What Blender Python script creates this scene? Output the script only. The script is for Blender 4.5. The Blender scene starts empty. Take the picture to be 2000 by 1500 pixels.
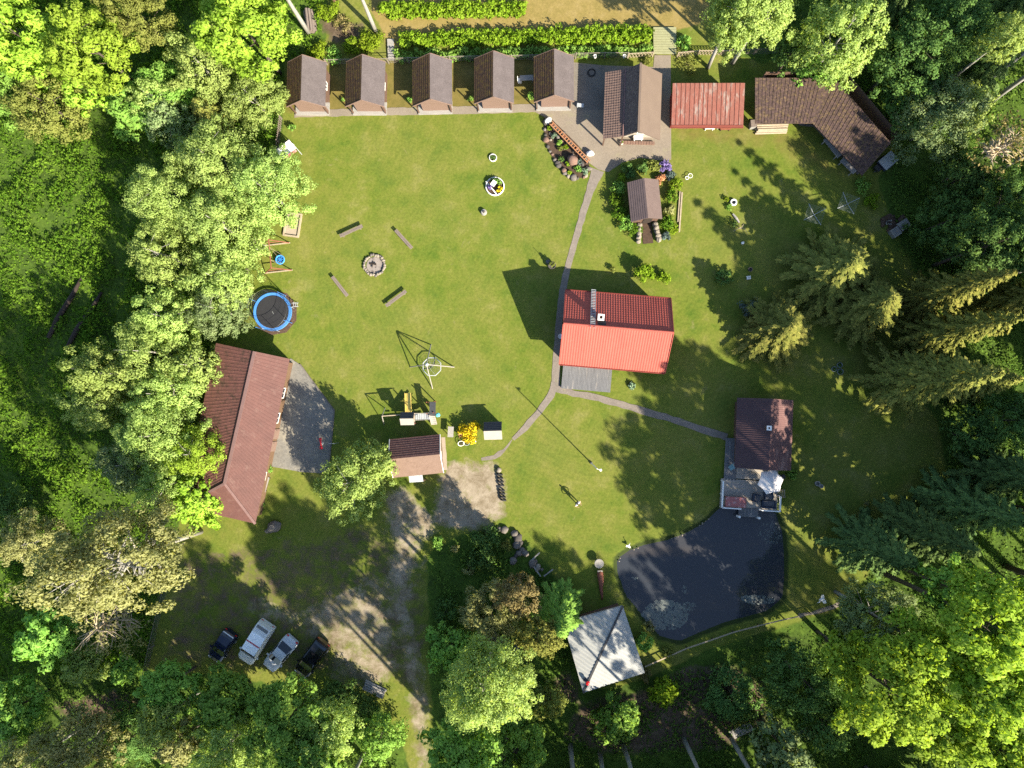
import bpy, math, random
import numpy as np
from mathutils import Vector, Matrix, noise as mnoise

scene = bpy.context.scene
COL = scene.collection
R = math.radians
random.seed(7)

# ---------------------------------------------------------------- camera, sky, sun, exposure
CAM_H = 75.0
FPX = 1333.0                      # focal length in pixels of the 2000 x 1500 photograph
NADIR = (1050.0, 800.0)           # where the plumb line meets the picture
_v = Vector(((NADIR[0] - 1000) / FPX, -(NADIR[1] - 750) / FPX, -1)).normalized()
CAM_Q = _v.rotation_difference(Vector((0, 0, -1)))
cam_data = bpy.data.cameras.new("camera")
cam_data.sensor_width = 36
cam_data.lens = FPX / 2000 * 36
cam_data.clip_start = 0.5
cam_data.clip_end = 6000
cam = bpy.data.objects.new("camera", cam_data)
cam.location = (0, 0, CAM_H)
cam.rotation_mode = 'QUATERNION'
cam.rotation_quaternion = CAM_Q
COL.objects.link(cam)
scene.camera = cam

SUN_EL = R(33)
SUN_AZ = R(135)                   # clockwise from +Y
SUN_DIR = Vector((math.sin(SUN_AZ) * math.cos(SUN_EL), math.cos(SUN_AZ) * math.cos(SUN_EL), math.sin(SUN_EL)))
world = bpy.data.worlds.new("World")
scene.world = world
world.use_nodes = True
wn = world.node_tree
wn.nodes.clear()
sky = wn.nodes.new('ShaderNodeTexSky')
sky.sky_type = 'NISHITA'
sky.sun_disc = False
sky.sun_elevation = SUN_EL
sky.sun_rotation = SUN_AZ
sky.dust_density = 1.0
bg = wn.nodes.new('ShaderNodeBackground')
bg.inputs['Strength'].default_value = 0.084
wo = wn.nodes.new('ShaderNodeOutputWorld')
wb = wn.nodes.new('ShaderNodeMix')
wb.data_type = 'RGBA'
wb.blend_type = 'MULTIPLY'
wb.inputs[0].default_value = 1.0
wb.inputs[7].default_value = (.92, .97, 1.0, 1)      # the photograph's white balance
wn.links.new(sky.outputs[0], wb.inputs[6])
wn.links.new(wb.outputs[2], bg.inputs[0])
wn.links.new(bg.outputs[0], wo.inputs[0])

sun_data = bpy.data.lights.new("sun", 'SUN')
sun_data.energy = 4.6
sun_data.angle = R(0.55)
sun_data.color = (1.0, 0.90, 0.72)
sun = bpy.data.objects.new("sun", sun_data)
sun.rotation_mode = 'QUATERNION'
sun.rotation_quaternion = (-SUN_DIR).to_track_quat('-Z', 'Y')
sun.location = SUN_DIR * 300
COL.objects.link(sun)

scene.view_settings.view_transform = 'Standard'
scene.view_settings.look = 'None'
scene.view_settings.gamma = 1
scene.view_settings.exposure = 1.89
scene.cycles.max_bounces = 5
scene.cycles.diffuse_bounces = 4
scene.cycles.glossy_bounces = 2
scene.cycles.transmission_bounces = 3
scene.cycles.transparent_max_bounces = 6
scene.cycles.use_denoising = False

# ---------------------------------------------------------------- helpers
CAM_P = Vector((0, 0, CAM_H))
def G(px, py, z=0.0):
    """where the ray through a pixel of the photograph meets the level z"""
    d = CAM_Q @ Vector(((px - 1000) / FPX, -(py - 750) / FPX, -1))
    return CAM_P + d * ((CAM_H - z) / -d.z)

def mesh_obj(name, verts, faces, mats, parent=None, midx=None, smooth=False):
    me = bpy.data.meshes.new(name)
    me.from_pydata([tuple(v) for v in verts], [], faces)
    for m in (mats if isinstance(mats, (list, tuple)) else [mats]):
        me.materials.append(m)
    if midx:
        me.polygons.foreach_set('material_index', midx)
    if smooth:
        me.polygons.foreach_set('use_smooth', [True] * len(me.polygons))
    me.update()
    o = bpy.data.objects.new(name, me)
    COL.objects.link(o)
    if parent is not None:
        o.parent = parent
    return o

def tag(o, label=None, cat=None, group=None, kind=None):
    if label: o['label'] = label
    if cat: o['category'] = cat
    if group: o['group'] = group
    if kind: o['kind'] = kind
    return o

def thing(name, label, cat, loc=(0, 0, 0), rot=0.0, group=None):
    o = bpy.data.objects.new(name, None)
    o.empty_display_size = 0.3
    o.location = loc
    o.rotation_euler = (0, 0, rot)
    COL.objects.link(o)
    return tag(o, label, cat, group)

def copy_thing(src, loc, rot=None, label=None, scale=None):
    r = src.copy()
    COL.objects.link(r)
    r.location = loc
    if rot is not None: r.rotation_euler = (0, 0, rot)
    if scale is not None: r.scale = scale if hasattr(scale, '__len__') else (scale,) * 3
    if label: r['label'] = label
    for ch in list(src.children):
        c = ch.copy(); COL.objects.link(c); c.parent = r
        for g in list(ch.children):
            d = g.copy(); COL.objects.link(d); d.parent = c
    return r

class MB:
    def __init__(self):
        self.v, self.f, self.m = [], [], []
    def add(self, verts, faces, mi=0):
        b = len(self.v)
        self.v += [Vector(x) for x in verts]
        self.f += [[i + b for i in f] for f in faces]
        self.m += [mi] * len(faces)
        return self
    def box(self, c, s, rz=0.0, mi=0, tilt=None):
        hx, hy, hz = s[0] / 2, s[1] / 2, s[2] / 2
        pts = [Vector((x, y, z)) for z in (-hz, hz) for x, y in ((-hx, -hy), (hx, -hy), (hx, hy), (-hx, hy))]
        M = Matrix.Rotation(rz, 3, 'Z')
        if tilt is not None: M = M @ tilt
        c = Vector(c)
        return self.add([c + M @ p for p in pts],
                        [[3, 2, 1, 0], [4, 5, 6, 7], [0, 1, 5, 4], [1, 2, 6, 5], [2, 3, 7, 6], [3, 0, 4, 7]], mi)
    def beam(self, p, q, w, h, mi=0):
        p, q = Vector(p), Vector(q)
        d = q - p
        L = d.length
        x = d.normalized()
        up = Vector((0, 0, 1)) if abs(x.z) < .95 else Vector((0, 1, 0))
        y = up.cross(x).normalized(); z = x.cross(y)
        pts = []
        for a in (p, q):
            for sy, sz in ((-1, -1), (1, -1), (1, 1), (-1, 1)):
                pts.append(a + y * (sy * w / 2) + z * (sz * h / 2))
        return self.add(pts, [[3, 2, 1, 0], [4, 5, 6, 7], [0, 1, 5, 4], [1, 2, 6, 5], [2, 3, 7, 6], [3, 0, 4, 7]], mi)
    def tube(self, pts, radii, n=8, mi=0, cap=True):
        pts = [Vector(p) for p in pts]
        if not hasattr(radii, '__len__'): radii = [radii] * len(pts)
        rings = []
        for i, p in enumerate(pts):
            d = (pts[min(i + 1, len(pts) - 1)] - pts[max(i - 1, 0)]).normalized()
            up = Vector((0, 0, 1)) if abs(d.z) < .9 else Vector((0, 1, 0))
            x = up.cross(d).normalized(); y = d.cross(x)
            rings.append([p + (x * math.cos(2 * math.pi * k / n) + y * math.sin(2 * math.pi * k / n)) * radii[i] for k in range(n)])
        vs = [v for r in rings for v in r]
        fs = []
        for i in range(len(rings) - 1):
            for k in range(n):
                a, b = i * n + k, i * n + (k + 1) % n
                fs.append([a, b, b + n, a + n])
        if cap:
            fs.append(list(range(n))[::-1]); fs.append([(len(rings) - 1) * n + k for k in range(n)])
        return self.add(vs, fs, mi)
    def ring(self, c, r, t, n=24, m=6, tz=None, mi=0):
        """torus in the xy plane"""
        tz = tz or t
        c = Vector(c); vs = []; fs = []
        for i in range(n):
            a = 2 * math.pi * i / n
            for j in range(m):
                b = 2 * math.pi * j / m
                vs.append(c + Vector(((r + t * math.cos(b)) * math.cos(a), (r + t * math.cos(b)) * math.sin(a), tz * math.sin(b))))
        for i in range(n):
            for j in range(m):
                fs.append([i * m + j, ((i + 1) % n) * m + j, ((i + 1) % n) * m + (j + 1) % m, i * m + (j + 1) % m])
        return self.add(vs, fs, mi)
    def lathe(self, prof, n=20, c=(0, 0, 0), mi=0):
        c = Vector(c); vs = []; fs = []
        for r, z in prof:
            for k in range(n):
                a = 2 * math.pi * k / n
                vs.append(c + Vector((r * math.cos(a), r * math.sin(a), z)))
        for i in range(len(prof) - 1):
            for k in range(n):
                a, b = i * n + k, i * n + (k + 1) % n
                fs.append([a, b, b + n, a + n])
        fs.append(list(range(n))[::-1]); fs.append([(len(prof) - 1) * n + k for k in range(n)])
        return self.add(vs, fs, mi)
    def prism(self, poly, z0, z1, mi=0):
        n = len(poly)
        a = sum(poly[i][0] * poly[(i + 1) % n][1] - poly[(i + 1) % n][0] * poly[i][1] for i in range(n))
        if a < 0: poly = poly[::-1]
        vs = [Vector((p[0], p[1], z0)) for p in poly] + [Vector((p[0], p[1], z1)) for p in poly]
        fs = [list(range(n))[::-1], [n + k for k in range(n)]]
        for k in range(n):
            fs.append([k, (k + 1) % n, n + (k + 1) % n, n + k])
        return self.add(vs, fs, mi)
    def rock(self, c, s, seed=0, sub=2, flat=.75, mi=0):
        """a lumpy stone of radius about s resting at c"""
        vs, fs = ICO[sub]
        rnd = random.Random(seed)
        off = Vector((rnd.uniform(0, 99), rnd.uniform(0, 99), rnd.uniform(0, 99)))
        sx, sy = rnd.uniform(.8, 1.2), rnd.uniform(.75, 1.1)
        M = Matrix.Rotation(rnd.uniform(0, 6.28), 3, 'Z')
        out = []
        for v in vs:
            k = 1 + .35 * mnoise.noise(v * 1.3 + off) + .12 * mnoise.noise(v * 3 + off)
            p = Vector((v.x * sx, v.y * sy, v.z * flat)) * (s * k)
            out.append(Vector(c) + M @ p)
        return self.add(out, fs, mi)
    def slope(self, P, ul, vl, th=.06, mi=0):
        """a roof slope over corners eaveA, eaveB, ridgeB, ridgeA; ul, vl = lists of (parameter, offset)"""
        a, b, c, d = [Vector(p) for p in P]
        n = (b - a).cross(d - a).normalized()
        if n.z < 0: n = -n
        vs = []; fs = []
        nu, nv = len(ul), len(vl)
        for v, vo in vl:
            for u, uo in ul:
                p = (a * (1 - u) + b * u) * (1 - v) + (d * (1 - u) + c * u) * v
                vs.append(p + n * (uo + vo))
        flip = ((b - a).cross(d - a)).z < 0
        def q(f): fs.append(f[::-1] if flip else f)
        for j in range(nv - 1):
            for i in range(nu - 1):
                q([j * nu + i, j * nu + i + 1, (j + 1) * nu + i + 1, (j + 1) * nu + i])
        k = len(vs)
        vs += [p - n * th for p in (a, b, c, d)]
        q([k + 3, k + 2, k + 1, k])
        q([k, k + 1] + [nu - 1 - i for i in range(nu)])
        q([k + 2, k + 3] + [(nv - 1) * nu + i for i in range(nu)])
        q([k + 1, k + 2] + [(nv - 1 - j) * nu + nu - 1 for j in range(nv)])
        q([k + 3, k] + [j * nu for j in range(nv)])
        return self.add(vs, fs, mi)
    def build(self, name, mats, parent=None, smooth=False):
        return mesh_obj(name, self.v, self.f, mats, parent, self.m if isinstance(mats, (list, tuple)) and len(mats) > 1 else None, smooth)

def _ico():
    import bmesh
    res = {}
    for s in (1, 2, 3):
        bm = bmesh.new()
        bmesh.ops.create_icosphere(bm, subdivisions=s, radius=1)
        bm.verts.ensure_lookup_table()
        res[s] = ([v.co.copy() for v in bm.verts], [[v.index for v in f.verts] for f in bm.faces])
        bm.free()
    return res
ICO = _ico()

FLAT = [(0, 0), (1, 0)]
def waves(n, amp, k=5):
    return [(i / (n * k), amp * math.sin(2 * math.pi * i / k)) for i in range(n * k + 1)]
def ribs(n, w, h):
    out = [(0, 0)]
    for i in range(1, n):
        c = i / n
        out += [(c - w, 0), (c - w * .6, h), (c + w * .6, h), (c + w, 0)]
    return out + [(1, 0)]
def steps(m, s):
    out = []
    for j in range(m):
        out += [(j / m, s), ((j + 1) / m - 1e-4, 0)]
    return out

# ---------------------------------------------------------------- materials
def nodes(name):
    m = bpy.data.materials.new(name)
    m.use_nodes = True
    nt = m.node_tree
    nt.nodes.clear()
    out = nt.nodes.new('ShaderNodeOutputMaterial')
    return m, nt, out
def ramp(nt, stops):
    r = nt.nodes.new('ShaderNodeValToRGB')
    e = r.color_ramp.elements
    while len(e) < len(stops): e.new(.5)
    for i, (p, c) in enumerate(stops):
        e[i].position = p
        e[i].color = (*c, 1) if len(c) == 3 else c
    return r
def tex_noise(nt, vec, scale, detail=5, rough=.6, dist=0.0):
    n = nt.nodes.new('ShaderNodeTexNoise')
    n.inputs['Scale'].default_value = scale
    n.inputs['Detail'].default_value = detail
    n.inputs['Roughness'].default_value = rough
    n.inputs['Distortion'].default_value = dist
    if vec is not None: nt.links.new(vec, n.inputs['Vector'])
    return n
def mapping(nt, vec, scale=(1, 1, 1), rot=(0, 0, 0)):
    m = nt.nodes.new('ShaderNodeMapping')
    m.inputs['Scale'].default_value = scale
    m.inputs['Rotation'].default_value = rot
    nt.links.new(vec, m.inputs['Vector'])
    return m.outputs[0]
def mix(nt, fac, a, b, mode='MIX'):
    m = nt.nodes.new('ShaderNodeMix')
    m.data_type = 'RGBA'
    m.blend_type = mode
    for k, x in ((0, fac), (6, a), (7, b)):
        if isinstance(x, (int, float)): m.inputs[k].default_value = x
        elif isinstance(x, tuple): m.inputs[k].default_value = (*x, 1)
        else: nt.links.new(x, m.inputs[k])
    return m.outputs[2]
def math_n(nt, op, a, b=None, clamp=False):
    m = nt.nodes.new('ShaderNodeMath')
    m.operation = op
    m.use_clamp = clamp
    for k, x in ((0, a), (1, b)):
        if x is None: continue
        if isinstance(x, (int, float)): m.inputs[k].default_value = x
        else: nt.links.new(x, m.inputs[k])
    return m.outputs[0]

def surf(name, c1, c2=None, scale=2.0, rough=.85, spec=.25, bump=.0, bscale=25.0, stretch=(1, 1, 1), metal=0.0,
         spots=None, spot_scale=1.0, spot_range=(.5, .62), fine=.25, fine_scale=18.0, brick=None):
    """a worn surface: two colours mixed by noise, finer grain over them, optional patches of a third colour"""
    m, nt, out = nodes(name)
    tc = nt.nodes.new('ShaderNodeTexCoord')
    oi = nt.nodes.new('ShaderNodeObjectInfo')
    va = nt.nodes.new('ShaderNodeVectorMath'); va.operation = 'ADD'
    sc = nt.nodes.new('ShaderNodeVectorMath'); sc.operation = 'SCALE'
    cmb = nt.nodes.new('ShaderNodeCombineXYZ')
    for k in range(3): nt.links.new(oi.outputs['Random'], cmb.inputs[k])
    nt.links.new(cmb.outputs[0], sc.inputs[0]); sc.inputs[3].default_value = 37.0
    nt.links.new(tc.outputs['Object'], va.inputs[0]); nt.links.new(sc.outputs[0], va.inputs[1])
    vec = mapping(nt, va.outputs[0], stretch)
    c2 = c2 or tuple(x * .7 for x in c1)
    n = tex_noise(nt, vec, scale, 6, .6)
    col = ramp(nt, [(.32, c1), (.68, c2)])
    nt.links.new(n.outputs[0], col.inputs[0])
    col = col.outputs[0]
    if spots is not None:
        n2 = tex_noise(nt, vec, spot_scale, 7, .68)
        r2 = ramp(nt, [(spot_range[0], (0, 0, 0)), (spot_range[1], (1, 1, 1))])
        nt.links.new(n2.outputs[0], r2.inputs[0])
        col = mix(nt, r2.outputs[0], col, spots)
    if fine:
        n3 = tex_noise(nt, vec, fine_scale, 4, .7)
        r3 = ramp(nt, [(.3, (1 - fine,) * 3), (.7, (1 + fine * .6,) * 3)])
        nt.links.new(n3.outputs[0], r3.inputs[0])
        col = mix(nt, 1.0, col, r3.outputs[0], 'MULTIPLY')
    b = nt.nodes.new('ShaderNodeBsdfPrincipled')
    nt.links.new(col, b.inputs['Base Color'])
    b.inputs['Roughness'].default_value = rough
    b.inputs['Specular IOR Level'].default_value = spec
    b.inputs['Metallic'].default_value = metal
    if bump:
        bn = nt.nodes.new('ShaderNodeBump')
        bn.inputs['Strength'].default_value = bump
        bn.inputs['Distance'].default_value = .05
        n4 = tex_noise(nt, vec, bscale, 4, .6)
        nt.links.new(n4.outputs[0], bn.inputs['Height'])
        nt.links.new(bn.outputs[0], b.inputs['Normal'])
    nt.links.new(b.outputs[0], out.inputs[0])
    return m

def leaf_mat(name, stops, trans=.3, clump=.5, gloss=.0, vary=.018):
    m, nt, out = nodes(name)
    geo = nt.nodes.new('ShaderNodeNewGeometry')
    oi = nt.nodes.new('ShaderNodeObjectInfo')
    tc = nt.nodes.new('ShaderNodeTexCoord')
    n = tex_noise(nt, tc.outputs['Object'], clump, 2, .5)
    f = math_n(nt, 'ADD', math_n(nt, 'MULTIPLY', geo.outputs['Random Per Island'], .55), math_n(nt, 'MULTIPLY', math_n(nt, 'SUBTRACT', n.outputs[0], .25), .9), True)
    r = ramp(nt, stops)
    nt.links.new(f, r.inputs[0])
    h = nt.nodes.new('ShaderNodeHueSaturation')
    hue = math_n(nt, 'ADD', .5 - vary / 2, math_n(nt, 'MULTIPLY', oi.outputs['Random'], vary))
    val = math_n(nt, 'ADD', .85, math_n(nt, 'MULTIPLY', oi.outputs['Random'], .3))
    nt.links.new(hue, h.inputs['Hue']); nt.links.new(val, h.inputs['Value'])
    nt.links.new(r.outputs[0], h.inputs['Color'])
    d = nt.nodes.new('ShaderNodeBsdfDiffuse')
    t = nt.nodes.new('ShaderNodeBsdfTranslucent')
    nt.links.new(h.outputs[0], d.inputs[0])
    tcol = mix(nt, 1.0, h.outputs[0], (1.0, .95, .45), 'MULTIPLY')
    nt.links.new(tcol, t.inputs[0])
    ms = nt.nodes.new('ShaderNodeMixShader')
    ms.inputs[0].default_value = trans
    nt.links.new(d.outputs[0], ms.inputs[1]); nt.links.new(t.outputs[0], ms.inputs[2])
    nt.links.new(ms.outputs[0], out.inputs[0])
    return m

M = {}
M['roof_cabin'] = surf('roof_cabin', (0.099, 0.083, 0.083), (0.078, 0.065, 0.065), 1.2, .9, bump=.3, bscale=14, fine=.3, fine_scale=9)
M['roof_moss'] = surf('roof_moss', (0.096, 0.051, 0.024), (0.06, 0.036, 0.027), 2.5, .95, bump=.5, bscale=12, spots=(0.12, 0.078, 0.024), spot_scale=3, fine=.45, fine_scale=9)
M['roof_tile'] = surf('roof_tile', (0.15, 0.099, 0.081), (0.108, 0.072, 0.06), 3, .85, bump=.3, fine=.3, fine_scale=8)
M['roof_tile_worn'] = surf('roof_tile_worn', (0.12, 0.084, 0.072), (0.078, 0.054, 0.048), 3, .85, spots=(0.156, 0.12, 0.096), spot_scale=5, fine=.4, fine_scale=7)  # steep slope of the tiled roof, its shade put in as darker colour
M['roof_tile_pale'] = surf('roof_tile_pale', (0.129, 0.096, 0.075), (0.114, 0.084, 0.066), .8, .85, fine=.12, fine_scale=12)
M['roof_red_worn'] = surf('roof_red_worn', (0.204, 0.069, 0.051), (0.174, 0.072, 0.054), 1.5, .6, spots=(0.228, 0.186, 0.162), spot_scale=1.1, spot_range=(.53, .66), stretch=(2.2, .45, 1), fine=.3, fine_scale=6)
M['roof_red_plain'] = surf('roof_red_plain', (0.198, 0.051, 0.036), (0.174, 0.048, 0.033), 1.5, .6, fine=.1)
M['roof_old'] = surf('roof_old', (.075, .047, .043), (.055, .036, .033), 1.6, .9, spots=(.115, .078, .042), spot_scale=3.2, spot_range=(.50, .62), fine=.65, fine_scale=5)
M['roof_hut'] = surf('roof_hut', (0.123, 0.09, 0.081), (0.105, 0.075, 0.069), 2, .85, fine=.25, fine_scale=10)
M['roof_hut_dark'] = surf('roof_hut_dark', (0.12, 0.087, 0.084), (0.099, 0.072, 0.069), 2, .85, fine=.25, fine_scale=10)  # same roof as the hut's other slope, shade toned into the colour
M['roof_red'] = surf('roof_red', (.34, .080, .060), (.29, .066, .050), .5, .6, .15, fine=.12, fine_scale=5, spots=(.27, .075, .055), spot_scale=.8, spot_range=(.52, .72), stretch=(.5, 1.6, 1))
M['roof_long'] = surf('roof_long', (0.111, 0.051, 0.043), (0.09, 0.042, 0.036), .7, .65, spots=(0.132, 0.075, 0.063), spot_scale=1.3, spot_range=(.55, .72), fine=.15, fine_scale=6)
M['roof_long_dark'] = surf('roof_long_dark', (0.132, 0.057, 0.048), (0.102, 0.045, 0.037), .9, .75, spots=(0.066, 0.036, 0.027), spot_scale=1.6, fine=.25, fine_scale=6)  # west slope of the same metal roof, given its own tone for shade
M['ridge_pale'] = surf('ridge_pale', (0.162, 0.096, 0.087), (0.132, 0.078, 0.072), 2, .7)
M['roof_sauna'] = surf('roof_sauna', (.072, .042, .045), (.058, .034, .037), 1, .6, fine=.15)  # west slope, its purplish shade put into the base colour
M['roof_sauna_worn'] = surf('roof_sauna_worn', (.14, .075, .07), (.11, .06, .058), 1.4, .6, spots=(.26, .165, .145), spot_scale=.9, spot_range=(.54, .72), fine=.15, stretch=(1.6, .5, 1))  # east slope of the same roof, streaky sunlight painted as pale spots
M['roof_white'] = surf('roof_white', (.30, .305, .295), (.27, .275, .268), .7, .55, fine=.0, spots=(.23, .225, .21), spot_scale=.9, spot_range=(.58, .78))
M['roof_slate'] = surf('roof_slate', (0.033, 0.036, 0.042), (0.024, 0.027, 0.033), 3, .7, fine=.2)
M['roof_shingle'] = surf('roof_shingle', (0.096, 0.045, 0.039), (0.06, 0.03, 0.03), 5, .9, spots=(0.144, 0.09, 0.078), spot_scale=6, fine=.5, fine_scale=7, stretch=(1, 2.2, 1))
M['roof_tan'] = surf('roof_tan', (0.174, 0.117, 0.09), (0.15, 0.099, 0.075), 2.5, .9, spots=(0.108, 0.069, 0.048), spot_scale=2.2, spot_range=(.58, .7), fine=.2)
M['pale_panel'] = surf('pale_panel', (0.27, 0.252, 0.222), (0.234, 0.216, 0.192), 2, .7, fine=.1)
M['wall_brown'] = surf('wall_brown', (0.12, 0.072, 0.051), (0.09, 0.054, 0.039), 2, .85, stretch=(6, 6, .6), fine=.3)
M['wall_brown_pale'] = surf('wall_brown_pale', (0.18, 0.12, 0.096), (0.15, 0.099, 0.078), 2, .85, stretch=(.7, 1, 8), fine=.2)
M['wall_red'] = surf('wall_red', (0.156, 0.027, 0.021), (0.132, 0.024, 0.018), 2, .8, stretch=(5, 5, .6))
M['wall_log'] = surf('wall_log', (0.144, 0.09, 0.054), (0.102, 0.06, 0.036), 2, .8, stretch=(1, 1, 6))
M['wall_cream'] = surf('wall_cream', (0.33, 0.3, 0.252), (0.288, 0.258, 0.216), 2, .9)
M['white_paint'] = surf('white_paint', (.74, .73, .70), (.66, .65, .62), 3, .55, fine=.08)
M['glass'] = surf('glass', (.02, .025, .03), (.025, .03, .035), 1, .08, .6, fine=0)
M['wood_grey'] = surf('wood_grey', (.30, .285, .265), (.21, .20, .19), 2.5, .85, stretch=(.5, 7, 1), fine=.3)
M['deck_grey'] = surf('deck_grey', (.155, .155, .16), (.11, .112, .118), 1.5, .8, stretch=(5, .5, 1), fine=.3, spots=(.35, .31, .27), spot_scale=.5, spot_range=(.56, .72))
M['deck_brown'] = surf('deck_brown', (.36, .325, .285), (.27, .24, .21), 1.5, .8, stretch=(.5, 6, 1), fine=.3, spots=(.40, .31, .19), spot_scale=.6, spot_range=(.55, .7))
M['wood_bench'] = surf('wood_bench', (0.18, 0.144, 0.12), (0.126, 0.102, 0.09), 2, .85, stretch=(.6, 6, 1), fine=.3)
M['wood_pale'] = surf('wood_pale', (0.336, 0.276, 0.198), (0.276, 0.222, 0.156), 2, .8, fine=.25)
M['wood_bridge'] = surf('wood_bridge', (0.252, 0.252, 0.138), (0.216, 0.216, 0.12), 2, .85, fine=.2)
M['wood_red'] = surf('wood_red', (0.216, 0.078, 0.048), (0.168, 0.06, 0.039), 3, .75, fine=.25)
M['wood_orange'] = surf('wood_orange', (.34, .165, .08), (.27, .125, .06), 3, .75, fine=.3)
M['wood_dark'] = surf('wood_dark', (0.042, 0.03, 0.024), (0.027, 0.021, 0.018), 3, .9)
M['yellow_plastic'] = surf('yellow_plastic', (.66, .50, .13), (.60, .44, .11), 2, .5, fine=.1)
M['blue_pad'] = surf('blue_pad', (.055, .21, .52), (.045, .15, .42), 1.2, .5, .4, fine=.12)
M['blue_rope'] = surf('blue_rope', (.05, .30, .75), (.04, .2, .6), 2, .6)
M['navy_mat'] = surf('navy_mat', (0.012, 0.03, 0.102), (0.009, 0.024, 0.072), 2, .8)
M['mat_black'] = surf('mat_black', (.022, .022, .025), (.017, .017, .02), 1, .75, fine=.15)
M['metal_grey'] = surf('metal_grey', (.34, .36, .37), (.28, .295, .305), 2, .45, .5, fine=.1)
M['metal_dark'] = surf('metal_dark', (0.027, 0.027, 0.03), (0.021, 0.021, 0.024), 2, .5, .5)
M['teal_plastic'] = surf('teal_plastic', (.12, .50, .52), (.10, .42, .45), 2, .5)
M['concrete'] = surf('concrete', (.175, .165, .145), (.135, .128, .115), .35, .9, spots=(.25, .225, .175), spot_scale=.3, spot_range=(.50, .74), fine=.25, fine_scale=4)
M['paving_warm'] = surf('paving_warm', (0.198, 0.165, 0.129), (0.165, 0.138, 0.108), .5, .9, spots=(0.204, 0.186, 0.114), spot_scale=.6, spot_range=(.55, .75), fine=.15, fine_scale=5)
M['paving_path'] = surf('paving_path', (0.18, 0.153, 0.129), (0.144, 0.123, 0.105), 1.2, .9, spots=(0.126, 0.132, 0.06), spot_scale=1.1, spot_range=(.60, .76), fine=.2, fine_scale=6)
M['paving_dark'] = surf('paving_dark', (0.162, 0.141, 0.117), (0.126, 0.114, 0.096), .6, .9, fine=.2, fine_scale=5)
M['stone'] = surf('stone', (0.156, 0.138, 0.12), (0.102, 0.09, 0.081), 4, .9, fine=.35, fine_scale=12, bump=.3)
M['stone_pale'] = surf('stone_pale', (0.24, 0.21, 0.168), (0.174, 0.15, 0.12), 4, .9, fine=.3, fine_scale=12)
M['stone_red'] = surf('stone_red', (0.198, 0.12, 0.09), (0.132, 0.084, 0.066), 4, .9, fine=.35)
M['stone_dark'] = surf('stone_dark', (0.084, 0.075, 0.069), (0.054, 0.048, 0.045), 4, .9, fine=.35)
M['ash'] = surf('ash', (0.24, 0.207, 0.186), (0.18, 0.156, 0.141), 2, .95, spots=(0.06, 0.051, 0.048), spot_scale=1.6, spot_range=(.54, .64), fine=.3)
M['soil'] = surf('soil', (0.072, 0.045, 0.03), (0.045, 0.03, 0.021), 3, .95, fine=.4)
M['leaf_litter'] = surf('leaf_litter', (0.084, 0.048, 0.033), (0.054, 0.036, 0.027), 4, .95, spots=(0.12, 0.084, 0.06), spot_scale=7, fine=.5)
M['sand'] = surf('sand', (0.312, 0.258, 0.198), (0.264, 0.216, 0.168), 1.5, .95, fine=.2)
M['bark'] = surf('bark', (0.096, 0.075, 0.06), (0.06, 0.048, 0.039), 3, .95, stretch=(3, 3, .5), fine=.4)
M['bark_birch'] = surf('bark_birch', (0.3, 0.285, 0.252), (0.24, 0.228, 0.201), 3, .8, spots=(0.06, 0.054, 0.048), spot_scale=2.5, spot_range=(.60, .66), stretch=(1, 1, 2.5), fine=.2)
M['bark_grey'] = surf('bark_grey', (.30, .285, .26), (.22, .21, .19), 3, .9, stretch=(3, 3, .5), fine=.3)
M['bark_red'] = surf('bark_red', (0.18, 0.102, 0.06), (0.12, 0.072, 0.048), 3, .95, stretch=(3, 3, .5), fine=.4)
M['log_end'] = surf('log_end', (0.312, 0.24, 0.168), (0.252, 0.192, 0.132), 5, .9, fine=.2)
M['tyre'] = surf('tyre', (.02, .02, .021), (.03, .03, .03), 4, .85)
M['car_navy'] = surf('car_navy', (.008, .012, .034), (.006, .01, .028), 1, .18, .6, fine=0)
M['car_black'] = surf('car_black', (.006, .006, .008), (.005, .005, .007), 1, .18, .6, fine=0)
M['car_silver'] = surf('car_silver', (.50, .52, .55), (.46, .48, .51), 1, .28, .6, fine=0)
M['car_white'] = surf('car_white', (.86, .88, .90), (.83, .85, .87), 1, .3, .5, fine=0)
M['car_greywhite'] = surf('car_greywhite', (.62, .63, .62), (.57, .58, .57), 1, .35, .5, fine=.04)
M['car_red'] = surf('car_red', (.45, .02, .03), (.40, .02, .03), 1, .3, .5, fine=0)
M['car_glass'] = surf('car_glass', (.012, .016, .022), (.01, .014, .02), 1, .05, .7, fine=0)
M['lamp_red'] = surf('lamp_red', (.50, .012, .012), (.45, .01, .01), 1, .2, .6, fine=0)
M['lamp_clear'] = surf('lamp_clear', (.6, .6, .6), (.55, .55, .55), 1, .15, .6, fine=0)
M['fabric_white'] = surf('fabric_white', (.66, .62, .60), (.60, .56, .55), .8, .9, fine=.05)
M['fabric_blue'] = surf('fabric_blue', (0.18, 0.33, 0.372), (0.15, 0.288, 0.336), 1, .9)
M['fabric_red'] = surf('fabric_red', (.36, .13, .12), (.28, .10, .10), 2.5, .9, spots=(.50, .32, .30), spot_scale=2.5)
M['fabric_navy'] = surf('fabric_navy', (.04, .05, .075), (.03, .04, .06), 1, .9)
M['fabric_grey'] = surf('fabric_grey', (0.102, 0.102, 0.111), (0.078, 0.078, 0.084), 1, .9)
M['skin'] = surf('skin', (.50, .30, .21), (.46, .27, .19), 4, .6, fine=.05)
M['hair'] = surf('hair', (.05, .032, .02), (.035, .024, .016), 4, .7)
M['shirt'] = surf('shirt', (.70, .70, .70), (.62, .62, .63), 4, .9, fine=.08)
M['denim'] = surf('denim', (.022, .025, .035), (.018, .02, .028), 4, .9)
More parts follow.
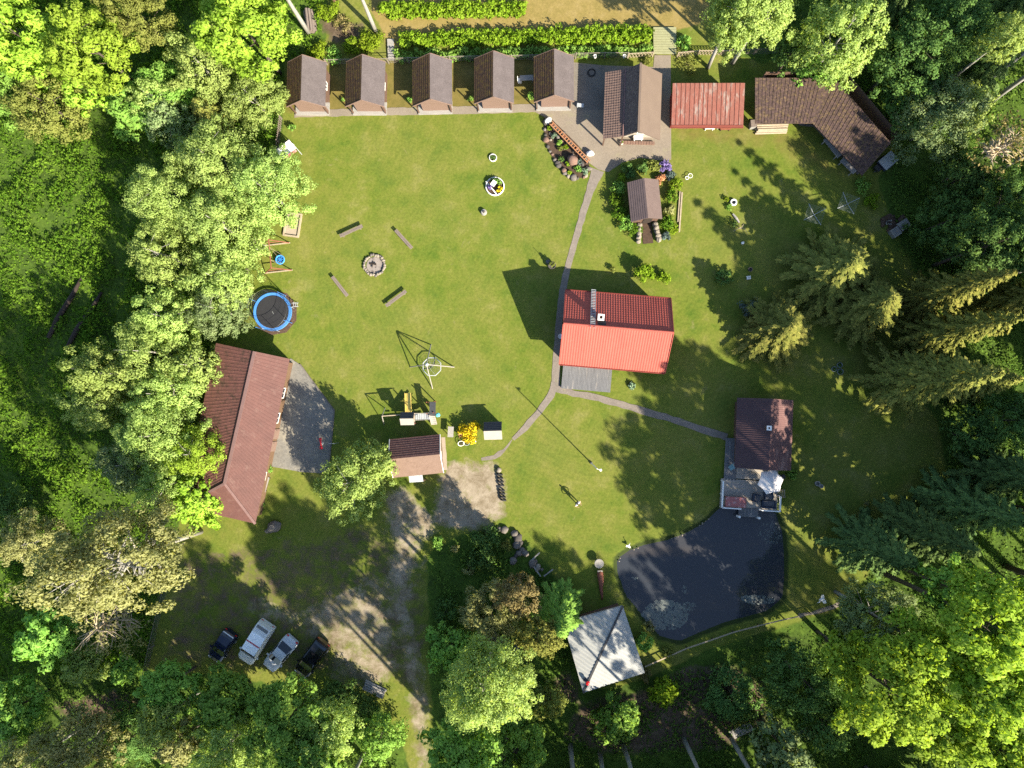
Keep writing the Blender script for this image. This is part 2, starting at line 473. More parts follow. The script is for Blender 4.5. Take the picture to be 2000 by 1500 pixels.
M['lily'] = surf('lily', (.13, .145, .135), (.09, .105, .10), 8, .6)
M['net_grey'] = surf('net_grey', (0.18, 0.186, 0.18), (0.15, 0.156, 0.156), 4, .9)
M['line_pale'] = surf('line_pale', (0.204, 0.24, 0.228), (0.18, 0.21, 0.204), 4, .8)
M['flower_yellow'] = leaf_mat('flower_yellow', [(0, (.30, .24, .012)), (.45, (.55, .40, .015)), (1, (.70, .54, .03))], .2)
M['flower_violet'] = leaf_mat('flower_violet', [(0, (.10, .07, .20)), (.6, (.20, .15, .36)), (1, (.32, .26, .45))], .2)
M['flower_orange'] = leaf_mat('flower_orange', [(0, (.45, .20, .08)), (.6, (.60, .32, .15)), (1, (.6, .45, .28))], .2)

# foliage
M['lf_birch'] = leaf_mat('leaf_birch', [(0, (0.259, 0.366, 0.098)), (.5, (0.366, 0.490, 0.139)), (1, (0.482, 0.589, 0.197))], 0.55)
M['lf_birch_grey'] = leaf_mat('leaf_birch_grey', [(0, (0.134, 0.208, 0.082)), (.5, (0.234, 0.314, 0.130)), (1, (0.360, 0.432, 0.216))], 0.50)
M['lf_gold'] = leaf_mat('leaf_gold', [(0, (.225, .24, .09)), (.5, (.33, .34, .135)), (1, (.44, .435, .20))], .5)
M['lf_maple'] = leaf_mat('leaf_maple', [(0, (0.183, 0.311, 0.029)), (.5, (0.301, 0.458, 0.051)), (1, (0.448, 0.595, 0.110))], 0.50)
M['lf_green'] = leaf_mat('leaf_green', [(0, (0.139, 0.277, 0.050)), (.5, (0.231, 0.416, 0.078)), (1, (0.370, 0.566, 0.127))], 0.45)
M['lf_dark'] = leaf_mat('leaf_dark', [(0, (0.062, 0.119, 0.035)), (.5, (0.101, 0.189, 0.049)), (1, (0.175, 0.271, 0.070))], 0.35)
M['lf_ochre'] = leaf_mat('leaf_ochre', [(0, (.15, .118, .05)), (.5, (.22, .18, .075)), (1, (.30, .255, .115))], .35)
M['lf_olive'] = leaf_mat('leaf_olive', [(0, (0.149, 0.182, 0.043)), (.5, (0.231, 0.264, 0.063)), (1, (0.330, 0.347, 0.099))], 0.45)
M['lf_spruce'] = leaf_mat('leaf_spruce', [(0, (0.053, 0.090, 0.033)), (.5, (0.090, 0.146, 0.045)), (1, (0.164, 0.224, 0.067))], 0.20)
M['lf_spruce_gold'] = leaf_mat('leaf_spruce_gold', [(0, (0.081, 0.101, 0.027)), (.5, (0.176, 0.186, 0.043)), (1, (0.297, 0.277, 0.074))], 0.25)
M['lf_under'] = leaf_mat('leaf_under', [(0, (0.055, 0.131, 0.014)), (.45, (0.110, 0.207, 0.020)), (1, (0.193, 0.303, 0.036))], 0.45, clump=.35)
M['lf_under_dark'] = leaf_mat('leaf_under_dark', [(0, (0.049, 0.108, 0.023)), (.5, (0.098, 0.186, 0.031)), (1, (0.195, 0.293, 0.049))], 0.40, clump=.3)
M['lf_hedge'] = leaf_mat('leaf_hedge', [(0, (0.112, 0.196, 0.013)), (.5, (0.190, 0.291, 0.020)), (1, (0.291, 0.381, 0.045))], 0.40, clump=1.0)
M['lf_hosta'] = leaf_mat('leaf_hosta', [(0, (.12, .19, .11)), (.5, (.18, .26, .17)), (1, (.26, .33, .22))], .2)
M['lf_bluegreen'] = leaf_mat('leaf_bluegreen', [(0, (.06, .09, .075)), (.5, (.10, .14, .12)), (1, (.16, .20, .18))], .15)
M['twig'] = surf('twig', (.42, .34, .24), (.33, .265, .18), 3, .9)
# ---------------------------------------------------------------- ground
def px_poly(pts, z=0.0):
    return [G(x, y, z) for x, y in pts]

def poly_sd(X, Y, poly):
    """signed distance (inside positive) of points to a polygon, numpy"""
    P = np.array([(p[0], p[1]) for p in poly]); Q = np.roll(P, -1, 0)
    dmin = np.full(X.shape, 1e9); inside = np.zeros(X.shape, bool)
    for (x0, y0), (x1, y1) in zip(P, Q):
        ex, ey = x1 - x0, y1 - y0
        t = np.clip(((X - x0) * ex + (Y - y0) * ey) / (ex * ex + ey * ey + 1e-12), 0, 1)
        dmin = np.minimum(dmin, np.hypot(X - x0 - t * ex, Y - y0 - t * ey))
        c = ((y0 > Y) != (y1 > Y)) & (X < (x1 - x0) * (Y - y0) / (y1 - y0 + 1e-12) + x0)
        inside ^= c
    return np.where(inside, dmin, -dmin)
def sstep(a, b, x):
    t = np.clip((x - a) / (b - a), 0, 1)
    return t * t * (3 - 2 * t)

POND = [(1203,1092),(1228,1074),(1262,1062),(1300,1055),(1340,1040),(1376,1020),(1402,994),(1420,980),(1500,985),(1518,1006),(1530,1040),(1534,1085),
        (1534,1130),(1530,1170),(1500,1195),(1460,1206),(1420,1216),(1370,1236),(1330,1254),(1290,1245),(1262,1215),(1240,1185),(1222,1165),(1213,1140),(1205,1118)]
GRAVEL = [[(872,905),(915,897),(958,902),(985,930),(992,975),(984,1005),(958,1030),(915,1040),(870,1035),(845,1010),(850,960)],
          [(748,968),(790,948),(850,1010),(858,1045),(820,1060),(800,1040),(762,1000)],
          [(742,1000),(775,985),(826,1050),(822,1110),(800,1180),(822,1280),(838,1390),(852,1600),(812,1600),(812,1450),(790,1340),(784,1260),(766,1200),(752,1120),(765,1060)],
          [(478,1190),(520,1168),(600,1183),(660,1145),(740,1120),(775,1190),(785,1290),(770,1345),(700,1345),(640,1325),(638,1270),(575,1218),(520,1225)]]
FOREST = [[(-900,-900),(625,-900),(640,60),(625,112),(556,120),(553,245),(500,480),(470,625),(405,690),(380,850),(345,1060),(288,1310),(-900,1330)],
          [(-900,1300),(300,1308),(420,1318),(640,1352),(722,1366),(775,1420),(800,1500),(806,2400),(-900,2400)],
          [(835,1080),(900,1045),(960,1025),(1020,1050),(1075,1110),(1110,1170),(1140,1340),(1200,1345),(1270,1320),(1400,1262),(1640,1190),(1690,1130),(1760,1010),(1850,930),(1830,820),(1740,720),(1800,560),(1740,430),
           (1712,350),(1755,290),(1650,150),(1560,110),(1500,125),(1400,100),(1400,-900),(2900,-900),(2900,2400),(870,2400),(850,1500),(838,1300)]]
BARE = [[(1250,1345),(1330,1300),(1420,1290),(1500,1330),(1500,1420),(1420,1470),(1180,1480),(1090,1440),(1130,1370)],
        [(1110,1300),(1075,1330),(1080,1380),(1140,1380),(1140,1340)],
        [(90,1370),(230,1340),(290,1370),(260,1430),(150,1440)],
        [(610,30),(720,40),(705,95),(640,90)],
        [(300,1080),(340,1060),(335,1110),(305,1200)]]
WORN = [[(330,1060),(520,1050),(700,1000),(830,1030),(850,1200),(850,1500),(800,1500),(770,1360),(640,1340),(420,1325),(300,1310),(310,1200)]]
FIELD = [[(705,-900),(1400,-900),(1385,40),(1320,62),(1275,62),(1000,62),(790,80),(760,112),(745,60),(725,20)]]
DRY = [[(556,120),(1125,112),(1125,215),(560,222)], [(1312,215),(1560,250),(1690,360),(1600,345),(1500,300),(1312,285)]]

def build_ground():
    s = .5
    xs = np.concatenate([[-3000, -1200, -500, -200, -110], np.arange(-72, 72.01, s), [110, 200, 500, 1200, 3000]])
    ys = np.concatenate([[-3000, -1200, -500, -200, -100], np.arange(-58, 62.01, s), [110, 200, 500, 1200, 3000]])
    X, Y = np.meshgrid(xs, ys)
    def m(polys, w):
        r = np.full(X.shape, -1e9)
        for p in polys: r = np.maximum(r, poly_sd(X, Y, px_poly(p)))
        return sstep(-w, w, r), r
    gr = np.maximum.reduce([k * m([p], w_)[0] for p, k, w_ in zip(GRAVEL, (1.0, .95, .85, .73), (1.2, 1.0, 1.5, 2.2))]); fo, _ = m(FOREST, .9); ba = np.maximum(.75 * m(BARE, 1.8)[0], .50 * m(WORN, 2.5)[0]); fi, _ = m(FIELD, .7); dr = np.maximum(m(DRY[:1], .9)[0], .55 * m(DRY[1:], 2.0)[0])
    _, pd = m([POND], 1)
    Z = -1.0 * sstep(-.35, 1.6, pd)
    nx, ny = len(xs), len(ys)
    verts = np.stack([X.ravel(), Y.ravel(), Z.ravel()], 1)
    idx = np.arange(nx * ny).reshape(ny, nx)
    faces = np.stack([idx[:-1, :-1].ravel(), idx[:-1, 1:].ravel(), idx[1:, 1:].ravel(), idx[1:, :-1].ravel()], 1)
    me = bpy.data.meshes.new("ground")
    me.vertices.add(len(verts)); me.vertices.foreach_set('co', verts.ravel())
    me.loops.add(faces.size); me.loops.foreach_set('vertex_index', faces.ravel())
    me.polygons.add(len(faces)); me.polygons.foreach_set('loop_start', np.arange(0, faces.size, 4)); me.polygons.foreach_set('loop_total', np.full(len(faces), 4))
    a = me.color_attributes.new("zone", 'FLOAT_COLOR', 'POINT')
    a.data.foreach_set('color', np.stack([gr.ravel(), fo.ravel(), ba.ravel(), fi.ravel()], 1).astype(np.float32).ravel())
    b = me.color_attributes.new("zone_dry", 'FLOAT_COLOR', 'POINT')
    shore = sstep(-1.0, .2, pd) 
    b.data.foreach_set('color', np.stack([dr.ravel(), shore.ravel(), 0 * shore.ravel(), 0 * shore.ravel() + 1], 1).astype(np.float32).ravel())
    me.update(calc_edges=True)
    # material
    mt, nt, out = nodes("ground")
    tc = nt.nodes.new('ShaderNodeTexCoord'); P = tc.outputs['Object']
    at = nt.nodes.new('ShaderNodeAttribute'); at.attribute_name = "zone"
    sp = nt.nodes.new('ShaderNodeSeparateColor'); nt.links.new(at.outputs['Color'], sp.inputs[0])
    at2 = nt.nodes.new('ShaderNodeAttribute'); at2.attribute_name = "zone_dry"
    sp2 = nt.nodes.new('ShaderNodeSeparateColor'); nt.links.new(at2.outputs['Color'], sp2.inputs[0])
    def nz(scale, detail=6, rough=.62, dist=0, st=(1, 1, 1), rot=0):
        return tex_noise(nt, mapping(nt, P, st, (0, 0, rot)), scale, detail, rough, dist).outputs[0]
    def mask(ch, n, lo=.42, hi=.62, amt=.9):
        v = math_n(nt, 'ADD', ch, math_n(nt, 'MULTIPLY', math_n(nt, 'SUBTRACT', n, .5), amt))
        r = ramp(nt, [(lo, (0, 0, 0)), (hi, (1, 1, 1))]); nt.links.new(v, r.inputs[0]); return r.outputs[0]
    def cr(n, stops):
        r = ramp(nt, stops); nt.links.new(n, r.inputs[0]); return r.outputs[0]
    big, mid, fin = nz(.09, 4), nz(.32, 8, .68), nz(4.0, 6, .75)
    lawn = cr(mid, [(.34, (.066, .103, .010)), (.46, (.104, .126, .014)), (.56, (.130, .137, .020)), (.66, (.168, .158, .036))])
    lawn = mix(nt, cr(nz(.16, 9, .72, .8), [(.50, (0, 0, 0)), (.66, (.55, .55, .55))]), lawn, (.080, .115, .014))
    lawn = mix(nt, cr(nz(.7, 8, .75, .5), [(.60, (0, 0, 0)), (.70, (.6, .6, .6))]), lawn, (.195, .165, .060))
    lawn = mix(nt, cr(big, [(.40, (0, 0, 0)), (.70, (.8, .8, .8))]), lawn, mix(nt, .55, lawn, (0.159, 0.141, 0.03)))
    lawn = mix(nt, 1.0, lawn, cr(fin, [(.25, (.60, .66, .58)), (.75, (1.28, 1.24, 1.32))]), 'MULTIPLY')
    # faint mowing swathes
    w = nt.nodes.new('ShaderNodeTexWave'); w.wave_type = 'BANDS'; w.bands_direction = 'X'
    w.inputs['Scale'].default_value = .55; w.inputs['Distortion'].default_value = 3.5; w.inputs['Detail'].default_value = 2; w.inputs['Detail Scale'].default_value = .12
    nt.links.new(mapping(nt, P, (1, 1, 1), (0, 0, .5)), w.inputs['Vector'])
    lawn = mix(nt, 1.0, lawn, cr(w.outputs[0], [(.2, (.975, .98, .97)), (.8, (1.02, 1.02, 1.01))]), 'MULTIPLY')
    w2 = nt.nodes.new('ShaderNodeTexWave'); w2.wave_type = 'RINGS'; w2.rings_direction = 'Z'
    w2.inputs['Scale'].default_value = .42; w2.inputs['Distortion'].default_value = 4.5; w2.inputs['Detail'].default_value = 3; w2.inputs['Detail Scale'].default_value = .25
    mp = nt.nodes.new('ShaderNodeMapping'); mp.inputs['Location'].default_value = (-11, -21, 0); nt.links.new(P, mp.inputs['Vector']); nt.links.new(mp.outputs[0], w2.inputs['Vector'])
    lawn = mix(nt, cr(nz(.07, 3), [(.42, (0, 0, 0)), (.62, (1, 1, 1))]), lawn, mix(nt, 1.0, lawn, cr(w2.outputs[0], [(.25, (.96, .97, .96)), (.75, (1.04, 1.03, 1.03))]), 'MULTIPLY'))
    lawn = mix(nt, 1.0, lawn, (.93, .99, 1.2), 'MULTIPLY')
    dry = cr(nz(1.1), [(.3, (.088, .080, .020)), (.7, (.150, .118, .036))])
    col = mix(nt, mask(sp2.outputs[0], nz(.8), .35, .75, .8), lawn, dry)
    field = cr(nz(.8, 7, .68), [(.25, (0.141, 0.117, 0.033)), (.5, (0.201, 0.153, 0.051)), (.75, (0.24, 0.183, 0.075))])
    field = mix(nt, 1.0, field, cr(fin, [(.25, (.72, .72, .72)), (.75, (1.18, 1.18, 1.18))]), 'MULTIPLY')
    col = mix(nt, mask(at.outputs['Alpha'], nz(.7)), col, field)
    forest = cr(nz(.5, 7, .7), [(.28, (.030, .045, .012)), (.5, (.048, .085, .013)), (.72, (.075, .12, .017))])
    forest = mix(nt, 1.0, forest, cr(nz(3.2, 6, .8), [(.3, (.45, .5, .4)), (.7, (1.45, 1.4, 1.4))]), 'MULTIPLY')
    col = mix(nt, mask(sp.outputs[1], nz(.8)), col, forest)
    bare = cr(nz(1.2, 7, .7), [(.28, (0.045, 0.03, 0.021)), (.5, (0.078, 0.057, 0.039)), (.72, (0.132, 0.102, 0.069))])
    col = mix(nt, mask(sp.outputs[2], nz(.6, 7, .7)), col, bare)
    gravel = cr(nz(.7, 10, .78, .4), [(.26, (.095, .078, .044)), (.42, (.165, .132, .088)), (.55, (.245, .205, .150)), (.75, (.34, .288, .222))])
    gravel = mix(nt, 1.0, gravel, cr(nz(9, 6, .8), [(.25, (.82, .82, .82)), (.75, (1.1, 1.1, 1.1))]), 'MULTIPLY')
    col = mix(nt, mask(sp.outputs[0], nz(.55, 8, .74, .3), .42, .86, 2.2), col, gravel)
    col = mix(nt, mask(sp2.outputs[1], nz(1.5), .4, .7, .5), col, (0.03, 0.042, 0.012))
    b = nt.nodes.new('ShaderNodeBsdfPrincipled')
    nt.links.new(col, b.inputs['Base Color'])
    b.inputs['Roughness'].default_value = .95; b.inputs['Specular IOR Level'].default_value = .1
    bn = nt.nodes.new('ShaderNodeBump'); bn.inputs['Strength'].default_value = .3; bn.inputs['Distance'].default_value = .05
    nt.links.new(nz(4.5, 5, .7), bn.inputs['Height']); nt.links.new(bn.outputs[0], b.inputs['Normal'])
    nt.links.new(b.outputs[0], out.inputs[0])
    me.materials.append(mt)
    o = bpy.data.objects.new("ground", me); COL.objects.link(o)
    tag(o, kind='structure')
build_ground()

def build_pond():
    m, nt, out = nodes("water")
    b = nt.nodes.new('ShaderNodeBsdfPrincipled')
    tc = nt.nodes.new('ShaderNodeTexCoord')
    n = tex_noise(nt, mapping(nt, tc.outputs['Object'], (.5, 2.2, 1), (0, 0, R(35))), .16, 5, .62, .4)
    r = ramp(nt, [(.52, (.031, .035, .043)), (.72, (.046, .042, .042))]); nt.links.new(n.outputs[0], r.inputs[0])
    nt.links.new(r.outputs[0], b.inputs['Base Color'])
    b.inputs['Roughness'].default_value = .04
    b.inputs['IOR'].default_value = 1.33
    n2 = tex_noise(nt, tc.outputs['Object'], 2.2, 4, .6)
    bn = nt.nodes.new('ShaderNodeBump'); bn.inputs['Strength'].default_value = .02; bn.inputs['Distance'].default_value = .03
    nt.links.new(n2.outputs[0], bn.inputs['Height']); nt.links.new(bn.outputs[0], b.inputs['Normal'])
    nt.links.new(b.outputs[0], out.inputs[0])
    c = Vector((0, 0)); pl = px_poly(POND)
    for p in pl: c += p.xy / len(pl)
    ring = [(c.x + (p.x - c.x) * 1.06, c.y + (p.y - c.y) * 1.06, -.14) for p in pl]
    o = mesh_obj("pond_water", ring, [list(range(len(ring)))[::-1]], m)
    o.data.flip_normals() if o.data.polygons[0].normal.z < 0 else None
    tag(o, kind='structure')
build_pond()

def strip(name, px_pts, widths, z0, z1, m, jitter=.06, seed=1, sub=8, kind='structure'):
    """a slab following a line of pixels on the ground"""
    rnd = random.Random(seed)
    P = [G(x, y).xy for x, y in px_pts]
    if not hasattr(widths, '__len__'): widths = [widths] * len(P)
    pts = []; ws = []
    for i in range(len(P) - 1):
        k = max(2, int((P[i + 1] - P[i]).length / .6))
        for j in range(k):
            pts.append(P[i].lerp(P[i + 1], j / k)); ws.append(widths[i] * (1 - j / k) + widths[i + 1] * j / k)
    pts.append(P[-1]); ws.append(widths[-1])
    L = []; Rr = []
    for i, p in enumerate(pts):
        d = (pts[min(i + 1, len(pts) - 1)] - pts[max(i - 1, 0)]).normalized(); n = Vector((-d.y, d.x))
        L.append(p + n * (ws[i] / 2 + rnd.uniform(-jitter, jitter))); Rr.append(p - n * (ws[i] / 2 + rnd.uniform(-jitter, jitter)))
    b = MB(); n = len(pts)
    vs = [(p.x, p.y, z1) for p in L] + [(p.x, p.y, z1) for p in Rr] + [(p.x, p.y, z0) for p in L] + [(p.x, p.y, z0) for p in Rr]
    fs = []
    for i in range(n - 1):
        fs += [[n + i, n + i + 1, i + 1, i], [i, i + 1, 2 * n + i + 1, 2 * n + i], [n + i + 1, n + i, 3 * n + i, 3 * n + i + 1]]
    fs += [[n, 0, 2 * n, 3 * n], [n - 1, 2 * n - 1, 4 * n - 1, 3 * n - 1]]
    b.add(vs, fs)
    o = b.build(name, m)
    if kind: tag(o, kind=kind)
    return o
def sheet(name, pts, z0, z1, m, kind='structure'):
    b = MB(); b.prism([(p.x, p.y) for p in px_poly(pts)], z0, z1)
    o = b.build(name, m); tag(o, kind=kind); return o

strip("cabin_path", [(575,223),(700,219),(830,217),(960,214),(1040,211),(1062,214)], [.75,.85,.85,.9,.9,.7], -.05, .028, M['paving_warm'], .05)
sheet("courtyard", [(1030,205),(1120,199),(1120,122),(1180,128),(1276,131),(1278,108),(1310,108),(1311,312),(1285,313),(1250,308),(1215,318),(1188,336),(1168,331),(1150,318),(1135,290),(1100,255),(1078,238),(1062,228),(1040,216)], -.05, .032, M['paving_warm'])
sheet("yard_shade", [(1122,124),(1180,128),(1180,215),(1122,215)], -.04, .036, M['paving_dark'])  # darker sheet where the house shadow falls, shade put into its colour
strip("garden_path", [(1168,332),(1160,352),(1148,385),(1132,440),(1115,500),(1104,540),(1097,580),(1091,640),(1087,700),(1085,752)], [1.5,1.1,.8,.72,.72,.72,.72,.72,.8,.95], -.05, .030, M['paving_path'], .05)
strip("garden_path", [(1085,748),(1076,772),(1052,805),(1025,836),(1002,858)], [.9,.75,.68,.62,.5], -.05, .034, M['paving_path'], .06, 2)
strip("garden_path", [(1088,758),(1120,768),(1170,778),(1230,795),(1300,815),(1360,835),(1420,854)], [.9,.7,.7,.72,.72,.7,.7], -.05, .038, M['paving_path'], .07, 3)
strip("dirt_path", [(1000,858),(985,880),(965,892),(940,897)], [.25,.4,.45,.5], -.05, .012, M['paving_path'], .12, 4)
sheet("terrace", [(568,700),(586,712),(652,801),(648,850),(641,925),(590,922),(535,912),(500,905),(540,740)], -.05, .06, M['concrete'])
strip("terrace_kerb", [(586,711),(620,757),(653,801),(649,850),(641,926)], .12, -.05, .10, M['stone'], .01, 5)
strip("bank_path", [(1560,1203),(1600,1193),(1640,1180)], [.35,.4,.45], -.05, .015, M['paving_path'], .12, 6)
# ---------------------------------------------------------------- buildings
def wall_opening(root, kind, x, y, face, w, h, zc, frame_m, name=None):
    """a window or door set 3 mm proud of a wall; face = +x,-x,+y,-y of the building"""
    n = {'+x': (1, 0), '-x': (-1, 0), '+y': (0, 1), '-y': (0, -1)}[face]
    t = (-n[1], n[0])
    b = MB(); f = .07
    def bx(u, z, su, sz, d, dep):
        c = (x + n[0] * d + t[0] * u, y + n[1] * d + t[1] * u, z)
        s = (abs(n[0]) * dep + abs(t[0]) * su, abs(n[1]) * dep + abs(t[1]) * su, sz)
        return c, s
    if kind == 'window':
        for u in (-w / 2, w / 2): b.box(*bx(u, zc, f, h + f, .03, .06))
        for z in (-h / 2, h / 2): b.box(*bx(0, zc + z, w - f, f, .03, .06))
        b.box(*bx(0, zc, .05, h - f, .025, .05))
        o = b.build('window', frame_m, root)
        MB().box(*bx(0, zc, w - f, h - f, .012, .02)).build('pane', M['glass'], o)
    else:
        b.box(*bx(0, zc, w, h, .03, .06))
        for z in (-.25, .25): b.box(*bx(0, zc + z * h, w * .7, h * .36, .062, .012))
        o = b.build('door', frame_m, root)
        MB().box(*bx(w * .38, zc, .05, .12, .085, .03)).build('handle', M['metal_dark'], o)
    return o

def frame_from(corners, z):
    """local frame of a rectangle seen at height z: corners a,b (back edge), c,d (front edge)"""
    a, b, c, d = [G(x, y, z) for x, y in corners]
    v = ((b - a) + (c - d)); ang = math.atan2(v.y, v.x)
    ctr = (a + b + c + d) / 4
    W = ((b - a).length + (c - d).length) / 2
    Lh = ((a - d).length + (b - c).length) / 2
    return Vector((ctr.x, ctr.y, 0)), ang, W, Lh
def local(root, p):
    rz = -root.rotation_euler[2]
    d = Vector(p) - root.location
    return Vector((d.x * math.cos(rz) - d.y * math.sin(rz), d.x * math.sin(rz) + d.y * math.cos(rz), d.z))

def gable(name, label, cat, corners, eh, rh, wall_m, mL, mR, ox=.35, oyf=.3, oyb=.3, ul=FLAT, vl=FLAT, rx=0.0, group=None, ridge_m=None, th=.09, ehr=None, barge=None):
    ctr, ang, W, L = frame_from(corners, eh)
    root = thing(name, label, cat, ctr, ang, group)
    ehr = eh if ehr is None else ehr
    b = MB()
    x0, x1, xr = -W / 2, W / 2, rx
    b.slope([(x0, -L / 2, eh), (x0, L / 2, eh), (xr, L / 2, rh), (xr, -L / 2, rh)], ul, vl, th, 0)
    b.slope([(x1, -L / 2, ehr), (x1, L / 2, ehr), (xr, L / 2, rh), (xr, -L / 2, rh)], ul, vl, th, 1)
    roof = b.build('roof', [mL, mR], root)
    if ridge_m:
        MB().box((xr, 0, rh + .03), (.22, L + .04, .10)).build('ridge_cap', ridge_m, roof)
    if barge:
        for s in (-1, 1):
            y = s * (L / 2 + .03); bb = MB()
            bb.beam((x0, y, eh - .06), (xr, y, rh - .05), .05, .16); bb.beam((x1, y, ehr - .06), (xr, y, rh - .05), .05, .16)
            bb.build('bargeboard', barge, roof)
    # walls: a pentagonal shell under the roof
    wx0, wx1 = x0 + ox, x1 - ox
    def zr(x):
        z = eh + (rh - eh) * (x - x0) / (xr - x0) if x <= xr else ehr + (rh - ehr) * (x1 - x) / (x1 - xr)
        return z - th - .04
    prof = [(wx0, 0), (wx1, 0), (wx1, zr(wx1)), (xr, zr(xr)), (wx0, zr(wx0))]
    yf, yb = -L / 2 + oyf, L / 2 - oyb
    w = MB()
    vs = [(x, yf, z) for x, z in prof] + [(x, yb, z) for x, z in prof]
    w.add(vs, [[0, 1, 2, 3, 4], [9, 8, 7, 6, 5]] + [[(i + 1) % 5, i, i + 5, (i + 1) % 5 + 5] for i in range(5)])
    w.build('wall', wall_m, root)
    root['dims'] = [W, L, wx0, wx1, yf, yb]
    return root, W, L, (wx0, wx1, yf, yb)

# --- the five cabins
def make_cabin(corners, label):
    root, W, L, (wx0, wx1, yf, yb) = gable('cabin', label, 'cabin', corners, 2.35, 3.95, M['wall_brown'], M['roof_moss'], M['roof_cabin'],
                                           ox=.28, oyf=1.45, oyb=.3, vl=steps(9, .018), group='cabins in a row', barge=M['wall_brown_pale'])
    # gable panel over the porch, parapet, posts, deck
    g = MB(); y = -L / 2 + .16
    g.add([(-W / 2 + .3, y, 2.46), (W / 2 - .3, y, 2.46), (0, y, 3.72), (-W / 2 + .3, y + .06, 2.46), (W / 2 - .3, y + .06, 2.46), (0, y + .06, 3.72)],
          [[0, 1, 2], [5, 4, 3], [1, 0, 3, 4], [2, 1, 4, 5], [0, 2, 5, 3]])
    g.build('gable_panel', M['wall_brown_pale'], root)
    MB().box((0, (-L / 2 + yf) / 2, .10), (W - .5, yf + L / 2 - .02, .20)).build('porch_deck', M['wood_grey'], root)
    p = MB()
    for k in range(11):
        p.box((.28, -L / 2 + .42, .28 + k * .155), (W - 1.05, .05, .148))
    p.build('board_screen', M['wall_brown_pale'], root)
    for x in (-W / 2 + .33, W / 2 - .33):
        MB().box((x, -L / 2 + .2, 1.22), (.12, .12, 2.04)).build('porch_post', M['wall_brown'], root)
    wall_opening(root, 'door', -.7, yf, '-y', .85, 1.95, 1.18, M['wall_brown_pale'])
    wall_opening(root, 'window', .8, yf, '-y', .8, .8, 1.5, M['white_paint'])
    wall_opening(root, 'window', wx1, .3, '+x', .8, .7, 1.5, M['white_paint'])
    return root
cab1 = make_cabin([(559,123),(636,121),(637,209),(562,207)], 'brown cabin with a pale worn roof at the tree end of the row')
for c, lab in [([(675,122),(751,120),(750.5,209),(677,207)], 'brown cabin with streaky moss on its dark roof side, beside the narrow plank bridge'),
               ([(805.5,121),(883,117),(882,206),(806.5,206)], 'middle cabin of the row, with three cabins\' width of grass to either side'),
               ([(926,116),(1003,113),(1003,202),(928,201)], 'brown cabin with a white table standing at its right wall'),
               ([(1042,113),(1120,111),(1121,197),(1044,198)], 'darker roofed cabin at the paved yard end of the row')]:
    ctr, ang, _, _ = frame_from(c, 2.35)
    copy_thing(cab1, ctr, ang, lab)

# --- the kitchen house with a broken roof pitch
def kitchen():
    c = [(1181,141),(1292,144),(1290,273),(1179,271)]
    eh = 2.5
    ctr, ang, W, L = frame_from(c, eh)
    root = thing('kitchen_house', 'tiled house with a low tiled roof strip, a steep dark side and smooth pale side', 'house', ctr, ang)
    xb, xr = local(root, G(1218.5, 204, 3.25)).x, local(root, G(1249, 200, 4.6)).x
    x0, x1 = -W / 2, W / 2
    b = MB()
    b.slope([(x0, -L/2, eh), (x0, L/2, eh), (xb, L/2, 3.25), (xb, -L/2, 3.25)], ribs(26, .008, .03), steps(8, .03), .1, 0)
    b.slope([(xb, -L/2, 3.22), (xb, L/2, 3.22), (xr, L/2, 4.6), (xr, -L/2, 4.6)], FLAT, steps(6, .03), .1, 1)
    b.slope([(x1, -L/2, eh), (x1, L/2, eh), (xr, L/2, 4.6), (xr, -L/2, 4.6)], FLAT, steps(9, .012), .1, 2)
    roof = b.build('roof', [M['roof_tile'], M['roof_tile_worn'], M['roof_tile_pale']], root)
    MB().box((xb + .02, 0, 3.33), (.12, L, .07)).build('flashing', M['ridge_pale'], roof)
    MB().box((xr, 0, 4.63), (.22, L + .03, .1)).build('ridge_cap', M['roof_tile_pale'], roof)
    w = MB(); o = .35
    prof = [(x0 + o, 0), (x1 - o, 0), (x1 - o, 2.75), (xr, 4.42), (xb, 3.05), (x0 + o, 2.45)]
    yf, yb = -L / 2 + 1.25, L / 2 - .3
    w.add([(x, yf, z) for x, z in prof] + [(x, yb, z) for x, z in prof],
          [[0, 1, 2, 3, 4, 5], [11, 10, 9, 8, 7, 6]] + [[(i + 1) % 6, i, i + 6, (i + 1) % 6 + 6] for i in range(6)])
    w.build('wall', M['wall_cream'], root)
    for x in (x0 + .2, x0 + 2.1): MB().box((x, -L / 2 + .25, 1.2), (.14, .14, 2.4)).build('porch_post', M['wall_brown'], root)
    wall_opening(root, 'door', x0 + 1.3, yf, '-y', .95, 2.0, 1.02, M['wall_brown'])
    wall_opening(root, 'window', 1.4, yf, '-y', 1.3, 1.0, 1.5, M['white_paint'])
    wall_opening(root, 'window', x1 - o, 0, '+x', 1.2, .9, 1.5, M['white_paint'])
    wall_opening(root, 'window', x0 + o, .6, '-x', 1.1, .8, 1.45, M['white_paint'])
    # brick plinth bed under the front gable
    p = MB()
    for k in range(12): p.box((-.6 + k * .30, -L / 2 + .55, .16), (.27, .30, .30))
    p.build('brick_plinth', M['stone_red'], root)
kitchen()

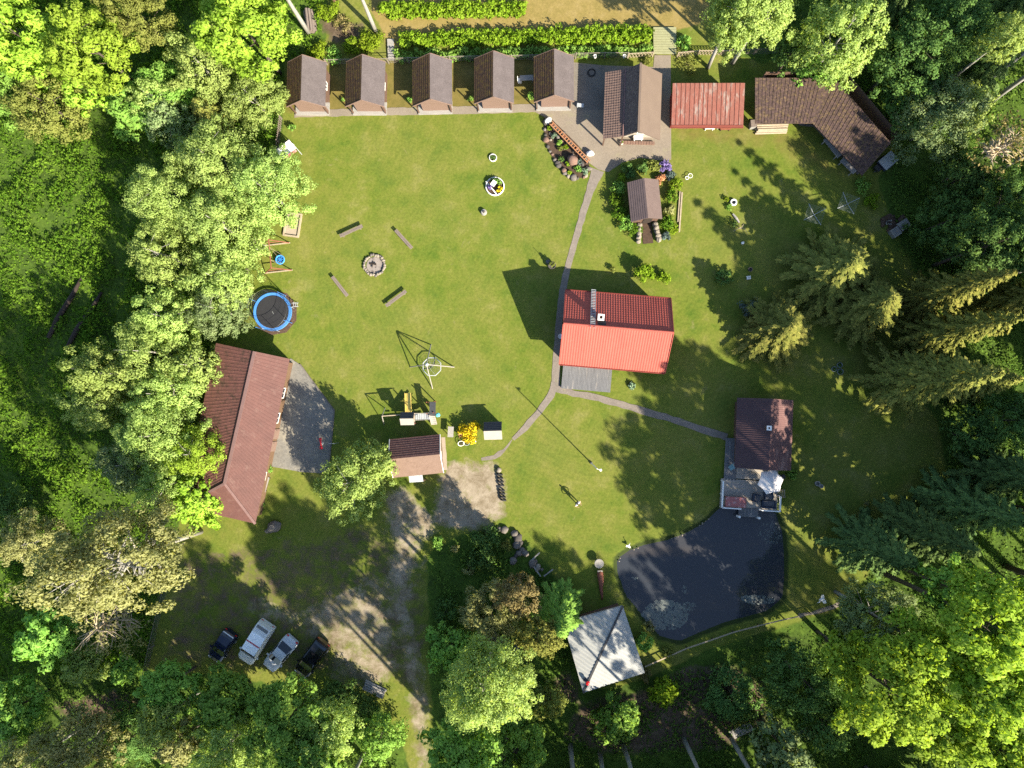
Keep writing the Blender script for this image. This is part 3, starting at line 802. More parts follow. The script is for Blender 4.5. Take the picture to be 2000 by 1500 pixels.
# --- red single pitch shed
def red_shed():
    c = [(1312.5,165),(1453.5,165.5),(1452.5,243),(1312.5,244)]
    eh = 2.6
    ctr, ang, W, L = frame_from(c, eh)
    root = thing('storage_shed', 'shed with a weathered red standing seam metal roof streaked pale', 'shed', ctr, ang)
    b = MB()
    b.slope([(-W/2, -L/2, eh - .25), (W/2, -L/2, eh - .25), (W/2, L/2, eh + .35), (-W/2, L/2, eh + .35)], ribs(16, .0045, .05), FLAT, .08)
    roof = b.build('roof', M['roof_red_worn'], root)
    e = MB(); e.box((0, -L/2 - .12, eh - .22), (W, .28, .10)); e.box((0, -L/2 - .27, eh - .19), (W, .05, .13))
    e.build('gutter', M['roof_red_plain'], roof)
    w = MB(); w.box((0, .25, 1.17), (W - .5, L - .9, 2.34)); w.build('wall', M['wall_red'], root)
    y = -L/2 + .70
    wall_opening(root, 'door', -2.0, y, '-y', 1.2, 2.0, 1.02, M['wall_brown'])
    wall_opening(root, 'door', 1.6, y, '-y', 1.2, 2.0, 1.02, M['wall_brown'])
    wall_opening(root, 'window', -.2, y, '-y', .9, .7, 1.5, M['white_paint'])
red_shed()

# --- long bent woodshed
def bent_shed():
    eh, bh = 2.5, 2.9
    root = thing('woodshed', 'long bent woodshed with a mossy dark ribbed roof', 'shed', G(1600, 230).xy.to_3d(), 0)
    Lp = lambda x, y, z: local(root, G(x, y, z))
    b = MB()
    b.slope([Lp(1475,241,eh), Lp(1587,241,eh), Lp(1612,152,bh), Lp(1475,152,bh)], ribs(18, .006, .035), FLAT, .1)
    b.slope([Lp(1587,241,eh), Lp(1684,343,eh), Lp(1740,279,bh), Lp(1629,152,bh)], ribs(20, .006, .035), FLAT, .1)
    tri = [Lp(1587,241,eh), Lp(1629,152,bh), Lp(1612,152,bh)]
    b.add([p for p in tri] + [p - Vector((0, 0, .1)) for p in tri], [[0, 1, 2], [5, 4, 3], [0, 3, 4, 1], [1, 4, 5, 2], [2, 5, 3, 0]])
    b.build('roof', M['roof_old'], root)
    w = MB()
    def wall(p, q, h):
        a, c = Lp(*p, 0), Lp(*q, 0); w.beam((a.x, a.y, h / 2), (c.x, c.y, h / 2), .12, h)
    wall((1480,165), (1632,165), 2.7); wall((1632,165), (1728,280), 2.7); wall((1480,165), (1480,238), 2.35); wall((1728,280), (1680,335), 2.35)
    w.build('wall', M['wall_brown'], root)
    for p in [(1482,240),(1534,240),(1584,244),(1618,280),(1650,314),(1680,338)]:
        a = Lp(*p, 0); MB().box((a.x, a.y, 1.17), (.14, .14, 2.34)).build('post', M['wall_brown'], root)
bent_shed()

# --- root cellar hut on a planted mound
def hut():
    c = [(1225.5,357),(1286,350),(1293,428),(1232,433)]
    root, W, L, (wx0, wx1, yf, yb) = gable('cellar_hut', 'small hut with a plain brown gable roof standing in a bushy green mound', 'hut', c, 2.0, 2.95, M['wall_brown'], M['roof_hut_dark'], M['roof_hut'],
                                           ox=.25, oyf=.25, oyb=.25, vl=steps(8, .02), rx=.02)
    d = wall_opening(root, 'door', .25, yf, '-y', .95, 1.7, .95, M['wood_dark'])
    for s, x in ((-1, -.55), (1, 1.2)):
        m = MB()
        for k in range(5):
            for z in range(2):
                m.rock((x + .06 * s * k, yf - .35 - k * .42, .25 + z * .38 * (1 - k * .16)), .30, seed=k * 7 + z + (3 if s > 0 else 0))
        m.build('entrance_wall', M['stone_pale'], root)
    MB().box((.3, yf - 1.15, .03), (1.1, 2.3, .06)).build('entrance_step', M['soil'], root)
hut()

# --- main red roofed house
def red_house():
    c = [(1104,568),(1093,712),(1298,727),(1311,582.5)]     # ridge runs left-right: "back" edge is the left gable
    eh, rh = 2.9, 5.9
    ctr, ang, W, L = frame_from(c, eh)                      # local +x points down the picture
    root = thing('main_house', 'house with a bright red metal tile roof in the middle of the lawn', 'house', ctr, ang)
    b = MB()
    b.slope([(-W/2, -L/2, eh), (-W/2, L/2, eh), (0, L/2, rh), (0, -L/2, rh)], waves(42, .014), steps(15, .022), .12)
    b.slope([(W/2, -L/2, eh), (W/2, L/2, eh), (0, L/2, rh), (0, -L/2, rh)], waves(42, .014), steps(15, .022), .12)
    roof = b.build('roof', M['roof_red'], root)
    MB().tube([(0, -L/2, rh + .01), (0, L/2, rh + .01)], .12, 8).build('ridge_cap', M['roof_red'], roof)
    for s in (-1, 1):
        y = s * (L / 2 + .03); bb = MB()
        for t in (-1, 1): bb.beam((t * W/2, y, eh - .02), (0, y, rh - .02), .06, .2)
        bb.build('bargeboard', M['roof_red'], roof)
    for t in (-1, 1): MB().tube([(t * (W/2 + .08), -L/2, eh - .05), (t * (W/2 + .08), L/2, eh - .05)], .07, 8).build('gutter', M['wall_red'], roof)
    w = MB(); ox, oy = .55, .45
    prof = [(-W/2 + ox, 0), (W/2 - ox, 0), (W/2 - ox, 3.1), (0, rh - .2), (-W/2 + ox, 3.1)]
    w.add([(x, -L/2 + oy, z) for x, z in prof] + [(x, L/2 - oy, z) for x, z in prof],
          [[0, 1, 2, 3, 4], [9, 8, 7, 6, 5]] + [[(i + 1) % 5, i, i + 5, (i + 1) % 5 + 5] for i in range(5)])
    w.build('wall', M['wall_red'], root)
    zs = lambda x: eh + (rh - eh) * (1 - abs(x) / (W / 2))
    # chimney, flashing, ladder
    p = local(root, G(1173, 621, 5.9)); x, y = p.x, p.y
    ch = MB(); ch.box((x, y, (zs(x) + 6.0) / 2 - .15), (.50, .50, 6.0 - zs(x) + .9)); cm = ch.build('chimney', M['wall_brown'], roof)
    cp = MB()
    for dx, dy, sx, sy in ((-.24, 0, .16, .64), (.24, 0, .16, .64), (0, -.24, .32, .16), (0, .24, .32, .16)): cp.box((x + dx, y + dy, 6.42), (sx, sy, .12))
    cp.build('chimney_cap', M['white_paint'], roof)
    q = local(root, G(1176, 632, 5.8))
    xa, xb = -.12, x + .2
    f = MB(); f.slope([(xb, q.y - .42, zs(xb) + .09), (xb, q.y + .42, zs(xb) + .09), (xa, q.y + .42, zs(xa) + .09), (xa, q.y - .42, zs(xa) + .09)], FLAT, FLAT, .03)
    f.build('flashing', M['roof_slate'], roof)
    l0, l1 = local(root, G(1161, 566, 2.7)), local(root, G(1156, 640, 6.2))
    la = MB(); ly = (l0.y + l1.y) / 2
    for s in (-.22, .22):
        la.beam((-W/2 - .35, ly + s, zs(-W/2) - .12), (.25, ly + s, rh + .28), .05, .05)
    for k in range(23):
        t = k / 22; xx = -W/2 - .3 + t * (W/2 + .2)
        la.beam((xx, ly - .24, zs(-W/2) - .12 + (xx + W/2 + .35) / (W/2 + .6) * (rh + .40 - zs(-W/2))), (xx, ly + .24, zs(-W/2) - .12 + (xx + W/2 + .35) / (W/2 + .6) * (rh + .40 - zs(-W/2))), .07, .05)
    la.build('roof_ladder', M['metal_grey'], roof)
    # dish on the left gable (local +y is right in the picture, so the left gable is -y)
    d = local(root, G(1090.5, 657, 2.6))
    yl = -L/2 + oy if abs(d.y + L/2) < 3 else L/2 - oy
    sgn = -1 if yl < 0 else 1
    di = MB(); di.lathe([(.02, -.05), (.16, .0), (.27, .09), (.25, .10), (.14, .03), (.02, .0)], 14, (d.x, yl + sgn * .55, 2.75))
    di.beam((d.x, yl, 2.7), (d.x, yl + sgn * .55, 2.72), .04, .04)
    di.build('satellite_dish', M['white_paint'], root)
    for yy in (-3.6, -.6, 2.2, 4.2):
        wall_opening(root, 'window', -W/2 + ox, yy, '-x', 1.1, 1.1, 1.6, M['white_paint'])
        if yy > -3: wall_opening(root, 'window', W/2 - ox, yy, '+x', 1.1, 1.1, 1.6, M['white_paint'])
    wall_opening(root, 'door', W/2 - ox, -3.2, '+x', .95, 2.0, 1.3, M['white_paint'])
    for xx in (-1.6, 1.6):
        wall_opening(root, 'window', xx, L/2 - oy, '+y', 1.1, 1.1, 1.6, M['white_paint'])
        wall_opening(root, 'window', xx, -L/2 + oy, '-y', 1.1, 1.1, 1.6, M['white_paint'])
    wall_opening(root, 'window', 0, -L/2 + oy, '-y', .9, .9, 4.1, M['white_paint'])
    # grey board terrace along the lower left side
    t = thing('house_deck', 'weathered grey board deck against the red roofed house', 'deck', G(1146, 738, .3).xy.to_3d(), ang + R(90))
    cs = [local(t, G(xx, yy, .32)) for xx, yy in ((1101,700),(1196,712),(1192,766),(1097,759))]
    x0 = min(c.x for c in cs); x1 = max(c.x for c in cs); y0 = (cs[2].y + cs[3].y) / 2; y1 = (cs[0].y + cs[1].y) / 2
    bd = MB(); n = 34
    for k in range(n):
        bd.box((x0 + (k + .5) * (x1 - x0) / n, (y0 + y1) / 2, .29 + (k % 3) * .003), ((x1 - x0) / n - .012, y1 - y0, .06))
    bd.build('decking', M['deck_grey'], t)
    jb = MB()
    for k in range(4): jb.box(((x0 + x1) / 2, y0 + .1 + k * (y1 - y0 - .2) / 3, .13), (x1 - x0 - .1, .12, .24))
    jb.build('joist', M['wood_dark'], t)
red_house()

# --- long brown-red hall at the left
def hall():
    eh, rh = 2.6, 4.1
    A, B, C = G(422,670,eh), G(566,701,eh), G(499,1023,eh)
    v = (B - A); ang = math.atan2(v.y, v.x); W = v.length; L = (C - B).length
    D = A + (C - B)
    ctr = (A + B + C + D) / 4
    root = thing('long_hall', 'long low hall with a brownish red metal roof hipped at one end', 'hall', (ctr.x, ctr.y, 0), ang)
    la, lb, lc, ld = [local(root, (p.x, p.y, eh)) for p in (A, B, C, D)]
    rN = local(root, G(495,685,rh)); rS = local(root, G(442,945,rh))
    rx = (rN.x + rS.x) / 2; rN = Vector((rx, la.y * .5 + lb.y * .5, rh)); rS = Vector((rx, max(rS.y, -L/2 + 2.0), rh))
    b = MB()
    b.slope([ld, la, rN, rS], ribs(44, .0045, .018), FLAT, .1, 0)
    b.slope([lc, lb, rN, rS], ribs(44, .0045, .018), FLAT, .1, 1)
    hip = [ld, lc, rS]
    b.add(hip + [p - Vector((0, 0, .1)) for p in hip], [[0, 1, 2], [5, 4, 3], [0, 3, 4, 1], [1, 4, 5, 2], [2, 5, 3, 0]], 1)
    roof = b.build('roof', [M['roof_long_dark'], M['roof_long']], root)
    r = MB(); up = Vector((0, 0, .05)); r.beam(rN + up, rS + up, .34, .09); r.beam(rS + up, lc + up, .26, .09); r.beam(rS + up, ld + up, .26, .09)
    r.build('ridge_cap', M['ridge_pale'], roof)
    w = MB(); o = .5
    w.prism([(la.x + o, la.y - .4), (lb.x - o, lb.y - .4), (lc.x - o, lc.y + .5), (ld.x + o, ld.y + .5)], 0, 2.75)
    yb = (la.y + lb.y) / 2 - .4
    w.add([(la.x + o, yb - .1, 2.75), (lb.x - o, yb - .1, 2.75), (rx, yb - .1, rh - .2), (la.x + o, yb, 2.75), (lb.x - o, yb, 2.75), (rx, yb, rh - .2)],
          [[0, 1, 2], [5, 4, 3], [1, 0, 3, 4], [2, 1, 4, 5], [0, 2, 5, 3]])
    w.build('wall', M['wall_log'], root)
    xe = (lb.x + lc.x) / 2 - o + .02
    for y in (-7, -4.2, 2.4, 5.2): wall_opening(root, 'window', xe, y, '+x', 1.1, .9, 1.55, M['white_paint'])
    wall_opening(root, 'door', xe, -.8, '+x', 1.1, 2.0, 1.02, M['wall_brown_pale'])
    wall_opening(root, 'door', xe, .6, '+x', 1.1, 2.0, 1.02, M['wall_brown_pale'])
hall()

# --- middle shed
def mid_shed():
    c = [(759,857),(770,932),(864,924),(861,850)]
    eh, rh = 2.35, 3.6
    root, W, L, (wx0, wx1, yf, yb) = gable('garden_shed', 'square shed half dark shingles and half pale tan roof above the gravel yard', 'shed', c, eh, rh, M['wall_brown_pale'], M['roof_shingle'], M['roof_tan'],
                                           ox=.3, oyf=.3, oyb=.25, vl=steps(9, .03), barge=M['white_paint'])
    # lean-to over the lower wall
    p = [local(root, G(x, y, 2.0)) for x, y in ((797,921),(824,919),(826,941),(799,943))]
    b = MB()
    b.slope([(p[2].x, p[2].y, 1.75), (p[3].x, p[3].y, 1.75), (p[0].x, p[0].y, 2.05), (p[1].x, p[1].y, 2.05)], ribs(5, .03, .03), FLAT, .05)
    b.build('lean_to_roof', M['metal_grey'], root)
    for q in (p[2], p[3]): MB().box((q.x - .08, q.y, .86), (.1, .1, 1.72)).build('post', M['wall_brown'], root)
    wall_opening(root, 'door', wx1, .8, '+x', 1.6, 1.9, 1.0, M['wall_brown'])
    wall_opening(root, 'window', .2, yb, '+y', .8, .7, 1.5, M['white_paint'])
    bx = (G(866,856), G(874,917))
    strip("shed_path", [(866,854),(870,918)], .42, -.05, .02, M['sand'], .03, 8)
mid_shed()

# --- sauna house with its pond deck
def sauna():
    c = [(1441.5,776),(1551,782.5),(1543.5,918),(1433,914)]
    eh, rh = 2.5, 4.3
    ctr, ang, W, L = frame_from(c, eh)
    probe = thing('tmp', None, None, ctr, ang)
    rx = (local(probe, G(1509,778.7,rh)).x + local(probe, G(1499.6,921,rh)).x) / 2
    bpy.data.objects.remove(probe)
    root, W, L, (wx0, wx1, yf, yb) = gable('sauna_house', 'dark brown metal roofed sauna house with a pond deck in front', 'house', c, eh, rh, M['wall_brown'], M['roof_sauna'], M['roof_sauna_worn'],
                                           ox=.5, oyf=.5, oyb=.4, ul=ribs(34, .006, .025), vl=FLAT, rx=rx, ridge_m=None)
    p = local(root, G(1501, 836, 4.6))
    MB().box((p.x, p.y, 4.25), (.40, .40, 1.0)).build('chimney', M['wall_brown'], root)
    cp = MB()
    for dx, dy, sx, sy in ((-.17, 0, .14, .48), (.17, 0, .14, .48), (0, -.17, .2, .14), (0, .17, .2, .14)): cp.box((p.x + dx, p.y + dy, 4.80), (sx, sy, .1))
    cp.build('chimney_cap', M['white_paint'], root)
    wall_opening(root, 'door', .2, yf, '-y', .95, 2.0, 1.4, M['wall_brown_pale'])
    wall_opening(root, 'window', -1.7, yf, '-y', 1.2, 1.0, 1.75, M['white_paint'])
    wall_opening(root, 'window', wx1, 1, '+x', .9, .7, 1.7, M['white_paint'])
    wall_opening(root, 'window', wx0, -1, '-x', .9, .7, 1.7, M['white_paint'])
    # deck
    t = thing('pond_deck', 'wooden deck with white railings running from the sauna to the pond', 'deck', G(1463, 958, .4).xy.to_3d(), R(-3.5))
    Lp = lambda x, y, z=.42: local(t, G(x, y, z))
    def boards(name, quad, m, n, along='x'):
        q = [Lp(*a) for a in quad]
        x0 = (q[0].x + q[3].x) / 2; x1 = (q[1].x + q[2].x) / 2; y1 = (q[0].y + q[1].y) / 2; y0 = (q[2].y + q[3].y) / 2
        b = MB()
        for k in range(n):
            if along == 'x': b.box(((x0 + x1) / 2, y0 + (k + .5) * (y1 - y0) / n, .40 + (k % 2) * .004), (x1 - x0, (y1 - y0) / n - .015, .06))
            else: b.box((x0 + (k + .5) * (x1 - x0) / n, (y0 + y1) / 2, .40 + (k % 2) * .004), ((x1 - x0) / n - .015, y1 - y0, .06))
        return b.build(name, m, t), (x0, x1, y0, y1)
    boards('side_walk', [(1418,856),(1442,856),(1437,937),(1413,937)], M['deck_grey'], 8, 'y')
    _, (x0, x1, y0, y1) = boards('decking', [(1437,900),(1520,905),(1519,937),(1437,937)], M['deck_brown'], 13)
    _, (x0, x1, y0, y1) = boards('decking', [(1408,938),(1520,938),(1518,996),(1406,990)], M['deck_brown'], 22)
    _, (jx0, jx1, jy0, jy1) = boards('jetty', [(1443,991),(1482,993),(1480,1011),(1442,1008)], M['deck_grey'], 7)
    r = MB()
    def rail(a, b):
        a, b = Vector(a), Vector(b)
        r.beam(a + Vector((0, 0, .95)), b + Vector((0, 0, .95)), .12, .05); r.beam(a + Vector((0, 0, .6)), b + Vector((0, 0, .6)), .04, .1)
        n = max(1, int((b - a).length / 1.3))
        for k in range(n + 1):
            p = a.lerp(b, k / n); r.box((p.x, p.y, .68), (.1, .1, .5))
    rail((x0, y1 - .2, .43), (x0, y0, .43)); rail((x0, y0, .43), (jx0, y0, .43)); rail((jx1, y0, .43), (x1, y0, .43)); rail((x1, y0, .43), (x1, y0 + 1.6, .43))
    r.build('railing', M['white_paint'], t)
    for x in (jx0, jx1):
        MB().box((x, jy0, .45), (.22, .22, .9)).build('post', M['white_paint'], t)
    f = MB()
    for x in (x0 + .2, x1 - .2, jx0 + .1, jx1 - .1):
        f.box((x, y0 + .1, -.25), (.16, .16, 1.2))
    f.build('pile', M['wood_dark'], t)
sauna()

# --- white roofed pond shed, folded along its diagonal
def pond_shed():
    N, E, S, W_ = G(1216.5,1183,2.9), G(1259.5,1314,2.35), G(1139,1353,2.9), G(1100,1215,2.35)
    c = (N + E + S + W_) / 4
    root = thing('pond_shed', 'square shed with a white corrugated roof split by a dark diagonal ridge', 'shed', (c.x, c.y, 0), 0)
    n, e, s, w = [local(root, p) for p in (N, E, S, W_)]
    b = MB()
    # corrugations run across the picture: sweep quads instead, for both halves
    def half(a, P, Q):
        m = 26; up = Vector((0, 0, 1)); out = []; f = []
        for i in range(m * 2 + 1):
            t = i / (m * 2)
            d = P.lerp(Q, t)                      # along the diagonal
            if (t <= .5): o = P.lerp(a, t * 2)
            else: o = a.lerp(Q, (t - .5) * 2)
            z = up * (.05 if i % 2 else 0)
            out += [d + z, o + z]
        for i in range(m * 2): f.append([2 * i, 2 * i + 1, 2 * i + 3, 2 * i + 2])
        k = len(out); out += [p - up * .08 for p in (P, a, Q)]
        f += [[k, k + 1, k + 2], [0, k, k + 2, 4 * m]]
        f += [[2 * i + 1, 2 * i + 3, k + 1] for i in range(m * 2)]
        b.add(out, f)
    half(e, n, s); half(w, n, s)
    roof = b.build('roof', M['roof_white'], root)
    r = MB(); up = Vector((0, 0, .06)); r.beam(n + up, s + up, .20, .06); r.build('ridge_cap', M['metal_dark'], roof)
    ed = MB(); ed.beam(n + Vector((0, 0, -.05)), w + Vector((0, 0, -.05)), .10, .14); ed.build('edge_board', M['wood_grey'], roof)
    q = local(root, G(1148, 1333, 3.2))
    fl = MB(); fl.tube([(q.x, q.y, 2.7), (q.x, q.y, 3.35)], .13, 10); fl.tube([(q.x - .35, q.y + .25, 2.93), (q.x + .1, q.y - .1, 2.97)], .2, 8); fl.build('flue', M['fabric_navy'], root)
    MB().lathe([(.22, 0), (.2, .08), (.03, .16)], 12, (q.x, q.y, 3.36)).build('flue_cap', M['lamp_red'], root)
    k = .86
    wl = MB(); ps = [Vector((p.x * k, p.y * k, p.z)) for p in (n, e, s, w)]
    for a, c2 in ((ps[3], ps[0]), (ps[2], ps[3])): wl.beam((a.x, a.y, 1.1), (c2.x, c2.y, 1.1), .1, 2.2)
    wl.build('wall', M['wall_brown'], root)
    for p in ps: MB().box((p.x, p.y, 1.14), (.15, .15, 2.28)).build('post', M['wall_brown'], root)
pond_shed()
# ---------------------------------------------------------------- objects
def at(name, label, cat, px, rot=0.0, group=None, z=0.0):
    p = G(px[0], px[1], z)
    return thing(name, label, cat, p, rot, group)
def ang_px(a, b):
    p, q = G(*a), G(*b)
    return math.atan2(q.y - p.y, q.x - p.x)

# --- cars: local +x = forward; loft a body shell along x
def car_shell(secs, n=12):
    """secs: (x, half width low, half width high, z low, z mid, z high)"""
    vs, fs = [], []
    for x, wl, wh, z0, zm, z1 in secs:
        pr = [(-wl * .92, z0), (-wl, z0 + .18), (-wl, zm), (-wh, z1 - .05), (-wh * .86, z1), (0, z1 + .025), (wh * .86, z1), (wh, z1 - .05), (wl, zm), (wl, z0 + .18), (wl * .92, z0)]
        vs += [(x, y, z) for y, z in pr]
    k = 11
    for i in range(len(secs) - 1):
        for j in range(k - 1): fs.append([i * k + j, (i + 1) * k + j, (i + 1) * k + j + 1, i * k + j + 1])
        fs.append([i * k + k - 1, (i + 1) * k + k - 1, (i + 1) * k, i * k])
    fs.append(list(range(k))); fs.append([(len(secs) - 1) * k + j for j in range(k)][::-1])
    b = MB(); b.add(vs, fs); return b
def make_car(name, label, px_front, px_rear, z, width, kind, paint, roofm=None):
    f, r = G(*px_front, z), G(*px_rear, z)
    c = (f + r) / 2; L = (f - r).length
    root = thing(name, label, 'car', (c.x, c.y, 0), math.atan2(f.y - r.y, f.x - r.x), 'cars parked on the gravel')
    w = width / 2; h = L / 2
    if kind == 'van':
        secs = [(-h, w * .90, w * .84, .45, .95, 1.25), (-h + .10, w * .97, w * .86, .28, 1.05, 1.80), (-h + .5, w, w * .88, .26, 1.05, 1.92), (h - 2.1, w, w * .88, .26, 1.05, 1.95), (h - 1.75, w, w * .86, .26, 1.02, 1.86),
                (h - 1.0, w, w * .93, .26, 1.0, 1.10), (h - .35, w * .97, w * .86, .28, .85, .95), (h, w * .82, w * .70, .35, .60, .70)]
        glass_f = ((h - 1.78, 1.87, .86), (h - 1.02, 1.13, .91)); glass_r = None; side = (-h + .45, h - 1.7, 1.12, 1.72)
    elif kind == 'sedan':
        secs = [(-h, w * .84, w * .72, .40, .70, .86), (-h + .18, w * .96, w * .82, .28, .80, .96), (-h + .75, w, w * .84, .24, .84, 1.00), (-h + 1.50, w, w * .76, .22, .86, 1.38), (h - 2.3, w, w * .74, .22, .86, 1.43), (h - 1.85, w, w * .76, .22, .86, 1.36),
                (h - 1.15, w, w * .86, .24, .84, .98), (h - .4, w * .95, w * .82, .28, .74, .84), (h, w * .76, w * .64, .36, .56, .64)]
        glass_f = ((h - 1.87, 1.375, .72), (h - 1.17, 1.01, .84)); glass_r = ((-h + 1.48, 1.385, .73), (-h + .80, 1.03, .82)); side = (-h + 1.25, h - 1.6, .92, 1.28)
    else:
        secs = [(-h, w * .86, w * .76, .42, .90, 1.10), (-h + .15, w * .97, w * .82, .28, .95, 1.35), (-h + .5, w, w * .80, .26, .98, 1.58), (-h + 1.2, w, w * .79, .24, .98, 1.66), (h - 2.2, w, w * .79, .24, .98, 1.66), (h - 1.8, w, w * .80, .24, .96, 1.56),
                (h - 1.1, w, w * .88, .26, .94, 1.08), (h - .4, w * .96, w * .84, .28, .82, .94), (h, w * .80, w * .68, .36, .60, .70)]
        glass_f = ((h - 1.83, 1.575, .77), (h - 1.12, 1.11, .86)); glass_r = ((-h + .44, 1.55, .76), (-h + .17, 1.30, .78)); side = (-h + .6, h - 1.75, 1.04, 1.48)
    car_shell(secs).build('body', paint, root, smooth=False)
    def screen(g, nm):
        (xa, za, ka), (xb, zb, kb) = g
        s = .022 if xb > xa else -.022
        v = [(xa + s, -w * ka, za), (xa + s, w * ka, za), (xb + s, w * kb, zb), (xb + s, -w * kb, zb)]
        v = [(x, y, z + .028) for x, y, z in v]
        b = MB(); b.add(v + [(x, y, z - .02) for x, y, z in v], [[0, 1, 2, 3], [7, 6, 5, 4], [0, 4, 5, 1], [1, 5, 6, 2], [2, 6, 7, 3], [3, 7, 4, 0]])
        b.build(nm, M['car_glass'], root)
    screen(glass_f, 'windscreen')
    if glass_r: screen(glass_r, 'rear_window')
    for s in (-1, 1):
        b = MB(); xa, xb, z0, z1 = side
        b.add([(xa, s * (w * .965 + .01), z0), (xb, s * (w * .965 + .01), z0), (xb - .25, s * (w * .84 + .01), z1), (xa + .2, s * (w * .84 + .01), z1)], [[0, 1, 2, 3]])
        b.build('side_window', M['car_glass'], root)
        m = MB(); m.box((glass_f[1][0] - .15, s * (w + .10), 1.0), (.16, .22, .14)); m.build('mirror', paint, root)
        hl = MB(); hl.box((h - .16, s * w * .60, .72), (.16, .34, .13)); hl.build('headlight', M['lamp_clear'], root)
        tl = MB(); tl.box((-h + .04, s * w * .72, .88), (.12, .26, .16)); tl.build('tail_light', M['lamp_red'], root)
        for x in (-h + .85, h - .9):
            t = MB(); t.tube([(x, s * (w - .20), .32), (x, s * (w + .01), .32)], .32, 16); wo = t.build('wheel', M['tyre'], root)
            MB().tube([(x, s * (w + .005), .32), (x, s * (w + .03), .32)], .2, 12).build('rim', M['metal_grey'], wo)
    return root, h, w
c1, h, w = make_car('parked_car', 'dark navy hatchback with a pale strip across its tail, leftmost of the parked cars', (412,1292), (449,1237), 1.2, 1.78, 'hatch', M['car_navy'])
b = MB(); b.box((-h + .10, 0, 1.42), (.10, w * 1.5, .06)); b.build('tail_spoiler', M['lamp_clear'], c1)
c2, h, w = make_car('parked_van', 'white roofed van with a red band across the roof', (471,1297), (519,1221), 1.5, 1.95, 'van', M['car_greywhite'])
b = MB(); b.box((-.32, 0, 1.985), (h * 2 - 2.75, w * 1.68, .05)); rf = b.build('roof_panel', M['car_white'], c2)
b = MB(); b.box((h - 2.75, 0, 2.015), (.13, w * 1.68, .02)); b.build('roof_band', M['car_red'], rf)
b = MB(); b.box((-h + .35, 0, 1.96), (.32, w * 1.4, .04)); b.build('rear_roof_step', M['net_grey'], c2)
c3, h, w = make_car('parked_car', 'silver sedan with a blue tinted rear window', (520,1308), (570,1249), 1.1, 1.76, 'sedan', M['car_silver'])
c4, h, w = make_car('parked_car', 'black car with a bright red tail light, rightmost of the parked cars', (581,1322), (630,1256), 1.3, 1.88, 'hatch', M['car_black'])

# --- trampoline
def trampoline():
    root = at('trampoline', 'round black trampoline with a bright blue padded edge and safety poles', 'trampoline', (538,611))
    r = 2.12; z = .85
    pad = MB(); n = 48
    pad.lathe([(r - .28, z), (r - .28, z + .06), (r, z + .06), (r + .02, z - .12), (r, z - .12), (r, z)], n)
    pb = MB(); vs = []
    for k in range(n):
        a = 2 * math.pi * k / n
        for rr, zz in ((r - .28, z + .02), (r - .28, z + .06), (r, z + .07), (r + .02, z - .14)): vs.append((rr * math.cos(a), rr * math.sin(a), zz))
    pb.add(vs, [[k * 4 + j, ((k + 1) % n) * 4 + j, ((k + 1) % n) * 4 + j + 1, k * 4 + j + 1] for k in range(n) for j in range(3)])
    pb.build('edge_pad', M['blue_pad'], root)
    m = MB(); m.lathe([(r - .32, z - .02), (r - .32, z + .01)], 40); mm = m.build('jump_mat', M['mat_black'], root)
    MB().box((.05, -.1, z + .014), (.34, .06, .006), R(-60)).build('mat_print', M['net_grey'], mm)
    for k in range(8):
        a = 2 * math.pi * (k + .3) / 8; c, s = math.cos(a), math.sin(a)
        MB().tube([(r * 1.02 * c, r * 1.02 * s, 0), (r * 1.02 * c, r * 1.02 * s, z)], .03, 6).build('leg', M['metal_grey'], root)
        MB().tube([(r * 1.06 * c, r * 1.06 * s, 0), (r * 1.06 * c, r * 1.06 * s, 2.55)], .028, 6).build('safety_pole', M['blue_pad'] if k % 2 else M['metal_dark'], root)
    nt = MB()
    for k in range(56):
        a = 2 * math.pi * k / 56; c, s = math.cos(a), math.sin(a)
        nt.tube([((r + .03) * c, (r + .03) * s, z), ((r + .05) * c, (r + .05) * s, 2.5)], .006, 3, cap=False)
    for zz in (1.2, 1.6, 2.0, 2.48): nt.ring((0, 0, zz), r + .05, .008 if zz < 2.4 else .02, 40, 4)
    nt.build('safety_net', M['metal_dark'], root)
    ld = MB(); q = local(root, G(556,601,.5))
    for s in (-.2, .2): ld.beam((r + .45, .9 + s, 0), (r + .02, .75 + s, z), .05, .04)
    for k in range(3): ld.beam((r + .4 - k * .12, .68, .2 + k * .22), (r + .4 - k * .12, 1.1, .2 + k * .22), .05, .03)
    ld.build('ladder', M['metal_grey'], root)
    d = MB(); d.prism([(2.55 * math.cos(2 * math.pi * (k + .5) / 9), 2.55 * math.sin(2 * math.pi * (k + .5) / 9)) for k in range(9)], -.05, .018)
    o = d.build('worn_turf', M['sand'] if False else M['leaf_litter']); o.location = root.location; tag(o, kind='structure')
trampoline()

def a_frame(root, x, y0, z, spread, m, rad=.05):
    b = MB()
    for s in (-1, 1): b.tube([(x, y0 + s * spread, 0), (x, y0, z)], rad, 7)
    b.beam((x, y0 - spread * .55, z * .45), (x, y0 + spread * .55, z * .45), .06, .08)
    return b.build('end_frame', m, root)

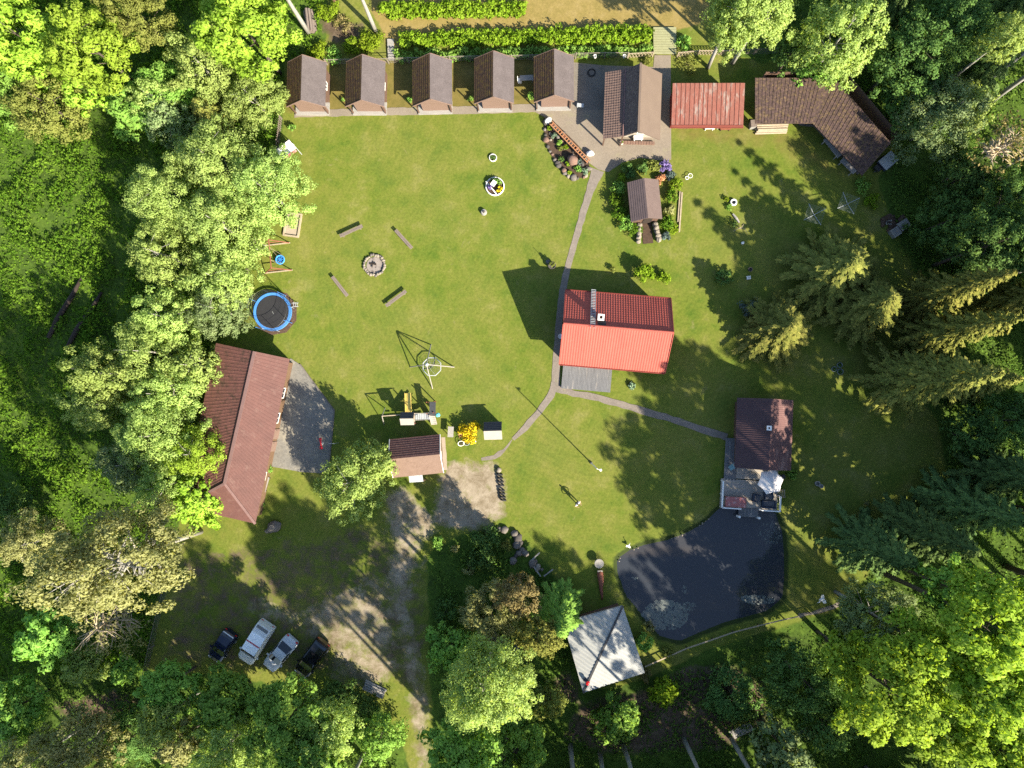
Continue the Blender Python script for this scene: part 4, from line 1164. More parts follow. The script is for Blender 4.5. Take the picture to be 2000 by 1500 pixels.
# --- nest swing with red frame
def nest_swing():
    root = at('nest_swing', 'red brown wooden swing frame carrying a round blue nest seat', 'swing', (542,504), R(-84))
    ln = 1.55
    for s in (-1, 1): a_frame(root, s * ln, 0, 2.15, 1.55, M['wood_red'], .055)
    MB().tube([(-ln - .15, 0, 2.2), (ln + .15, 0, 2.2)], .07, 8).build('cross_beam', M['wood_red'], root)
    for s in (-1, 1):
        fs = MB(); fs.beam((s * ln, -1.6, .06), (s * ln, 1.6, .06), .12, .1); fs.build('ground_beam', M['wood_pale'], root)
    q = local(root, G(547,507,.5))
    b = MB(); b.ring((q.x, q.y, .5), .47, .07, 24, 8); st = b.build('nest_ring', M['blue_rope'], root)
    b = MB(); b.lathe([(.02, .40), (.42, .46), (.42, .48), (.02, .42)], 20, (q.x, q.y, 0)); b.build('nest_mat', M['navy_mat'], st)
    sp = MB()
    for k in range(4):
        a = math.pi * k / 4; sp.beam((q.x - .42 * math.cos(a), q.y - .42 * math.sin(a), .5), (q.x + .42 * math.cos(a), q.y + .42 * math.sin(a), .5), .04, .02)
    sp.build('nest_web', M['blue_rope'], st)
    rp = MB()
    for sx in (-.45, .45):
        for sy in (-.3, .3): rp.tube([(q.x + sx, q.y + sy, .52), (sx * 1.6, 0, 2.15)], .012, 4, cap=False)
    rp.build('rope', M['wood_pale'], root)
nest_swing()

# --- pyramid swing with octagonal net
def net_swing():
    c = G(843.5, 716)
    root = thing('net_swing', 'four legged metal pyramid swing with a grey octagon net seat', 'swing', c, 0)
    h = 3.55
    for px in ((887,717),(844.8,759),(801,717),(841.6,673)):
        p = local(root, G(*px)); d = p.normalized()
        MB().tube([(p.x, p.y, 0), (d.x * .12, d.y * .12, h)], [.06, .055], 8).build('leg', M['pale_panel'], root)
    MB().lathe([(.12, h - .1), (.2, h), (.08, h + .1)], 10).build('top_joint', M['metal_grey'], root)
    z = .75; q = local(root, G(843.5, 716, z)) ; r = 1.05
    pts = [(q.x + r * math.cos(2 * math.pi * (k + .5) / 8), q.y + r * math.sin(2 * math.pi * (k + .5) / 8), z) for k in range(8)]
    b = MB()
    for k in range(8): b.tube([pts[k], pts[(k + 1) % 8]], .05, 6)
    fr = b.build('net_frame', M['metal_grey'], root)
    n = MB()
    for k in range(8): n.tube([pts[k], (q.x, q.y, z - .16)], .012, 3, cap=False)
    for t in (.25, .5, .75):
        pp = [(q.x + (p[0] - q.x) * t, q.y + (p[1] - q.y) * t, z - .16 * (1 - t)) for p in pts]
        for k in range(8): n.tube([pp[k], pp[(k + 1) % 8]], .010, 3, cap=False)
    n.build('net', M['net_grey'], fr)
    rp = MB()
    for k in range(0, 8, 2): rp.tube([pts[k], (0, 0, h - .1)], .012, 3, cap=False)
    rp.build('rope', M['net_grey'], root)
net_swing()

# --- play tower
def play_tower():
    root = at('play_tower', 'two roofed wooden play tower with a yellow slide and a swing beam', 'playground tower', (812,828), R(1))
    P = lambda x, y, z: local(root, G(x, y, z))
    def little_roof(c, ze, zr, mN, mS, posts=True):
        q = [P(x, y, ze) for x, y in c]
        x0 = (q[0].x + q[3].x) / 2; x1 = (q[1].x + q[2].x) / 2; y1 = (q[0].y + q[1].y) / 2; y0 = (q[2].y + q[3].y) / 2
        b = MB(); ym = (y0 + y1) / 2
        b.slope([(x0, y1, ze), (x1, y1, ze), (x1, ym, zr), (x0, ym, zr)], FLAT, steps(4, .015), .05, 0)
        b.slope([(x0, y0, ze), (x1, y0, ze), (x1, ym, zr), (x0, ym, zr)], FLAT, steps(4, .015), .05, 1)
        b.build('tower_roof', [mN, mS], root)
        for x in (x0 + .15, x1 - .15):
            for y in (y0 + .15, y1 - .15): MB().box((x, y, ze / 2 - .03), (.09, .09, ze)).build('post', M['wood_red'], root)
        f = MB(); f.box(((x0 + x1) / 2, ym, 1.2), (x1 - x0 - .3, y1 - y0 - .3, .06)); f.box((x0 + .15, ym, 1.55), (.04, y1 - y0 - .5, .6)); f.build('platform', M['wood_pale'], root)
        return x0, x1, y0, y1
    a = little_roof([(782,806),(808,804),(810,830),(783,830)], 2.45, 3.0, M['roof_slate'], M['pale_panel'])
    s0, s1 = P(798,806,1.2), P(796.5,768,.2)
    sl = MB(); sl.beam(s0, s1, .62, .05)
    for s in (-.32, .32): sl.beam(s0 + Vector((s, 0, .1)), s1 + Vector((s, 0, .1)), .05, .18)
    sl.build('slide', M['yellow_plastic'], root)
    # arched bridge
    b0, b1 = P(808,814,1.25), P(840,813,1.25)
    br = MB(); n = 9
    for k in range(n):
        t = (k + .5) / n; p = b0.lerp(b1, t); br.box((p.x, p.y, p.z - .25 * math.sin(math.pi * t)), (.17, .62, .04))
    br.build('bridge', M['metal_grey'], root)
    rl = MB()
    for s in (-.36, .36):
        pts = [b0.lerp(b1, k / 8) + Vector((0, s, .75 - .3 * math.sin(math.pi * k / 8))) for k in range(9)]
        rl.tube(pts, .035, 5)
    rl.build('bridge_rail', M['pale_panel'], root)
    # second tower: dark climbing ramp, pale platform, teal drum
    r0, r1 = P(845,812,1.35), P(845,785,1.9)
    rp = MB(); rp.beam(r0 + Vector((0, 0, .1)), r1, .66, .06); rp.build('ramp_roof', M['roof_slate'], root)
    st = MB(); q0, q1 = P(843,810,1.5), P(848,829,.25)
    st.beam(q0, q1, .66, .05)
    for k in range(5):
        p = q0.lerp(q1, (k + .5) / 5) + Vector((0, 0, .05)); st.box(p, (.6, .05, .05), R(-14))
    st.build('climbing_board', M['pale_panel'], root)
    for x, y in ((838,808),(851,806),(838,786),(851,785)):
        p = P(x, y, 0); MB().box((p.x, p.y, .9), (.09, .09, 1.8)).build('post', M['wood_red'], root)
    d = P(855,810.5,1.5); MB().lathe([(.10, 1.05), (.22, 1.1), (.24, 1.5), (.12, 1.62)], 14, (d.x, d.y, 0)).build('telescope_drum', M['teal_plastic'], root)
    # swing beam at the left with its A leg
    e0, e1 = P(782,810,2.25), P(746,812.5,2.25)
    MB().tube([e0, e1], .06, 7).build('swing_beam', M['wood_pale'], root)
    b = MB(); 
    for px in ((750,829),(752,797)): b.tube([P(*px, 0), e1], .05, 6)
    b.build('swing_leg', M['pale_panel'], root)
    for t in (.35, .7):
        p = e0.lerp(e1, t); rr = MB()
        for s in (-.2, .2): rr.tube([(p.x + s, p.y, 2.2), (p.x + s, p.y, .5)], .012, 4, cap=False)
        rr.box((p.x, p.y, .48), (.46, .18, .04)); rr.build('swing_seat', M['wood_dark'], root)
play_tower()

# --- playhouse
pl, W_, L_, (px0, px1, pyf, pyb) = gable('playhouse', 'small playhouse with a half black half pale roof beside a yellow flowering shrub', 'playhouse', [(945,824),(946,859),(981,858),(980,824)], 1.75, 2.5,
      M['white_paint'], M['roof_slate'], M['pale_panel'], ox=.2, oyf=.35, oyb=.2, vl=steps(5, .015))
wall_opening(pl, 'door', px1, .2, '+x', .6, 1.3, .7, M['wood_red'])
wall_opening(pl, 'window', -.1, pyb, '+y', .5, .45, 1.1, M['wood_red'])

o = at('display_board', 'pale standing board next to the shed corner and the flowering shrub', 'board', (882,843), R(-3))
MB().box((0, 0, .8), (.62, 1.15, .05)).build('panel', M['pale_panel'], o)
b = MB()
for x in (-.24, .24):
    for y in (-.45, .45): b.box((x, y, .385), (.06, .06, .77))
b.build('leg', M['wood_grey'], o)

# --- benches round the fire place
bench0 = at('plank_bench', 'grey plank bench up and left of the fire ring', 'bench', (688,453), ang_px((666,463),(710,443)), 'benches around the fire place')
Lb = (G(666,463) - G(710,443)).length
b = MB()
for s in (-.10, .10): b.box((0, s, .44), (Lb, .18, .05))
b.build('seat', M['wood_bench'], bench0)
for s in (-1, 1):
    MB().box((s * (Lb / 2 - .35), 0, .205), (.12, .34, .41)).build('leg', M['wood_bench'], bench0)
for a, c, lab in (((772,449),(808,489), 'grey plank bench up and right of the fire ring'), ((650,540),(682,581), 'grey plank bench down and left of the fire ring'), ((755,599),(795,569), 'grey plank bench down and right of the fire ring')):
    p = (G(*a) + G(*c)) / 2
    copy_thing(bench0, p, ang_px(a, c), lab)

def stone_ring():
    c = G(732, 518)
    rnd = random.Random(3)
    d = MB(); d.lathe([(.02, .03), (.9, .03), (1.0, -.02)], 24); o = d.build('fire_bed', M['ash'])
    o.location = c; tag(o, 'bed of pale ash inside the stone fire ring', 'fire pit')
    for k in range(26):
        a = 2 * math.pi * k / 26 + rnd.uniform(-.04, .04); r = 1.12 + rnd.uniform(-.05, .07)
        b = MB(); b.rock((0, 0, .13), .17 + rnd.uniform(-.02, .04), seed=k, sub=2)
        s = b.build('ring_stone', M['stone_pale' if rnd.random() < .7 else 'stone'], smooth=True); s.location = (c.x + r * math.cos(a), c.y + r * math.sin(a), 0)
        tag(s, 'round pale field stone set in the fire ring', 'stone', 'stones of the fire ring')
    for k in range(4):
        a = rnd.uniform(0, 6.28); b = MB(); b.tube([(-.35, 0, .08), (.35, .03, .16)], [.06, .05], 7)
        s = b.build('charred_log', M['wood_dark']); s.location = (c.x - .15 + rnd.uniform(-.15, .15), c.y + .1 + rnd.uniform(-.12, .12), .03); s.rotation_euler = (0, 0, a)
        tag(s, 'charred stick lying in the ash of the fire ring', 'log', 'charred sticks in the fire ring')
stone_ring()

# --- leafy helpers: numpy leaf clouds
def leaf_cloud(centers, radii, n_per, size, rng, up=.35, squash=1.0, axes=None, jit=.30):
    """rhombic leaves scattered on shells round the given centres; returns vertices and shading normals that follow the clumps"""
    K = len(centers); N = K * n_per
    C = np.repeat(np.asarray(centers, float), n_per, 0); RR = np.repeat(np.asarray(radii, float), n_per)
    d = rng.normal(size=(N, 3)); d /= np.linalg.norm(d, axis=1)[:, None] + 1e-9
    rr = RR * rng.uniform(.45, 1.05, N)
    p = C + d * rr[:, None] * np.array([1, 1, squash])
    nrm = d + rng.normal(size=(N, 3)) * .55 + np.array([0, 0, up]); nrm /= np.linalg.norm(nrm, axis=1)[:, None] + 1e-9
    t = np.cross(nrm, rng.normal(size=(N, 3))); t /= np.linalg.norm(t, axis=1)[:, None] + 1e-9
    b = np.cross(nrm, t)
    s = size * rng.uniform(.6, 1.35, N)
    a = t * (s * .62)[:, None]; c = b * (s * .42)[:, None]
    V = np.stack([p - a, p - c * .9 + a * .1, p + a, p + c * .9 + a * .1], 1).reshape(-1, 3)
    if axes is None: g = np.zeros((N, 3))
    else:
        g = p / np.asarray(axes) ** 1.0; g /= np.linalg.norm(g, axis=1)[:, None] + 1e-9
    sn = d * .75 + g * .55 + np.array([0, 0, up * .9]) + rng.normal(size=(N, 3)) * jit
    sn /= np.linalg.norm(sn, axis=1)[:, None] + 1e-9
    return V, np.repeat(sn, 4, 0)
def quads_mesh(name, VN):
    V, SN = VN
    n = len(V) // 4
    me = bpy.data.meshes.new(name)
    me.vertices.add(len(V)); me.vertices.foreach_set('co', np.ascontiguousarray(V, np.float32).ravel())
    me.loops.add(n * 4); me.loops.foreach_set('vertex_index', np.arange(n * 4))
    me.polygons.add(n); me.polygons.foreach_set('loop_start', np.arange(0, n * 4, 4)); me.polygons.foreach_set('loop_total', np.full(n, 4))
    me.polygons.foreach_set('use_smooth', np.ones(n, bool))
    me.update(calc_edges=True)
    me.normals_split_custom_set_from_vertices(SN.tolist())
    return me
def shrub_mesh(name, r, h, n, size, seed, clumps=14):
    rng = np.random.default_rng(seed)
    a = rng.uniform(0, 2 * np.pi, clumps); q = np.sqrt(rng.uniform(0, 1, clumps)) * r * .72
    z = h * (.35 + .45 * (1 - (q / r) ** 2)) * rng.uniform(.75, 1.1, clumps)
    C = np.stack([q * np.cos(a), q * np.sin(a), z], 1)
    return quads_mesh(name, leaf_cloud(C, np.full(clumps, r * .36), n // clumps, size, rng))
def shrub(name, label, cat, px, r, h, matname, n=700, size=.16, seed=1, group=None, stems=True, z=0.0, clumps=14):
    root = at(name, label, cat, px, 0, group, z)
    me = shrub_mesh('foliage', r, h, n, size, seed, clumps); me.materials.append(M[matname])
    f = bpy.data.objects.new('foliage', me); COL.objects.link(f); f.parent = root
    if stems:
        b = MB(); rnd = random.Random(seed)
        for k in range(5):
            a = rnd.uniform(0, 6.28); b.tube([(0, 0, 0), (.3 * r * math.cos(a), .3 * r * math.sin(a), h * .5)], [.03, .015], 5)
        b.build('stem', M['bark'], root)
    return root

# --- flower wheel bed, ring, stump in the lawn
def flower_wheel():
    root = at('wheel_flowerbed', 'round white rimmed flower bed divided by a wooden cross, on the lawn', 'flower bed', (967,365))
    b = MB(); b.ring((0, 0, .14), 1.0, .07, 30, 6, .16); b.build('rim', M['white_paint'], root)
    b = MB(); b.lathe([(.02, .12), (.95, .10), (.95, 0)], 24); b.build('soil', M['soil'], root)
    b = MB(); b.beam((-1.0, .55, .2), (.15, -.85, .2), .12, .08); b.build('divider', M['white_paint'], root)
    b = MB(); b.box((-.12, .16, .75), (.5, .62, .05), R(-35)); b.box((-.12, .16, .38), (.06, .06, .70)); b.build('sign_board', M['white_paint'], root)
    for (x, y, r, mt, s) in ((.35, .45, .5, 'lf_green', 1), (.5, -.4, .45, 'flower_yellow', 2), (-.2, .6, .35, 'lf_dark', 4), (-.55, -.15, .35, 'flower_violet', 3)):
        me = shrub_mesh('planting', r, .55, 260, .12, s, 9); me.materials.append(M[mt]); f = bpy.data.objects.new('planting', me); COL.objects.link(f); f.parent = root; f.location = (x, y, .08)
flower_wheel()
r_ = at('planter_ring', 'small white planter ring with green leaves on the open lawn', 'planter', (963,309))
b = MB(); b.ring((0, 0, .12), .40, .045, 24, 6, .12); b.build('rim', M['white_paint'], r_)
me = shrub_mesh('planting', .36, .3, 200, .12, 5, 8); me.materials.append(M['lf_dark']); f = bpy.data.objects.new('planting', me); COL.objects.link(f); f.parent = r_
b = MB(); b.lathe([(.34, 0), (.34, .06), (.02, .08)], 16); b.build('soil', M['soil'], r_)
r_ = at('stone_stump', 'low round grey stone stump alone on the lawn', 'stump', (945,415))
b = MB(); b.lathe([(.36, 0), (.33, .12), (.30, .34), (.22, .40), (.03, .38)], 14); b.build('stump_body', M['wood_grey'], r_)
b = MB(); b.rock((.06, -.05, .42), .2, 4); b.build('cap_stone', M['stone'], r_, smooth=True)
r_ = at('planter_pot', 'dark pot with a small leafy stem beside the garden path', 'planter', (1078,520))
b = MB(); b.lathe([(.26, 0), (.40, .35), (.44, .55), (.36, .55), (.3, .45)], 16); b.build('pot', M['stone_dark'], r_)
b = MB(); b.lathe([(.20, 0), (.24, .08), (.02, .1)], 12, (-.45, .5, 0)); b.build('saucer', M['stone'], r_)
me = shrub_mesh('planting', .42, 1.0, 260, .14, 8, 9); me.materials.append(M['lf_olive']); f = bpy.data.objects.new('planting', me); COL.objects.link(f); f.parent = r_; f.location = (0, 0, .3)
b = MB(); b.tube([(0, 0, .4), (.02, .02, 1.9)], [.03, .02], 5); b.build('stake', M['wood_dark'], r_)

# --- canopy garden swing, sand pit
def canopy_swing():
    root = at('canopy_swing', 'garden swing seat under a flat grey white canopy by the trees', 'garden swing', (569,303), R(38))
    b = MB(); b.slope([(-.95, -.6, 1.72), (.95, -.6, 1.72), (.95, .5, 1.95), (-.95, .5, 1.95)], FLAT, FLAT, .04); b.build('canopy', M['fabric_white'], root)
    b = MB(); b.slope([(-.95, .75, 1.72), (.95, .75, 1.72), (.95, .52, 1.93), (-.95, .52, 1.93)], FLAT, FLAT, .04); b.build('canopy_flap', M['fabric_grey'], root)
    for s in (-1, 1):
        f = MB(); f.tube([(s * .98, -.7, 0), (s * .98, 0, 1.85)], .04, 6); f.tube([(s * .98, .7, 0), (s * .98, 0, 1.85)], .04, 6); f.build('end_frame', M['metal_grey'], root)
    b = MB(); b.box((0, 0, .5), (1.6, .55, .12)); b.build('seat', M['fabric_red'], root)
    b = MB(); b.box((0, .3, .8), (1.6, .12, .55)); b.build('backrest', M['fabric_grey'], root)
    b = MB()
    for s in (-.78, .78): b.tube([(s, 0, .5), (s, 0, 1.85)], .015, 4)
    b.build('hanger', M['metal_grey'], root)
canopy_swing()
r_ = at('sand_pit', 'pale sand pit with a plank edge under the overhanging trees', 'sand pit', (574,440), R(-8))
b = MB(); b.box((-.1, 0, .05), (1.5, 2.4, .10)); b.build('sand', M['sand'], r_)
for x, y, sx, sy in ((.72, 0, .16, 2.7), (-.92, 0, .16, 2.7), (-.1, 1.27, 1.48, .16), (-.1, -1.27, 1.48, .16)):
    MB().box((x, y, .13), (sx, sy, .26)).build('edge_board', M['wood_pale'], r_)
r_ = at('garden_table', 'white garden chair pair half hidden under branches by the red swing frame', 'chair', (512,485), R(15))
b = MB(); b.box((0, 0, .42), (1.1, .6, .05)); b.box((-.5, 0, .66), (.06, .6, .44)); b.build('seat', M['white_paint'], r_)
b = MB()
for x in (-.45, .45):
    for y in (-.25, .25): b.box((x, y, .2), (.06, .06, .4))
b.build('leg', M['white_paint'], r_)

# --- rock garden: stones, plants, orange ladder-like trough
def rock_garden():
    bed = [(1062,232),(1072,228),(1100,255),(1130,285),(1150,318),(1152,335),(1140,348),(1115,346),(1092,326),(1074,300),(1064,272)]
    b = MB(); b.prism([(p.x, p.y) for p in px_poly(bed)], -.05, .07); o = b.build('rock_garden_bed', M['soil']); tag(o, kind='structure')
    rnd = random.Random(11); P = [(1066,240),(1064,252),(1065,264),(1067,276),(1069,287),(1073,296),(1077,304),(1082,312),(1087,319),(1093,326),(1099,332),(1105,338),(1112,343),(1120,346),(1129,347),(1138,347),(1145,343),
         (1081,246),(1090,252),(1098,262),(1112,276),(1126,292),(1137,304),(1146,316),(1148,330)]
    for i, (x, y) in enumerate(P):
        x += rnd.uniform(-1.8, 2.6); y += rnd.uniform(-2, 2)
        b = MB(); s = rnd.uniform(.15, .40); b.rock((0, 0, s * .5), s, seed=40 + i)
        mt = rnd.choice(['stone', 'stone_red', 'stone_pale', 'stone_dark', 'stone', 'stone_red'])
        o = b.build('edge_rock', M[mt], smooth=True); o.location = G(x, y)
        tag(o, 'rough field stone edging the rock garden', 'rock', 'stones edging the rock garden')
    for i in range(22):
        t = rnd.random(); x = 1072 + t * 66 + rnd.uniform(-4, 10); y = 262 + t * 66 + rnd.uniform(-6, 14) - 8
        b = MB(); s = rnd.uniform(.13, .26); b.rock((0, 0, s * .5 + .05), s, seed=90 + i)
        o = b.build('bed_rock', M[rnd.choice(['stone', 'stone_red', 'stone_dark', 'stone_pale'])], smooth=True); o.location = G(x, y)
        tag(o, 'small stone among the rock garden plants', 'rock', 'stones inside the rock garden')
    b = MB(); b.rock((0, 0, .45), .55, seed=5, flat=1.0); o = b.build('boulder', M['stone_red'], smooth=True); o.location = G(1118,316); tag(o, 'large rust brown boulder inside the rock garden', 'boulder')
    b = MB(); b.rock((0, 0, .4), .46, seed=6, flat=.9); o = b.build('boulder', M['white_paint'], smooth=True); o.location = G(1071,238); tag(o, 'white boulder at the upper tip of the rock garden', 'boulder')
    b = MB(); b.rock((0, 0, .35), .42, seed=9, flat=.9); o = b.build('boulder', M['white_paint'], smooth=True); o.location = G(1152,302); tag(o, 'white boulder on the yard side of the orange ladder', 'boulder')
    for i, (x, y, r, mt, lab) in enumerate([(1082,267,.42,'lf_hosta','pale green hosta nearest the dark stones of the rock garden'), (1092,280,.38,'lf_green','green tuft in the middle of the rock garden'), (1104,290,.36,'lf_hedge','round yellow green tuft beside the orange ladder'),
            (1094,292,.32,'lf_olive','olive yellow tuft beside the round rock garden tuft'), (1096,312,.4,'lf_dark','dark green tuft left of the rust brown boulder'), (1108,322,.34,'lf_hedge','lime tuft just below the rust brown boulder'),
            (1130,318,.42,'lf_bluegreen','blue grey tuft right of the rust brown boulder'), (1128,332,.5,'lf_green','leafy green clump at the foot of the rock garden'), (1141,335,.55,'lf_hosta','pale spreading clump at the path corner of the rock garden'),
            (1112,338,.28,'lf_hedge','small lime tuft among the lowest edging stones'), (1073,252,.3,'lf_hedge','small lime tuft next to the white boulder')]):
        shrub('rockery_plant', lab, 'plant', (x, y), r, .5, mt, 240, .13, 20 + i, stems=False, z=.05)
    # orange ladder lying on posts
    a, c = G(1076,240,.85), G(1150,316,.85)
    root = thing('wooden_ladder', 'long orange wooden ladder frame raised over the rock garden', 'ladder', (a + c).xy.to_3d() / 2, math.atan2(c.y - a.y, c.x - a.x))
    L = (c - a).length
    for s in (-.19, .19):
        MB().box((0, s, .85), (L, .09, .14)).build('side_rail', M['wood_orange'], root)
    rg = MB()
    for k in range(17): rg.box((-L / 2 + .2 + k * (L - .4) / 16, 0, .85), (.09, .30, .06))
    rg.build('rung', M['wood_orange'], root)
    b = MB(); b.box((0, -.12, .62), (L * .98, .06, .28)); b.build('lower_board', M['wood_red'], root)
    for k in range(4): MB().box((-L / 2 + .25 + k * (L - .5) / 3, 0, .39), (.1, .28, .78)).build('post', M['wood_red'], root)
rock_garden()

# --- fences
def fence(name, label, pts, h, style, m, step=2.2):
    P = [G(*p) for p in pts]
    root = thing(name, label, 'fence', P[0])
    Q = [p - P[0] for p in P]; tot = 0
    pn = MB(); posts = []
    for a, c in zip(Q[:-1], Q[1:]):
        L = (c - a).length; n = max(1, int(L / step))
        for k in range(n): posts.append(a.lerp(c, k / n))
        if style == 'picket':
            m_ = int(L / .24)
            for k in range(m_):
                p = a.lerp(c, (k + .5) / m_); pn.box((p.x, p.y, h / 2), (.09, .03, h))
            for z in (h * .25, h * .78): pn.beam(a + Vector((0, 0, z)), c + Vector((0, 0, z)), .04, .08)
        elif style == 'cross':
            m_ = int(L / .32)
            for k in range(m_):
                p, q = a.lerp(c, k / m_), a.lerp(c, (k + 1) / m_)
                pn.beam((p.x, p.y, .1), (q.x, q.y, h), .05, .05); pn.beam((q.x, q.y, .1), (p.x, p.y, h), .05, .05)
            pn.beam(a + Vector((0, 0, h)), c + Vector((0, 0, h)), .07, .05)
        else:
            for z in (.3, .6, .9, h): pn.beam(a + Vector((0, 0, z)), c + Vector((0, 0, z)), .02, .02)
            m_ = int(L / .3)
            for k in range(m_): p = a.lerp(c, k / m_); pn.beam((p.x, p.y, .1), (p.x, p.y, h), .012, .012)
            pn.beam(a + Vector((0, 0, h)), c + Vector((0, 0, h)), .05, .04)
    posts.append(Q[-1])
    pn.build('fence_panel', m, root)
    for p in posts: MB().box((p.x, p.y, (h + .1) / 2), (.09, .09, h + .1)).build('post', m, root)
fence('wire_fence', 'pale wire fence behind the row of cabins', [(640,127),(760,125),(880,121),(1120,117)], 1.2, 'wire', M['stone_pale'])
fence('wire_fence', 'pale wire fence with white buckets behind the paved yard', [(1124,115),(1180,114),(1225,114)], 1.2, 'wire', M['stone_pale'])
fence('lattice_fence', 'lattice fence of crossed pale slats left of the plank bridge', [(1226,114),(1274,111)], 1.0, 'cross', M['wood_pale'], 2.4)
fence('lattice_fence', 'lattice fence of crossed pale slats right of the plank bridge', [(1322,112),(1362,108),(1420,108)], 1.0, 'cross', M['wood_pale'], 2.4)
fence('wire_fence', 'thin wire fence among the trees beyond the red metal shed', [(1424,108),(1520,106),(1560,106)], 1.2, 'wire', M['stone'])
fence('picket_fence', 'weathered picket fence along the trees beside the swing frames', [(551,232),(546,280),(520,400),(498,480),(480,560),(470,612)], 1.0, 'picket', M['wood_bench'])
fence('wire_fence', 'grey wire fence between the weeping birch and the car park', [(362,1060),(338,1120),(318,1190),(302,1260),(290,1315)], 1.3, 'wire', M['stone'])
for i, (x, y) in enumerate(((1162,112),(1219,112))):
    o = at('white_bucket', ['white bucket hung on the yard fence, nearer the cabins', 'white bucket hung on the yard fence, nearer the plank bridge'][i], 'bucket', (x, y), 0, None, 1.0)
    b = MB(); b.lathe([(.14, 0), (.18, .36), (.15, .36), (.12, .05)], 12); b.build('pail', M['white_paint'], o); b = MB(); b.ring((0, 0, .36), .17, .01, 14, 4); b.build('handle', M['metal_grey'], o)

# --- plank bridges
def plank_bridge(name, label, quad, n, m, z=.25):
    q = [G(*p) for p in quad]; c = sum(q, Vector()) / 4
    root = thing(name, label, 'bridge', c)
    b = MB(); q = [p - c for p in q]
    for k in range(n):
        t0, t1 = k / n + .006, (k + 1) / n - .006
        pts = [q[0].lerp(q[3], t0), q[1].lerp(q[2], t0), q[1].lerp(q[2], t1), q[0].lerp(q[3], t1)]
        b.prism([(p.x, p.y) for p in pts], z - .05, z + (k % 3) * .003)
    b.build('planking', m, root)
    j = MB()
    for t in (.12, .88):
        a, c2 = q[0].lerp(q[1], t), q[3].lerp(q[2], t); j.beam((a.x, a.y, z / 2 - .03), (c2.x, c2.y, z / 2 - .03), .12, z - .06)
    j.build('joist', M['wood_dark'], root)
plank_bridge('plank_bridge', 'wide pale plank bridge crossed by a long tree shadow', [(1275,55),(1320,55),(1320,108),(1276,108)], 11, M['wood_bridge'])
plank_bridge('plank_bridge', 'narrow grey plank bridge between the berry bushes', [(757,78),(770,78),(771,120),(759,120)], 5, M['wood_grey'])

# --- clothes lines
def clothes_line(label, px, rot, r):
    root = at('clothes_line', label, 'clothes line', px, rot, 'rotary clothes lines')
    z = 1.75
    MB().tube([(0, 0, 0), (0, 0, z + .1)], .03, 7).build('pole', M['metal_grey'], root)
    for k in range(4):
        a = k * math.pi / 2; MB().beam((0, 0, z - .12), (r * math.cos(a), r * math.sin(a), z + .12), .045, .04).build('arm', M['metal_grey'], root)
    l = MB()
    for t in (.35, .48, .61, .74, .87, .98):
        p = [(r * t * math.cos(k * math.pi / 2), r * t * math.sin(k * math.pi / 2), z - .12 + .24 * t + .02) for k in range(4)]
        for k in range(4): l.beam(p[k], p[(k + 1) % 4], .011, .011)
    l.build('line', M['line_pale'], root)
clothes_line('rotary clothes line nearer the broad olive green tree', (1578,428), R(28), 1.32)
clothes_line('rotary clothes line farther up the lawn near the woodshed', (1642,407), R(25), 1.3)

# --- compost heap with boards
r_ = at('compost_heap', 'reddish brown compost heap of leaves with pale rubbish', 'heap', (1744,440), 0)
b = MB()
rnd = random.Random(2)
for k in range(34): b.rock((rnd.uniform(-1.2, 1.0), rnd.uniform(-.8, .9), .12), rnd.uniform(.22, .46), 200 + k, 1)
b.build('heap_body', M['leaf_litter'], r_)
b = MB()
for k in range(9): b.box((-.7 + rnd.uniform(-.3, .5), .25 + rnd.uniform(-.25, .2), .42), (rnd.uniform(.08, .2), rnd.uniform(.08, .16), .05), rnd.uniform(0, 3))
b.build('scrap', M['pale_panel'], r_)
for i, (px, sx, sy) in enumerate((((1760,442), 1.15, 1.0), ((1744,456), .95, .95))):
    o = at('compost_cover', ['square grey slatted lid at the upper end of the compost heap', 'square grey slatted lid at the lower end of the compost heap'][i], 'lid', px, R(33))
    b = MB()
    for k in range(6): b.box((0, -sy / 2 + (k + .5) * sy / 6, .66), (sx, sy / 6 - .03, .04))
    b.build('slats', M['wood_grey'], o)
    b = MB()
    for s in (-1, 1): b.box((s * (sx / 2 - .1), 0, .31), (.07, sy, .62))
    b.build('side_board', M['wood_grey'], o)

# --- pole, person, figures
r_ = at('lamp_pole', 'tall thin white pole on the lawn throwing a very long shadow', 'pole', (1154.5,904))
b = MB(); b.tube([(0, 0, 0), (0, 0, 7.6)], [.065, .045], 8); b.build('mast', M['white_paint'], r_)
b = MB(); b.lathe([(.16, 0), (.14, .2), (.07, .28)], 10); b.build('base', M['stone'], r_)
b = MB(); b.beam((-.02, 0, 7.55), (.30, -.1, 7.62), .05, .05); b.lathe([(.02, 7.66), (.13, 7.6), (.12, 7.5), (.02, 7.48)], 10, (.34, -.11, 0)); b.build('lamp_head', M['white_paint'], r_)

